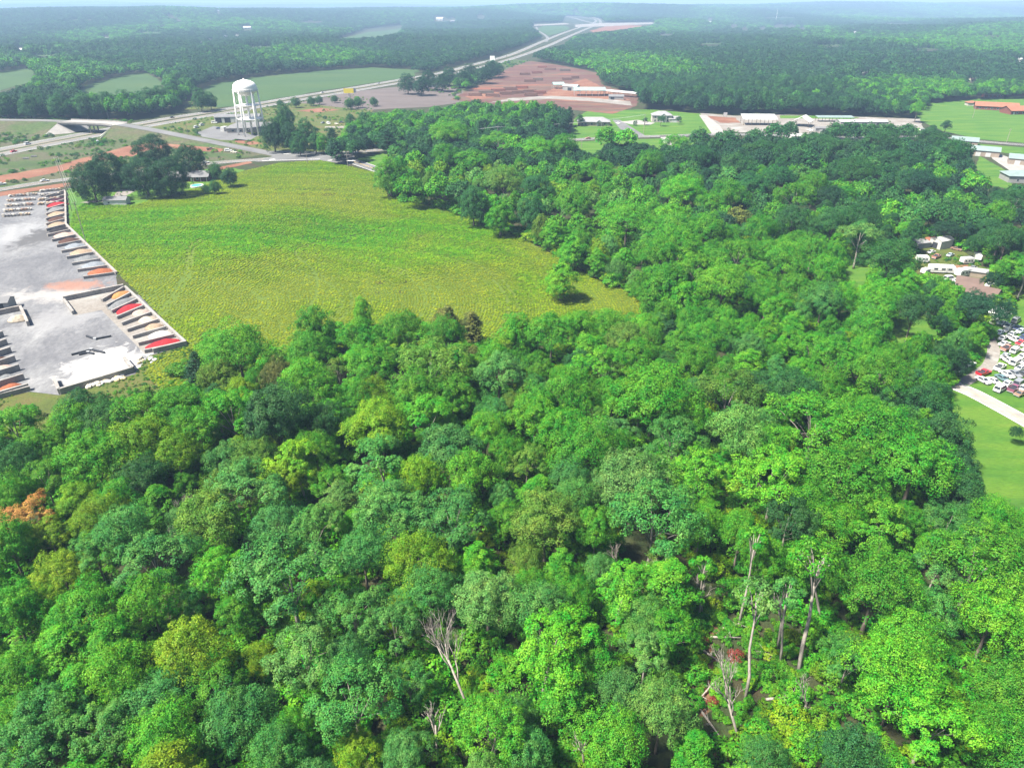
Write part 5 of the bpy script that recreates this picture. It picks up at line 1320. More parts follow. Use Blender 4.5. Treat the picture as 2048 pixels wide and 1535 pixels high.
for k in range(3):
    a = k * 2.0944
    MB().tube([(1.2 * math.cos(a), 1.2 * math.sin(a), 0), (0.5 * math.cos(a), 0.5 * math.sin(a), 62)], 0.3, 5).build('mast_leg', 'white_steel', mast)
MB().tube([(0, 0, 55), (0, 0, 68)], 0.25, 5).build('aerial', 'white_steel', mast)

# swimming pool beside the brick house
pp = G(394, 373)
pool = thing('swimming_pool', 'round pool with white rim beside the brick house', 'pool', (pp.x, pp.y, 0), 0.1, None, (.8, .95, 1))
MB().lathe([(4.5, 0.0), (4.5, 0.75), (3.7, 0.78), (3.7, 0.3), (0.1, 0.3)], 28).build('rim', 'd_white', pool)
MB().lathe([(3.68, 0.55), (3.68, 0.6), (0.05, 0.61)], 28).build('water_surface', 'water', pool)
MB().box(-3.9, -1.8, 0, .5, .6, 1.3, .4).build('ladder', 'steel', pool)

# ------------------------------------------------------------------ vehicles
def wheel_mesh(r=0.33, w=0.22):
    mb_ = MB()
    n = 12
    mb_.loft([[(r * math.cos(6.2832 * k / n), y, r * math.sin(6.2832 * k / n)) for k in range(n)] for y in (-w / 2, w / 2)])
    return mb_
VEH = {}
def veh_parts(kind):
    if kind in VEH: return VEH[kind]
    P = []
    def part(nm, mb_, mat, at=(0, 0, 0), paint=False):
        o = mb_.build(nm, mat)
        COL.objects.unlink(o)
        P.append((nm, o.data, at, paint)); bpy.data.objects.remove(o)
    wb, Lh, Wd, wr = {'sedan': (1.38, 2.3, 0.88, .33), 'pickup': (1.75, 2.75, 0.96, .39), 'van': (1.5, 2.45, 0.96, .36)}[kind]
    if kind == 'sedan':
        low = [(-2.3, .32), (2.25, .32), (2.32, .55), (2.2, .72), (1.15, .90), (-1.55, .94), (-2.25, .88), (-2.34, .6)]
        cab = ((-1.62, 1.12, .90), (-1.0, .30, 1.43), .80, .62)
    elif kind == 'pickup':
        low = [(-2.75, .45), (2.7, .45), (2.78, .7), (2.66, .98), (1.35, 1.10), (-2.75, 1.10)]
        cab = ((-0.55, 1.45, 1.08), (-0.35, .75, 1.78), .88, .72)
    else:
        low = [(-2.45, .38), (2.4, .38), (2.46, .7), (2.3, .92), (1.5, 1.06), (-2.45, 1.06)]
        cab = ((-2.4, 1.6, 1.04), (-2.3, .75, 1.95), .92, .80)
    bd = MB()
    n = len(low)
    cx_ = sum(p[0] for p in low) / n
    rings = []
    for y, k in ((-Wd, .955), (-Wd + .07, 1.0), (Wd - .07, 1.0), (Wd, .955)):
        rings.append([(p[0] * k, y, .3 + (p[1] - .3) * (1 - (1 - k) * 1.4)) for p in low])
    bd.loft(rings)
    (bx0, bx1, bz), (tx0, tx1, tz), by, ty = cab
    bd.add([(bx0, -by, bz), (bx1, -by, bz), (bx1, by, bz), (bx0, by, bz), (tx0, -ty, tz), (tx1, -ty, tz), (tx1, ty, tz), (tx0, ty, tz)], [(0, 1, 5, 4), (1, 2, 6, 5), (2, 3, 7, 6), (3, 0, 4, 7), (4, 5, 6, 7)])
    if kind == 'pickup':
        for y in (-.93, .93): bd.box(-1.66, y, 1.08, 2.15, .08, .28)
        bd.box(-2.70, 0, 1.08, .08, 1.9, .28)
        part('bed_floor', MB().box(-1.65, 0, 1.105, 2.0, 1.74, .02), 'd_dark')
    part('body', bd, 'paint', paint=True)
    def pane(nm, A, B, C, D, inset=.12, lift=.02):
        A, B, C, D = map(Vector, (A, B, C, D))
        c = (A + B + C + D) / 4
        nrm = (B - A).cross(D - A).normalized()
        if nrm.dot(c - Vector((0, 0, 1))) < 0: nrm = -nrm
        q = [p.lerp(c, inset) + nrm * lift for p in (A, B, C, D)]
        q2 = [p.lerp(c, inset) - nrm * .01 for p in (A, B, C, D)]
        part(nm, MB().loft([[tuple(p) for p in q2], [tuple(p) for p in q]]), 'glass')
    b_ = lambda x, s: (x, s * by, bz); t_ = lambda x, s: (x, s * ty, tz)
    pane('windscreen', b_(bx1, -1), b_(bx1, 1), t_(tx1, 1), t_(tx1, -1))
    pane('rear_window', b_(bx0, -1), b_(bx0, 1), t_(tx0, 1), t_(tx0, -1))
    for s in (-1, 1):
        pane('side_window', b_(bx0, s), b_(bx1, s), t_(tx1, s), t_(tx0, s), .16)
    wm = wheel_mesh(wr)
    for sx in (-1, 1):
        for sy in (-1, 1):
            part('wheel', wheel_mesh(wr), 'tyre', (sx * wb, sy * (Wd - .10), wr))
    for s in (-1, 1):
        part('headlight', MB().box(Lh - .02, s * (Wd - .28), .62, .1, .34, .13), 'd_white')
    part('front_bumper', MB().box(Lh, 0, .34, .14, Wd * 1.8, .18), 'steel')
    part('rear_bumper', MB().box(-Lh, 0, .36, .14, Wd * 1.8, .18), 'steel')
    VEH[kind] = P
    return P
VC = {'white': (.74, .74, .72), 'silver': (.46, .48, .50), 'grey': (.22, .23, .25), 'dark grey': (.08, .085, .09), 'navy': (.04, .06, .14), 'red': (.55, .02, .03), 'pale blue': (.40, .48, .55), 'faded red': (.42, .20, .16), 'maroon': (.22, .07, .12), 'teal': (.12, .20, .22), 'brown': (.25, .16, .11), 'yellow': (.72, .45, .04), 'cream': (.62, .58, .47)}
def vehicle(kind, label, px, py, hd, color, group=None, sc=1.0, z=0.06, xy=None):
    p = G(px, py) if xy is None else Vector((xy[0], xy[1], 0))
    nm = {'sedan': 'parked_car', 'pickup': 'pickup_truck', 'van': 'van'}[kind]
    o = thing(nm, label, {'sedan': 'car', 'pickup': 'pickup', 'van': 'van'}[kind], (p.x, p.y, z), hd, group, (sc, sc, sc))
    for n_, me, at, paint in veh_parts(kind):
        c = bpy.data.objects.new(n_, me); COL.objects.link(c); c.parent = o; c.location = at
        if paint: c.color = c4(VC[color])
    return o
LOT = [(770, 255, 'A', 'white', 'van'), (635, 335, 'A', 'white', 'van'), (735, 345, 'A', 'white', 'sedan'), (812, 382, 'A', 'white', 'sedan'), (892, 318, 'A', 'grey', 'van'), (800, 430, 'A', 'dark grey', 'sedan'), (705, 455, 'A', 'pale blue', 'sedan'), (850, 475, 'A', 'silver', 'sedan'), (915, 400, 'A', 'navy', 'sedan'), (960, 440, 'A', 'pale blue', 'sedan'), (735, 522, 'A', 'white', 'sedan'), (755, 592, 'A', 'white', 'sedan'), (870, 545, 'B', 'white', 'pickup'), (950, 580, 'A', 'red', 'sedan'), (985, 510, 'A', 'navy', 'sedan'), (790, 648, 'A', 'faded red', 'pickup'), (880, 672, 'A', 'white', 'van'), (765, 730, 'A', 'pale blue', 'sedan'), (800, 795, 'B', 'white', 'pickup'), (885, 815, 'A', 'white', 'van'), (965, 740, 'A', 'white', 'sedan'), (950, 880, 'A', 'silver', 'sedan'), (1010, 810, 'A', 'white', 'sedan'), (700, 872, 'A', 'white', 'pickup'), (785, 955, 'B', 'white', 'sedan'), (875, 945, 'B', 'grey', 'sedan'), (985, 955, 'B', 'dark grey', 'sedan'), (505, 940, 'A', 'red', 'pickup'), (500, 1025, 'B', 'silver', 'sedan'), (630, 1035, 'B', 'white', 'sedan'), (730, 1002, 'B', 'teal', 'sedan'), (705, 1125, 'A', 'white', 'van'), (795, 1062, 'A', 'white', 'sedan'), (868, 1125, 'A', 'maroon', 'pickup'), (925, 1060, 'A', 'grey', 'van'), (985, 1115, 'A', 'white', 'sedan'), (950, 1180, 'A', 'brown', 'sedan'), (1030, 660, 'A', 'white', 'sedan'), (1040, 900, 'B', 'silver', 'sedan'), (1010, 600, 'A', 'cream', 'sedan'), (345, 832, 'A', 'white', 'sedan'), (238, 895, 'A', 'white', 'sedan')]
KN = {'sedan': 'car', 'pickup': 'pickup', 'van': 'van'}
tc_ = {}
for zx, zy, hd, c, k in LOT: tc_[(c, k)] = tc_.get((c, k), 0) + 1
nc_ = {}
for zx, zy, hd, c, k in sorted(LOT, key=lambda q: q[1]):
    px, py = 1880 + zx / 5.905, 590 + zy / 5.905
    nc_[(c, k)] = nc_.get((c, k), 0) + 1
    ang_ = heading(px, py, 4, -2.0) if hd == 'A' else heading(px, py, 4, 2.2)
    lab = f'{c} {KN[k]} in the grassy lot of parked cars' if tc_[(c, k)] == 1 else f'{c} {KN[k]}, {ORD[nc_[(c, k)] - 1]}from the back of the grassy lot of parked cars'
    if (c, k, nc_[(c, k)]) and lab.startswith(f'{c} {KN[k]}, from'): lab = f'{c} {KN[k]} furthest back in the grassy lot of parked cars'
    if zx in (345, 238): lab = 'white car parked left of the gravel drive' if zx == 345 else 'white car half hidden by the bright tree at the road end'
    vehicle(k, lab, px, py, ang_ + random.uniform(-.12, .12), c, 'vehicles in the car lot', random.uniform(.9, .98))
for px, py, dx, dy, c, k, lab in ((90, 363, 8, -1.2, 'white', 'sedan', 'white car driving on the road above the storage yard'), (4, 370, 8, -1.2, 'white', 'sedan', 'white car on the road at the left picture edge'), (1176, 278, -8, 0.4, 'faded red', 'sedan', 'reddish car on the road below the grey-roofed house'), (1236, 248, 4, 1, 'white', 'sedan', 'white car on the driveway of the grey-roofed house'), (393, 256, 5, -1, 'white', 'van', 'white van on the lot left of the workshop, nearest the road'), (404, 251.5, 5, -1, 'white', 'van', 'white van second from the road left of the workshop'), (429, 247, 5, 0, 'white', 'van', 'white van parked at the corner of the workshop'), (438, 258, 5, 0, 'navy', 'sedan', 'dark blue car in front of the workshop'), (646, 247, 4, -1, 'grey', 'sedan', 'grey car parked left of the loop drive'), (657, 248.5, 4, 1, 'white', 'van', 'white van parked above the loop drive'), (673, 249, 4, 1, 'cream', 'sedan', 'cream car parked right of the white van by the loop drive'), (683, 246, 4, 0, 'dark grey', 'sedan', 'dark car furthest right by the loop drive'), (262, 373, 5, -1, 'silver', 'sedan', 'silver car under the dark trees by the gravel drive'), (457, 303, 5, 0, 'white', 'van', 'white van on the red clay ground'), (468, 306, 5, 0.5, 'cream', 'sedan', 'cream car right of the white van on the clay'), (421, 300, 5, -0.5, 'brown', 'pickup', 'brown pickup on the red clay ground'), (1966, 552, 4, -1, 'yellow', 'van', 'yellow van beside the tan shed in the camper clearing'), (1970, 562, 4, -1, 'yellow', 'sedan', 'yellow car just in front of the yellow van'), (1978, 572, 4, -2, 'white', 'sedan', 'white car beside the brown-roofed bungalow'), (1845, 262, 4, 0, 'white', 'van', 'white van at the right end of the gravel yard'), (1590, 261, 4, 0, 'red', 'pickup', 'red pickup in front of the gabled open shed'), (1620, 262, 4, 0.5, 'white', 'sedan', 'white car below the gabled open shed'), (412, 326.5, 6, -0.7, 'white', 'sedan', 'white car on the road behind the brick house')):
    vehicle(k, lab, px, py, heading(px, py, dx, dy), c, None, 1.0, 0.11)
for i, (px, py, c, k, lab) in enumerate(((1098, 79, 'white', 'van', 'white van far up the highway near the interchange'), (1010, 113, 'white', 'van', 'white van on the highway beyond the billboard'), (760, 166, 'silver', 'sedan', 'silver car on the highway above the brown field'), (640, 187, 'white', 'sedan', 'white car on the highway left of the yellow billboard'), (350, 235, 'dark grey', 'sedan', 'dark car on the highway right of the bridge'), (60, 288, 'white', 'van', 'white van on the highway left of the bridge'), (30, 303, 'red', 'sedan', 'red car on the near carriageway at the left'))):
    q = G(px, py); rd_ = HWY_N if i != 6 else HWY_S
    j = min(range(len(rd_)), key=lambda n: (rd_[n][0] - q.x) ** 2 + (rd_[n][1] - q.y) ** 2); j = max(1, min(len(rd_) - 2, j))
    vehicle(k, lab, 0, 0, math.atan2(rd_[j + 1][1] - rd_[j - 1][1], rd_[j + 1][0] - rd_[j - 1][0]), c, 'traffic on the highway', 1.0, .16, (rd_[j][0] + 1.6, rd_[j][1] - 1.2))
for px, py, c, k, lab in ((1862, 506, 'white', 'sedan', 'white car in the grass before the white barn'), (1872, 516, 'faded red', 'pickup', 'faded red pickup in the middle of the camper clearing'), (1900, 512, 'pale blue', 'sedan', 'pale blue car on the grass right of the white barn'), (1912, 500, 'brown', 'sedan', 'brown car at the wood edge right of the white barn'), (1898, 560, 'white', 'van', 'white van below the long camper'), (1866, 562, 'silver', 'sedan', 'silver car under the tree left of the bungalow'), (1915, 566, 'white', 'sedan', 'white car left of the brown-roofed wing'), (1944, 540, 'grey', 'pickup', 'grey pickup above the tan shed')):
    vehicle(k, lab, px, py, heading(px, py, 4, random.uniform(-2, 2)), c, 'cars among the campers', .95, .06)
def camper(label, px, py, yaw, L, W, h, col=(.74, .74, .72), name='camper_trailer'):
    p = G(px, py)
    o = thing(name, label, 'camper', (p.x, p.y, 0.04), math.radians(yaw), 'campers in the clearing')
    a = L / 2; b = W / 2
    prof = [(-a + .25, .55), (a - .5, .55), (a, .95), (a, h - .6), (a - .35, h), (-a + .3, h), (-a, h - .35), (-a, .8)]
    MB().prism(prof, 'y', -b, b).build('body', 'paint', o, color=col)
    for u in (-L * .28, L * .02, L * .28):
        MB().box(u, -b - .02, h * .52, L * .15, .08, h * .2).build('window', 'glass', o)
    MB().box(L * .16, -b - .02, .6, .65, .06, h * .62).build('door', 'd_white', o)
    MB().box(a + .01, 0, h * .5, .08, W * .6, h * .2).build('window', 'glass', o)
    MB().box(0, -b - .015, h * .38, L * .9, .05, .12).build('stripe', 'r_brown', o)
    for s in (-1, 1):
        for u in (-.45, .45):
            q = wheel_mesh(.34).build('wheel', 'tyre', o); q.location = (u - .3, s * (b - .12), .34)
    MB().tube([(a, 0, .55), (a + 1.1, 0, .5)], .06, 5).build('tow_bar', 'steel', o)
    MB().box(-a * .2, 0, h, .8, .7, .22).build('roof_vent', 'd_white', o)
    return o
camper('short white camper at the left of the clearing', 1843, 524, -8, 4.6, 2.5, 2.7)
camper('long white camper in the middle of the clearing', 1881, 545, -8, 9.4, 2.8, 3.0)
camper('white motor camper with angled front right of the long camper', 1924, 552, 22, 6.2, 2.7, 3.0)
camper('white camper with dark windows below the woodland edge', 1932, 527, 8, 4.8, 2.4, 2.6)
camper('small white camper right of the dark-windowed camper', 1953, 520, 68, 4.4, 2.3, 2.6)
camper('small white camper tucked left of the long camper', 1849, 548, 30, 3.4, 2.1, 2.3)
camper('long white camper at the back of the car lot', 1989, 634, 42, 8.2, 2.7, 2.9)
# lorry and trailer on the brown field
lp = G(862, 177)
lr_ = thing('articulated_lorry', 'white lorry with long trailer standing on the brown field', 'lorry', (lp.x, lp.y, .1), heading(862, 177, -10, .6))
MB().box(-3, 0, 1.1, 14, 2.6, 2.9).build('trailer', 'd_white', lr_)
MB().prism([(4.8, .7), (8.6, .7), (8.8, 1.6), (7.4, 1.9), (6.9, 3.3), (4.8, 3.5)], 'y', -1.25, 1.25).build('cab', 'paint', lr_, color=VC['pale blue'])
for u in (-8.6, -7.4, 3.6, 4.8, 7.6):
    for s in (-1, 1):
        q = wheel_mesh(.5, .3).build('wheel', 'tyre', lr_); q.location = (u, s * 1.1, .5)
lp = G(846, 176)
lr_ = thing('box_trailer', 'white box trailer parked left of the lorry on the field', 'trailer', (lp.x, lp.y, .1), heading(846, 176, 10, -1.5))
MB().box(0, 0, 1.1, 11, 2.6, 2.8).build('body', 'd_white', lr_)
for u in (-4, -2.8, 3.4):
    for s in (-1, 1):
        q = wheel_mesh(.5, .3).build('wheel', 'tyre', lr_); q.location = (u, s * 1.1, .5)
for u in (4.4,):
    MB().box(u, 0, 0, .25, 1.6, 1.1).build('landing_leg', 'steel', lr_)
# ------------------------------------------------------------------ signs and poles
def billboard(label, px, py, py_top, w, h, yaw, col, back=False):
    p = G(px, py); H = zof(px, py, py_top)
    o = thing('billboard', label, 'billboard', (p.x, p.y, 0), math.radians(yaw))
    MB().tube([(0, 0, 0), (0, 0, H - h * .5)], .45, 10).build('pole', 'w_grey', o)
    MB().box(0, -.35, H - h, w, .3, h).build('panel', 'coat', o, color=col)
    MB().box(0, -.2, H - h - .35, w, 1.1, .25).build('catwalk', 'steel', o)
    if back:
        MB().box(w * .22, 1.6, H - h, w, .3, h, .35).build('back_panel', 'd_white', o)
billboard('yellow billboard on a grey pole beside the highway', 699, 199, 177, 10.5, 4.6, 4, (.62, .50, .03), True)
billboard('white billboard standing above the trees by the far highway', 985, 136, 112, 7.5, 6.5, -10, (.70, .71, .70))
p = G(1450, 234)
sg_ = thing('sign_board', 'small white sign board at the red clay entrance', 'sign', (p.x, p.y, .1))
MB().box(0, 0, 1.2, 3.4, .15, 2.6).build('panel', 'd_white', sg_)
for s in (-1, 1): MB().box(s * 1.3, .16, 0, .16, .14, 3.6).build('post', 'w_wood', sg_)
p = G(197, 289)
tk = thing('portable_toilet', 'pale green portable toilet on the red clay', 'toilet', (p.x, p.y, .06), .3)
MB().box(0, 0, .1, 1.5, 1.5, 2.6).build('cabin', 'r_teal', tk)
MB().lathe([(1.05, 2.7), (1.0, 2.85), (.3, 3.1)], 4).build('roof', 'd_white', tk)
MB().box(0, -.76, .3, .9, .06, 2.1).build('door', 'r_green', tk)
for i, (px, py) in enumerate(((52, 318), (68, 314))):
    p = G(px, py)
    q = MB().box(0, 0, 0, 3.6, 1.2, .7).box(0, .5, .7, 3.6, .25, .5).build('culvert_headwall', 'concrete')
    q.location = (p.x, p.y, .02); q.rotation_euler = (0, 0, .35)
    tag(q, ('left' if i == 0 else 'right') + ' of two pale concrete culvert headwalls in the roadside grass', 'headwall')
POLES = {}
def upole(key, label, px, py, py_top, arm=2.4, yaw=0.0, lamp=False):
    p = G(px, py); H = zof(px, py, py_top)
    o = thing('street_lamp' if lamp else 'utility_pole', label, 'lamp' if lamp else 'pole', (p.x, p.y, 0), yaw, None if lamp else 'utility poles')
    MB().tube([(0, 0, -.2), (0, 0, H)], [.20, .13], 8).build('pole', 'steel' if lamp else 'wood_pole', o)
    if lamp:
        MB().tube([(0, 0, H - .15), (-.9, 0, H + .15), (-1.6, 0, H + .1)], .06, 5).build('arm', 'steel', o)
        MB().box(-1.8, 0, H - .1, .9, .5, .3).build('lamp_head', 'd_white', o)
    else:
        MB().box(0, .16, H - .9, arm, .12, .14).build('crossarm', 'wood_pole', o)
        for u in (-arm * .45, 0, arm * .45):
            MB().lathe([(.05, H - .76), (.08, H - .68), (.05, H - .55)], 6, u, .16).build('insulator', 'd_white', o)
    POLES[key] = (p.x, p.y, H, arm, yaw)
upole('a', 'tall utility pole at the corner of the storage yard wall', 143, 421, 312, 2.4, 1.2)
upole('b', 'utility pole at the crop field edge beside the material bays', 173, 488, 402, 2.4, 1.2)
upole('l', 'street lamp with white head at the edge of the crop field', 293, 396, 371, lamp=True)
upole('c', 'utility pole at the field corner left of the junction', 615, 326, 302, 2.4, 0.1)
upole('d', 'utility pole on the field corner right of the junction', 696, 334, 306, 2.4, 0.2)
upole('e', 'utility pole in the dry grass beyond the junction', 632, 299, 276, 2.4, 0.1)
upole('f', 'utility pole at the tree line right of the junction', 716, 292, 268, 2.4, 0.2)
upole('g', 'utility pole before the dark tree line by the road', 996, 281, 252, 2.4, 0.1)
upole('h', 'utility pole on the lawn edge between the two houses', 1287, 268, 228, 2.0, 0.0)
upole('i', 'utility pole on the verge left of the roadside trees', 1163, 296, 281, 1.6, 0.0)
upole('j', 'utility pole on the big lawn by the orange-roofed hall', 1945, 236, 213, 2.2, 0.1)
upole('k', 'utility pole beside the road below the big lawn', 2013, 285, 257, 2.2, 0.1)
upole('m', 'utility pole left of the ramp above the clay', 377, 276, 250, 2.0, 0.3)
upole('n', 'utility pole in front of the white warehouse', 1734, 268, 251, 2.0, 0.0)
def wire(k1, k2, label):
    a, b = POLES[k1], POLES[k2]
    o = thing('power_line', label, 'power line', (a[0], a[1], 0))
    for u in (-.45, 0, .45):
        A = Vector((a[0] + u * a[3] * math.cos(a[4]), a[1] + u * a[3] * math.sin(a[4]), a[2] - .58)); B = Vector((b[0] + u * b[3] * math.cos(b[4]), b[1] + u * b[3] * math.sin(b[4]), b[2] - .58))
        n = 8; pts = []
        for i in range(n + 1):
            t = i / n; q = A.lerp(B, t); q.z -= 4 * t * (1 - t) * (A - B).length * .014
            pts.append((q.x - a[0], q.y - a[1], q.z))
        MB().tube(pts, .035, 3).build('wire', 'steel', o)
wire('a', 'b', 'power line between the two poles at the storage yard')
wire('e', 'f', 'power line strung beyond the road junction')
wire('f', 'g', 'power line along the dark tree line by the road')
wire('g', 'h', 'power line running past the grey-roofed house')

# ------------------------------------------------------------------ the storage yard: walls, bays and heaps
def lerp2(a, b, t):
    return (a[0] + (b[0] - a[0]) * t, a[1] + (b[1] - a[1]) * t)
def poly_at(pts, t):
    d = [math.dist(a, b) for a, b in zip(pts[:-1], pts[1:])]; s = t * sum(d)
    for (a, b), l in zip(zip(pts[:-1], pts[1:]), d):
        if s <= l or (a, b) == (pts[-2], pts[-1]):
            return lerp2(a, b, min(1, s / l))
        s -= l
def wall(o, a, b, h, t=.75, name='wall', mat='concrete_old', cap=True):
    """a run of stacked concrete blocks, every block a little out of line"""
    A, B = Vector(a), Vector(b); d = B - A; L = d.length; ang_ = math.atan2(d.y, d.x)
    mb_ = MB(); n = max(1, int(L / 1.8)); m = max(1, round(h / .62))
    for j in range(m):
        for i in range(n):
            u = (i + .5) / n; q = A.lerp(B, u)
            s = random.uniform(-.035, .035)
            mb_.box(q.x - s * math.sin(ang_), q.y + s * math.cos(ang_), .05 + j * h / m, L / n - .035, t, h / m - .03, ang_)
    w = mb_.build(name, mat, o)
    return w
def bays(label, outer, inner, n, h=1.9, mat='concrete_old', ends=True, skip=()):
    po, pi = [tuple(G(*p)[:2]) for p in outer], [tuple(G(*p)[:2]) for p in inner]
    o = thing('storage_bays', label, 'bays', (0, 0, 0), 0, 'material storage bays')
    for a, b in zip(po[:-1], po[1:]): wall(o, a, b, h, .8, 'back_wall', mat)
    mids = []
    for i in range(n + 1):
        t = i / n
        a, b = poly_at(po, t), poly_at(pi, t)
        a2 = lerp2(a, b, .06)
        if (0 < i < n or ends) and i not in skip: wall(o, a2, b, h, .7, 'divider_wall', mat)
        if i < n:
            t2 = (i + .5) / n; mids.append((poly_at(po, t2), poly_at(pi, t2), math.dist(poly_at(po, i / n), poly_at(po, (i + 1) / n))))
    return mids
def pile(label, x, y, lx, ly, h, rz, col, name='material_heap', cat='heap', group=None, sharp=1.0):
    mb_ = MB(); n, m = 22, 9; sd2 = random.uniform(0, 50)
    rings = []
    for j in range(m + 1):
        t = j / m; ring = []
        for k in range(n):
            a = 6.2832 * k / n
            w = 1 + .18 * noise.noise(Vector((math.cos(a) * 1.3, math.sin(a) * 1.3, sd2)))
            r = (1 - t) * w
            z = h * (1 - (1 - t) ** 2.2) * (1 + .2 * noise.noise(Vector((math.cos(a) * (1 - t) * 2.5, math.sin(a) * (1 - t) * 2.5, sd2 + 4)))) 
            ring.append((math.cos(a) * r * lx / 2, math.sin(a) * r * ly / 2, z - .03))
        rings.append(ring)
    mb_.loft(rings)
    o = mb_.build(name, 'pile', None, True, col)
    o.location = (x, y, .06); o.rotation_euler = (0, 0, rz)
    return tag(o, label, cat, group)
HC = {'orange sand': (0.347, 0.167, 0.062), 'grey gravel': (0.149, 0.155, 0.161), 'red mulch': (0.310, 0.022, 0.028), 'white stone': (0.434, 0.422, 0.403), 'pinkish stone': (0.347, 0.260, 0.223), 'cream gravel': (0.372, 0.316, 0.248), 'brown mulch': (0.074, 0.040, 0.031), 'dark purple mulch': (0.043, 0.015, 0.025), 'black mulch': (0.022, 0.020, 0.022), 'rust-red clay': (0.260, 0.087, 0.043), 'tan sand': (0.285, 0.211, 0.149), 'blue-grey gravel': (0.186, 0.205, 0.229)}
mids = bays('row of pale concrete material bays along the crop field, nearer block', [(251, 577), (372, 689)], [(205, 604), (290, 706)], 8, 1.2, 'concrete')
for (a, b, w), c, ln in zip(mids, ['orange sand', 'grey gravel', 'red mulch', 'pinkish stone', 'cream gravel', 'tan sand', 'white stone', 'red mulch'], [.5, .9, .75, .45, .5, .5, .6, .8]):
    D = math.dist(a, b); q = lerp2(a, b, .5 * ln + .05); rz_ = math.atan2(b[1] - a[1], b[0] - a[0])
    suf = {'red mulch': None}.get(c, 'x')
    lab = f'{c} heap in the nearer row of pale bays'
    if c == 'red mulch': lab = 'red mulch heap in the bay ' + ('third from the orange sand' if w == mids[2][2] and a == mids[2][0] else 'at the near end of the pale bays')
    pile(lab, q[0], q[1], D * ln * 1.1, w * .9, 1.25, rz_, HC[c], group='heaps in the storage yard', sharp=.75)
sheet('bay_floor', [(130, 603), (200, 589), (252, 577), (372, 689), (290, 708), (205, 622), (203, 620), (150, 631)], 'gravel_white', 0.075)
mids = bays('long row of weathered concrete bays along the crop field, far block', [(131, 384), (133, 452), (234, 549)], [(92, 396), (93, 470), (168, 558)], 15, 1.2)
cyc = ['black mulch', 'dark purple mulch', 'red mulch', 'grey gravel', 'tan sand', 'brown mulch', 'tan sand', 'black mulch', 'pinkish stone', 'brown mulch', 'blue-grey gravel', 'tan sand', 'grey gravel', 'blue-grey gravel', 'rust-red clay']
n_c = {}
for (a, b, w), c in zip(mids, cyc):
    n_c[c] = n_c.get(c, 0) + 1
    D = math.dist(a, b); q = lerp2(a, b, .40); rz_ = math.atan2(b[1] - a[1], b[0] - a[0])
    lab = f'{c} heap in the far row of weathered bays' + ('' if cyc.count(c) == 1 else (', furthest of its kind' if n_c[c] == 1 else f', {ORD[n_c[c] - 1]}of its kind from the far end'))
    lab = lab.replace('far row of weathered bays', 'far bays')
    pile(lab, q[0], q[1], D * .85, w * .9, 1.3, rz_, HC[c], group='heaps in the storage yard', sharp=.8)
mids = bays('row of concrete bays at the left edge of the yard', [(-70, 700), (-15, 800)], [(8, 672), (60, 778)], 6, 1.9, 'concrete')
for (a, b, w), c, lab in zip(mids, ['grey gravel', 'tan sand', 'brown mulch', 'pinkish stone', 'grey gravel', 'rust-red clay'], ['grey gravel heap furthest back in the left-edge bays', 'tan sand heap in the left-edge bays', 'brown mulch heap in the left-edge bays', 'pinkish stone heap in the left-edge bays', 'grey gravel heap second nearest in the left-edge bays', 'rust-red clay heap at the near end of the left-edge bays']):
    q = lerp2(a, b, .55); pile(lab, q[0], q[1], math.dist(a, b) * .7, w * .9, 1.2, math.atan2(b[1] - a[1], b[0] - a[0]), HC[c], group='heaps in the storage yard', sharp=.8)
g2 = lambda *a: tuple(G(*a)[:2])
def lone_wall(label, pts, h, mat='concrete_old'):
    o = thing('concrete_wall', label, 'wall')
    for a, b in zip(pts[:-1], pts[1:]): wall(o, g2(*a), g2(*b), h, .8, 'wall_run', mat)
lone_wall('weathered concrete wall with a return, closing the pale bays to the north', [(128, 602), (190, 589), (249, 577)], 1.8)
lone_wall('short concrete wall stub at the mouth of the pale bays', [(129, 604), (148, 629)], 1.4, 'concrete')
lone_wall('low concrete wall along the near edge of the storage yard', [(110, 763), (121, 788), (268, 744), (250, 722)], 1.8, 'concrete')
lone_wall('concrete wall stub across the left-edge loading bay', [(-40, 638), (43, 620), (58, 652)], 1.8)
lone_wall('concrete wall at the near end of the pale bays', [(374, 690), (307, 706)], 1.6)
lone_wall('concrete wall closing the left-edge bays towards the grass', [(-60, 812), (62, 780)], 1.4, 'concrete')
q = g2(38, 640); pile('white stone heap against the left wall stub', q[0], q[1], 7, 5, 1.8, .2, HC['cream gravel'], group='heaps in the storage yard')
for i, (zx, zy, L_, a_, lab) in enumerate(((680, 1105, 5.5, .0, 'upper'), (655, 1180, 6.5, .15, 'middle'), (632, 1200, 3.0, .1, 'smallest'))):
    q = G(zx / 3.57, 370 + zy / 3.57)
    o = thing('steel_frame', f'{lab} of the V-shaped dark steel frames lying on the slab', 'steel frame', (q.x, q.y, .08), a_)
    sgn = -1 if i == 0 else 1
    for s in (-1, 1):
        MB().box(s * L_ * .36, -sgn * L_ * .22, 0, L_ * .85, .55, .5, -s * sgn * .55).build('arm', 'd_dark', o)
    MB().box(0, 0, 0, .9, .7, .65).build('hinge', 'steel', o)
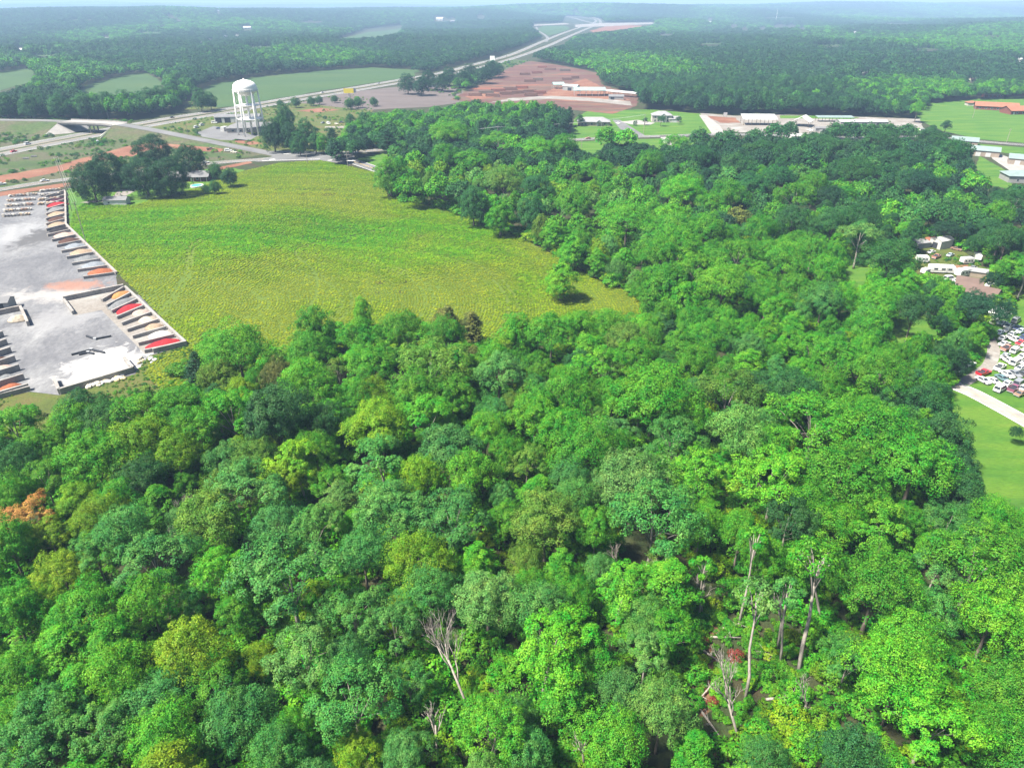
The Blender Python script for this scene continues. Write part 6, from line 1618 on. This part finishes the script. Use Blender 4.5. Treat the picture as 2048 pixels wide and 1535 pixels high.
# stone on pallets
st_m = []
for k in range(4):
    mb_ = MB(); r = random.Random(k)
    for j in range(5):
        mb_.box(r.uniform(-.35, .35), r.uniform(-.3, .3), .15 + j * .17, r.uniform(.6, 1.0), r.uniform(.5, .9), .16, r.uniform(-.4, .4))
    o = mb_.build('stone_stack', 'pile'); st_m.append(o.data); bpy.data.objects.remove(o)
mb_ = MB()
for u in (-.5, 0, .5): mb_.box(u, 0, 0, .12, 1.1, .1)
for v in (-.5, -.25, 0, .25, .5): mb_.box(0, v, .1, 1.2, .16, .03)
o = mb_.build('pallet', 'wood_pole'); pal_m = o.data; bpy.data.objects.remove(o)
SC = [(.40, .37, .33), (.46, .36, .26), (.30, .29, .29), (.52, .49, .44), (.36, .24, .18)]
for bn, (xa, xb, ya, yb, nr, ncx, sk) in {'left': (8, 57, 394, 434, 5, 8, 1), 'right': (80, 116, 384, 410, 4, 7, .8)}.items():
    for j in range(nr):
        for i in range(ncx):
            t = j / (nr - 1); px = xa + (xb - xa) * i / (ncx - 1) + (1 - t) * (14 if bn == 'left' else 4); py = ya + (yb - ya) * t - i * .5
            q = G(px, py)
            o = thing('stone_pallet', f'stone pallet, {(ORD[i] or "first ")}from left in the {(ORD[j] or "first ")}row of the {bn} pallet block', 'pallet', (q.x, q.y, .055), random.uniform(-.2, .2), 'pallets of stone', (1.35, 1.35, 1.35))
            c = bpy.data.objects.new('pallet_base', pal_m); COL.objects.link(c); c.parent = o
            c = bpy.data.objects.new('stone_stack', random.choice(st_m)); COL.objects.link(c); c.parent = o; c.color = c4(random.choice(SC))
def boulder(k):
    r = random.Random(k); bm = bmesh.new(); bmesh.ops.create_icosphere(bm, subdivisions=2, radius=.6)
    for v in bm.verts:
        v.co *= 1 + .35 * noise.noise(v.co * 2.1 + Vector((k * 3.1, 0, 0))); v.co.z *= .7; v.co.x *= 1.25
    me = bpy.data.meshes.new('boulder'); bm.to_mesh(me); bm.free(); me.materials.append(M['pile']); return me
bm_ = [boulder(k) for k in range(4)]
for i in range(26):
    t = i / 25; px = 175 + t * 95 + random.uniform(-4, 4); py = 774 - t * 26 + random.uniform(-3, 4)
    if i > 19: px, py = 285 + random.uniform(-8, 28), 722 + random.uniform(-5, 5)
    q = G(px, py); s = random.uniform(.6, 1.5)
    o = bpy.data.objects.new('boulder', random.choice(bm_)); COL.objects.link(o); o.location = (q.x, q.y, .3 * s); o.rotation_euler = (0, 0, random.uniform(0, 6)); o.scale = (s, s, s)
    o.color = c4(random.choice([(.66, .63, .58), (.62, .50, .30), (.55, .50, .42)]))
    tag(o, 'pale limestone boulder strewn in the grass outside the yard wall', 'boulder', 'boulders outside the yard wall')
# log piles on the log yard
def logmesh(L, r, seed):
    mb_ = MB(); rnd = random.Random(seed); y = 0
    for j in range(4):
        for i in range(7 - j):
            yy = (i - (6 - j) / 2) * r * 2.05
            mb_.tube([(-L / 2 + rnd.uniform(-.8, .8), yy, r + j * r * 1.75), (L / 2 + rnd.uniform(-.8, .8), yy, r + j * r * 1.75)], r * rnd.uniform(.85, 1.05), 7)
    return mb_
LP = [(950, 192, 14), (972, 187, 16), (996, 183, 16), (1020, 180, 16), (1044, 177, 14), (985, 193, 14), (1012, 189, 14), (1060, 185, 14), (1080, 187, 13), (1062, 192, 14), (1035, 187, 13), (1060, 164, 14), (1076, 161, 12), (1050, 150, 14), (1074, 147, 14), (1134, 160, 12), (1150, 157, 10), (1100, 140, 16), (1130, 142, 15), (1085, 136, 14)]
for i, (px, py, L) in enumerate(LP):
    q = G(px, py); mb_ = logmesh(L, .42, i); c = random.choice([(.14, .080, .064), (.15, .085, .070), (.13, .10, .082), (.18, .080, .064)])
    o = mb_.build('log_pile', 'pile', None, False, c); o.location = (q.x, q.y, .12); o.rotation_euler = (0, 0, math.radians(random.uniform(-8, 14)))
    tag(o, f'stack of logs in the sawmill yard, {(ORD[i] or "first ")}{"of the lower rows" if i < 11 else "of the upper rows"}' if False else f'stack of logs, {ORD[sorted(range(20), key=lambda k: LP[k][0]).index(i)] or "first "}from left across the sawmill log yard', 'log pile', 'log piles at the sawmill')
# ------------------------------------------------------------------ trees that stand out
def spec(name, label, px, py, pw, ck, key, hk=1.0, group=None, col=None, w_k=1.0, H0=None):
    H = 12.0
    for _ in range(4):
        p = G(px, py, H * .55); w = pw * (p.y * CP - (H * .55 - CAM_H) * SP) / F; H = H0 or min(20, max(2.0, w * 1.05 * hk))
    return put_tree(name, label, key, p.x, p.y, w * w_k, H, col or vary(FC[ck], .08), group=group)
for px, py, pw, lab in ((182, 362, 82, 'large round blackish tree beside the storage yard corner'), (213, 338, 78, 'dark round tree behind the large round one by the yard'), (304, 300, 74, 'tallest dark tree standing behind the brick house'), (376, 320, 66, 'dark spreading tree above the brick house roof'), (288, 352, 84, 'dark broad tree at the centre of the house clump'), (336, 352, 80, 'dark broad tree touching the left end of the brick house'), (250, 352, 46, 'smaller dark tree filling the gap left of the house clump')):
    spec('dark_oak_tree', lab, px, py, pw * 0.96, 'E', 'round0', 0.95, 'dark trees round the brick house')
for px, py, pw, ck, lab in ((431, 342, 31, 'D', 'round dark bush behind the pool, nearest the road'), (459, 355, 36, 'E', 'round dark bush at the crop edge right of the pool'), (430, 375, 26, 'D', 'small bush directly right of the pool'), (412, 379, 18, 'D', 'lowest small bush beside the pool')):
    spec('bush', lab, px, py, pw, ck, 'dark0', .9, 'bushes by the pool')
for px, py, pw, ck, key, lab in ((562, 262, 46, 'D', 'dark0', 'dark tree wedged between the beige building and the tower trees'), (645, 288, 30, 'G', 'edge1', 'small green tree at the front of the tower trees'), (598, 288, 36, 'D', 'edge1', 'low dark tree in front of the tower trees'), (690, 284, 34, 'L', 'edge0', 'bright green tree beside the lone dark pine'), (700, 262, 30, 'L', 'edge0', 'light green tree behind the lone dark pine'), (546, 272, 50, 'E', 'dark0', 'dark dense tree right of the water tower legs'), (580, 276, 44, 'E', 'dark0', 'dark tree second right of the water tower'), (612, 268, 42, 'D', 'edge1', 'dark green tree with bright top right of the tower'), (630, 284, 34, 'D', 'edge0', 'shorter dark tree in front of the tower trees'), (664, 276, 36, 'E', 'pine0', 'dark pine standing alone by the loop drive'), (570, 236, 40, 'D', 'dark0', 'round dark tree behind the tower trees'), (775, 285, 46, 'E', 'pine0', 'dark pine on the grass island at the junction'), (700, 240, 24, 'D', 'edge0', 'small dark tree at the brown field corner'), (720, 268, 34, 'G', 'edge0', 'bright green tree left end of the roadside tree line')):
    spec('roadside_tree', lab, px, py, pw, ck, key, 1.15, 'trees near the water tower')
spec('field_tree', 'lone bright green tree standing in the crop field', 1122, 556, 56, 'L', 'edge0', 1.40, col=(.085, .265, .010), w_k=1.22)
spec('orange_tree', 'orange-topped tree with bare pale branches at the left edge', 52, 1054, 112, 'R', 'loose0', 1.05, col=(.30, .175, .040))
spec('lime_tree', 'lime-green tree with open crown and pale bare lower limbs', 606, 950, 110, 'L', 'loose1', 1.25, col=(.12, .29, .012))
for px, py, pw, ck, key, lab in ((1322, 241, 17, 'D', 'oak2', 'small dark lawn tree before the two-storey house'), (1357, 240, 13, 'D', 'oak2', 'small dark lawn tree right of the two-storey house'), (1341, 236, 10, 'D', 'pop1', 'slim dark shrub against the two-storey house wall'), (1290, 242, 12, 'D', 'pop1', 'slim dark tree left of the two-storey house'), (1892, 253, 21, 'E', 'pop1', 'dark conical evergreen beside the road below the big lawn'), (1866, 258, 15, 'D', 'oak2', 'small dark tree left of the conical evergreen'), (1834, 224, 30, 'L', 'oak0', 'bright green tree with pale trunk at the lawn corner'), (1270, 246, 8, 'D', 'shrub0', 'dark round shrub on the pale driveway'), (1160, 240, 18, 'D', 'pop0', 'dark tree at the left end of the grey-roofed house')):
    spec('garden_tree', lab, px, py, pw, ck, key, 1.15, 'trees on the lawns')
pl = [((395, 742, 55), 'E', 'dark pine at the corner of the crop field'), ((450, 775, 50), 'O', 'olive pine left of the field corner woods'), ((640, 868, 58), 'Y', 'yellow-green feathery pine in the left woods'), ((897, 648, 52), 'W', 'brown-tinged feathery pine at the field edge'), ((945, 656, 46), 'W', 'second brown-tinged feathery pine at the field edge'), ((1320, 1105, 60), 'O', 'sparse olive pine with bare trunk in the near woods'), ((565, 742, 48), 'O', 'olive feathery pine behind the field corner'), ((1050, 800, 48), 'O', 'olive pine in the middle of the woods'), ((300, 800, 44), 'O', 'olive pine on the grass by the storage yard')]
for (a, b, c), ck, lab in pl:
    spec('pine_tree', lab, a, b, c, ck, 'pine0' if c > 50 else 'pine1', 1.7, 'pines in the woods')
# hedge of round trees before the warehouse, trees on the roadside slope
for i in range(7):
    spec('hedge_tree', f'round clipped dark tree, {(ORD[i] or "first ")}from left in the row before the warehouse', 1672 + i * 24, 264 + (i % 2), 27, 'D', 'dark0', .8, 'row of trees before the warehouse')
for i in range(8):
    spec('roadside_bush', f'dark roadside bush, {(ORD[i] or "first ")}from left below the far highway', 560 + i * 26 + (i % 3) * 5, 207 - i * 2.2 + (12 if i > 4 else 0), 15 + (i * 7) % 9, 'D', 'dark0', .8, 'bushes beside the highway')
for i in range(9):
    spec('highway_tree', f'dark tree, {(ORD[i] or "first ")}from left in the clump before the far highway', 815 + i * 21 + (i % 2) * 6, 168 - i * 3.6 + (6 if i % 2 else 0), 36, 'E', 'edge0' if i % 2 else 'edge1', 1.3, 'trees before the far highway')
for i, (px, py, pw) in enumerate(((985, 133, 24), (998, 138, 22), (320, 196, 46), (345, 190, 40), (400, 200, 34), (420, 202, 26), (300, 200, 40), (250, 205, 40), (210, 210, 38), (170, 212, 40), (120, 214, 44), (60, 214, 44), (10, 212, 44))):
    lab = ['dark pointed tree under the white billboard', 'dark tree right of the white billboard'][i] if i < 2 else f'dark tree, {(ORD[12 - i] or "first ")}from left in the belt beyond the highway'
    spec('belt_tree', lab, px, py, pw, 'D', 'edge1' if i > 1 else 'edge0', 1.15, 'dark trees beyond the highway')

# ------------------------------------------------------------------ storm damage: dead, leaning and fallen trees
def branchy(mb_, p, d, L, r, lv, rnd, spread=.55):
    q = p + d * L
    m = p.lerp(q, .5) + Vector((rnd.uniform(-1, 1), rnd.uniform(-1, 1), 0)) * L * .05
    mb_.tube([tuple(p), tuple(m), tuple(q)], [r, r * .82, r * .62], 6 if lv > 1 else 4)
    if lv <= 0: return
    for k in range(3 if lv > 1 else 2):
        e = (d + Vector((rnd.uniform(-1, 1), rnd.uniform(-1, 1), rnd.uniform(-.3, .8))) * spread).normalized()
        branchy(mb_, p.lerp(q, rnd.uniform(.55, 1)), e, L * rnd.uniform(.5, .75), r * .55, lv - 1, rnd, spread)
def dead_tree(label, bx, by, tx, ty, h, r=.24, seed=1, lv=3, spread=.5, mat='bark_pale', name='dead_tree'):
    """foot at one pixel, tip towards another at height h"""
    b, t = G(bx, by), G(tx, ty, h)
    o = thing(name, label, 'dead tree', (b.x, b.y, -.1), 0, 'storm-damaged trees')
    rnd = random.Random(seed); d = Vector((t.x - b.x, t.y - b.y, h)); L = d.length; d.normalize()
    mb_ = MB(); mb_.tube([(0, 0, 0), tuple(d * L * .3), tuple(d * L * .6)], [r, r * .8, r * .6], 8)
    mb_.build('trunk', mat, o, True)
    mb_ = MB()
    for k in range(5):
        e = (d + Vector((rnd.uniform(-1, 1), rnd.uniform(-1, 1), rnd.uniform(-.1, .7))) * spread).normalized()
        branchy(mb_, d * L * rnd.uniform(.35, .6), e, L * rnd.uniform(.2, .32), r * .5, lv, rnd, spread)
    mb_.build('branches', mat, o, True)
dead_tree('leaning bare snag with fine twigs over the red leaf litter', 948, 1442, 862, 1235, 13, .24, 3, 4)
dead_tree('pale upturned bare tree fanning out like a broom', 1482, 1492, 1436, 1330, 12, .26, 5, 4, .36)
dead_tree('pale bare shrub right of the broom-shaped dead tree', 1618, 1430, 1600, 1350, 7, .14, 6, 3)
dead_tree('grey dead crown among the left woods', 372, 1075, 362, 985, 11, .24, 7, 4)
dead_tree('forked dead tree below the grey dead crown', 362, 1120, 335, 1050, 9, .26, 8, 2)
dead_tree('low forked dead tree beside the wide pale oak', 508, 1150, 500, 1080, 7, .24, 9, 2)
dead_tree('reddish broken tree with torn limbs below the lime-green tree', 640, 1115, 618, 1050, 8, .30, 10, 2, mat='bark')
dead_tree('bare twiggy tree right of centre in the woods', 1240, 1145, 1228, 1100, 8, .18, 11, 3)
dead_tree('bare snag with broken top left of the clearing', 1330, 1215, 1322, 1090, 12, .2, 12, 2)
dead_tree('grey bare trunk at the bottom edge of the woods', 1170, 1535, 1160, 1470, 9, .2, 13, 2)
dead_tree('twin-stemmed grey snag behind the leaning tall trunk', 1555, 1300, 1570, 1190, 12, .24, 14, 3)
dead_tree('thin pale snag at the head of the clearing', 1405, 1235, 1400, 1150, 9, .16, 15, 2)
dead_tree('bare grey tree in the middle woods', 1165, 870, 1160, 800, 11, .2, 16, 3)
dead_tree('pale bare limbs under the olive tree', 1180, 1020, 1165, 950, 10, .22, 17, 2)
dead_tree('slender bare snag left of the bare snag near bottom centre', 875, 1520, 868, 1400, 9, .2, 18, 2)
def leaning_tree(label, bx, by, tx, ty, h, r, cw, ck, seed, nl=9):
    b, t = G(bx, by), G(tx, ty, h)
    o = thing('leaning_tree', label, 'tree', (b.x, b.y, -.1), 0, 'storm-damaged trees')
    d = Vector((t.x - b.x, t.y - b.y, h)); rnd = random.Random(seed)
    mb_ = MB(); mb_.tube([(0, 0, 0)] + [tuple(d * k + Vector((rnd.uniform(-.2, .2), rnd.uniform(-.2, .2), 0))) for k in (.25, .5, .75)] + [tuple(d)], [r, r * .9, r * .75, r * .55, r * .2], 8)
    C, R = lumps_dome(cw / 2, cw * .4, 0, nl, cw * .17, -.5)
    for c in C[:7]:
        mb_.tube([tuple(d * rnd.uniform(.66, .9)), tuple((d + Vector(c)) * .5 + d * .46), tuple(d + Vector(c) * .75)], [r * .4, r * .3, r * .08], 5)
    mb_.build('trunk', 'bark_pale', o, True)
    P, Nn = lump_points(C, R, 190, np.array([0, 0, -cw * .2])); P = P + np.array(d)
    c = bpy.data.objects.new('crown', leaf_mesh('crown', P, Nn, .40, 'leaf')); COL.objects.link(c); c.parent = o; c.color = c4(vary(FC[ck], .1))
leaning_tree('tall leaning tree with long pale trunk in the clearing', 1597, 1345, 1640, 1120, 17, .36, 7.5, 'G', 21, 12)
leaning_tree('pale-crowned slender tree leaning over the clearing', 1490, 1400, 1515, 1195, 15, .26, 6.4, 'S', 22, 12)
leaning_tree('thin tall tree with small tuft left of the leaning tall trunk', 1477, 1250, 1512, 1075, 15, .22, 4.6, 'G', 23)
leaning_tree('slender tree with torn crown behind the clearing', 1560, 1330, 1575, 1180, 14, .22, 5.0, 'B', 24)
leaning_tree('leaning tree with split pale trunk right of the clearing', 1650, 1260, 1610, 1110, 14, .26, 6.0, 'G', 25)
leaning_tree('slim tree with thin crown at the clearing head', 1395, 1245, 1410, 1130, 12, .18, 4.2, 'G', 26)
LOGS = [((1390, 1290), (1440, 1330)), ((1420, 1275), (1480, 1280)), ((1450, 1340), (1400, 1400)), ((1500, 1300), (1560, 1320)), ((1400, 1420), (1440, 1480)), ((1530, 1400), (1600, 1395)), ((1560, 1450), (1570, 1390)), ((1440, 1260), (1500, 1245)), ((1620, 1380), (1600, 1450)), ((1370, 1380), (1400, 1340)), ((900, 1300), (850, 1330)), ((980, 1460), (940, 1400)), ((1480, 1450), (1540, 1475)), ((560, 1400), (540, 1430)), ((720, 1190), (690, 1195))]
LOGL = ['upper left of the clearing', 'across the head of the clearing', 'slanting left of the broom-shaped dead tree', 'behind the pale-crowned slender tree', 'at the lower left of the clearing', 'right of the broom-shaped dead tree', 'upright on the page right of the clearing', 'highest up in the clearing', 'at the clearing right margin', 'under the left margin trees of the clearing', 'behind the leaning bare snag', 'below the leaning bare snag', 'at the bottom of the clearing', 'in the lower left woods', 'under the wide pale oak']
for i, ((a, b), l) in enumerate(zip(LOGS, LOGL)):
    p, q = G(*a), G(*b); d = q - p
    mb_ = MB(); mb_.tube([(0, 0, .25), tuple(d * .5 + Vector((0, 0, .45))), tuple(d + Vector((0, 0, .7)))], [.22, .17, .08], 7)
    o = thing('fallen_log', f'pale fallen log {l}', 'log', (p.x, p.y, 0), 0, 'fallen logs')
    mb_.build('trunk', 'bark_pale', o, True)
    rnd = random.Random(i); mb_ = MB()
    for k in range(4):
        st = d * rnd.uniform(.4, .95) + Vector((0, 0, .4))
        mb_.tube([tuple(st), tuple(st + Vector((rnd.uniform(-1.6, 1.6), rnd.uniform(-1.6, 1.6), rnd.uniform(.2, 1.3))))], [.07, .02], 4)
    mb_.build('branch_stubs', 'bark_pale', o)
RED = (.17, .040, .024)
for px, py, w, lab in ((840, 1328, 2.6, 'red dead shrub left of the leaning bare snag'), (1470, 1312, 2.4, 'red dead shrub in the middle of the clearing'), (1426, 1400, 1.6, 'small red dead shrub left of the broom-shaped dead tree'), (1405, 1280, 1.8, 'red dead shrub at the upper left of the clearing'), (1462, 1500, 1.5, 'red root clump at the foot of the broom-shaped dead tree'), (1560, 1405, 1.5, 'small red dead shrub right of the broom-shaped dead tree'), (645, 1060, 2.0, 'red dead shrub below the lime-green tree')):
    p = G(px, py, .8)
    put_tree('dead_shrub', lab, 'shrub0', p.x, p.y, w, w * .8, RED, 'dead shrub', 'dead red shrubs')
for i, (px, py, w, c) in enumerate(((1580, 1420, 4.2, 'L'), (1540, 1350, 3.2, 'G'), (1440, 1370, 2.8, 'L'), (1600, 1470, 3.6, 'L'), (1390, 1470, 3.0, 'G'), (1640, 1440, 3.4, 'Y'), (1520, 1470, 2.6, 'L'), (1430, 1210, 2.8, 'Y'), (1500, 1270, 2.4, 'L'), (930, 1370, 2.6, 'Y'), (960, 1330, 2.4, 'L'), (900, 1420, 2.2, 'G'), (1545, 1280, 2.6, 'G'), (1620, 1320, 2.8, 'L'))):
    p = G(px, py, .8)
    put_tree('shrub', f'{CNAME[c]} shrub, {(ORD[i] or "first ")}of the fresh growth in the fallen-trunk gaps', 'shrub' + str(i % 2), p.x, p.y, w, w * .8, vary(FC[c], .15), 'shrub', 'shrubs in the gaps')
for q in ([(1395, 1240), (1430, 1225), (1440, 1260), (1410, 1275)], [(930, 1390), (970, 1370), (990, 1410), (950, 1440)], [(1390, 1300), (1430, 1290), (1440, 1400), (1400, 1440)], [(630, 1050), (660, 1040), (665, 1075), (640, 1085)], [(1440, 1480), (1480, 1470), (1500, 1520), (1460, 1530)]):
    sheet('bare_earth', q, 'litter', 0.03, 1.1, seed=q[0][0])
for o in bpy.data.objects:
    if o.name.split('.')[0] in ('bush', 'roadside_bush'): o['category'] = 'bush'
# ------------------------------------------------------------------ haze in the air
hz = MB().box(0, 17000, -40, 72000, 36000, 175)
hzm, nt, out = newmat('haze_air')
pv = nt.nodes.new('ShaderNodeVolumePrincipled')
pv.inputs['Color'].default_value = (0.46, 0.68, 1.0, 1)
pv.inputs['Density'].default_value = 0.00016
pv.inputs['Anisotropy'].default_value = 0.0
nt.links.new(pv.outputs[0], out.inputs['Volume'])
tag(hz.build('haze', hzm), kind='stuff')
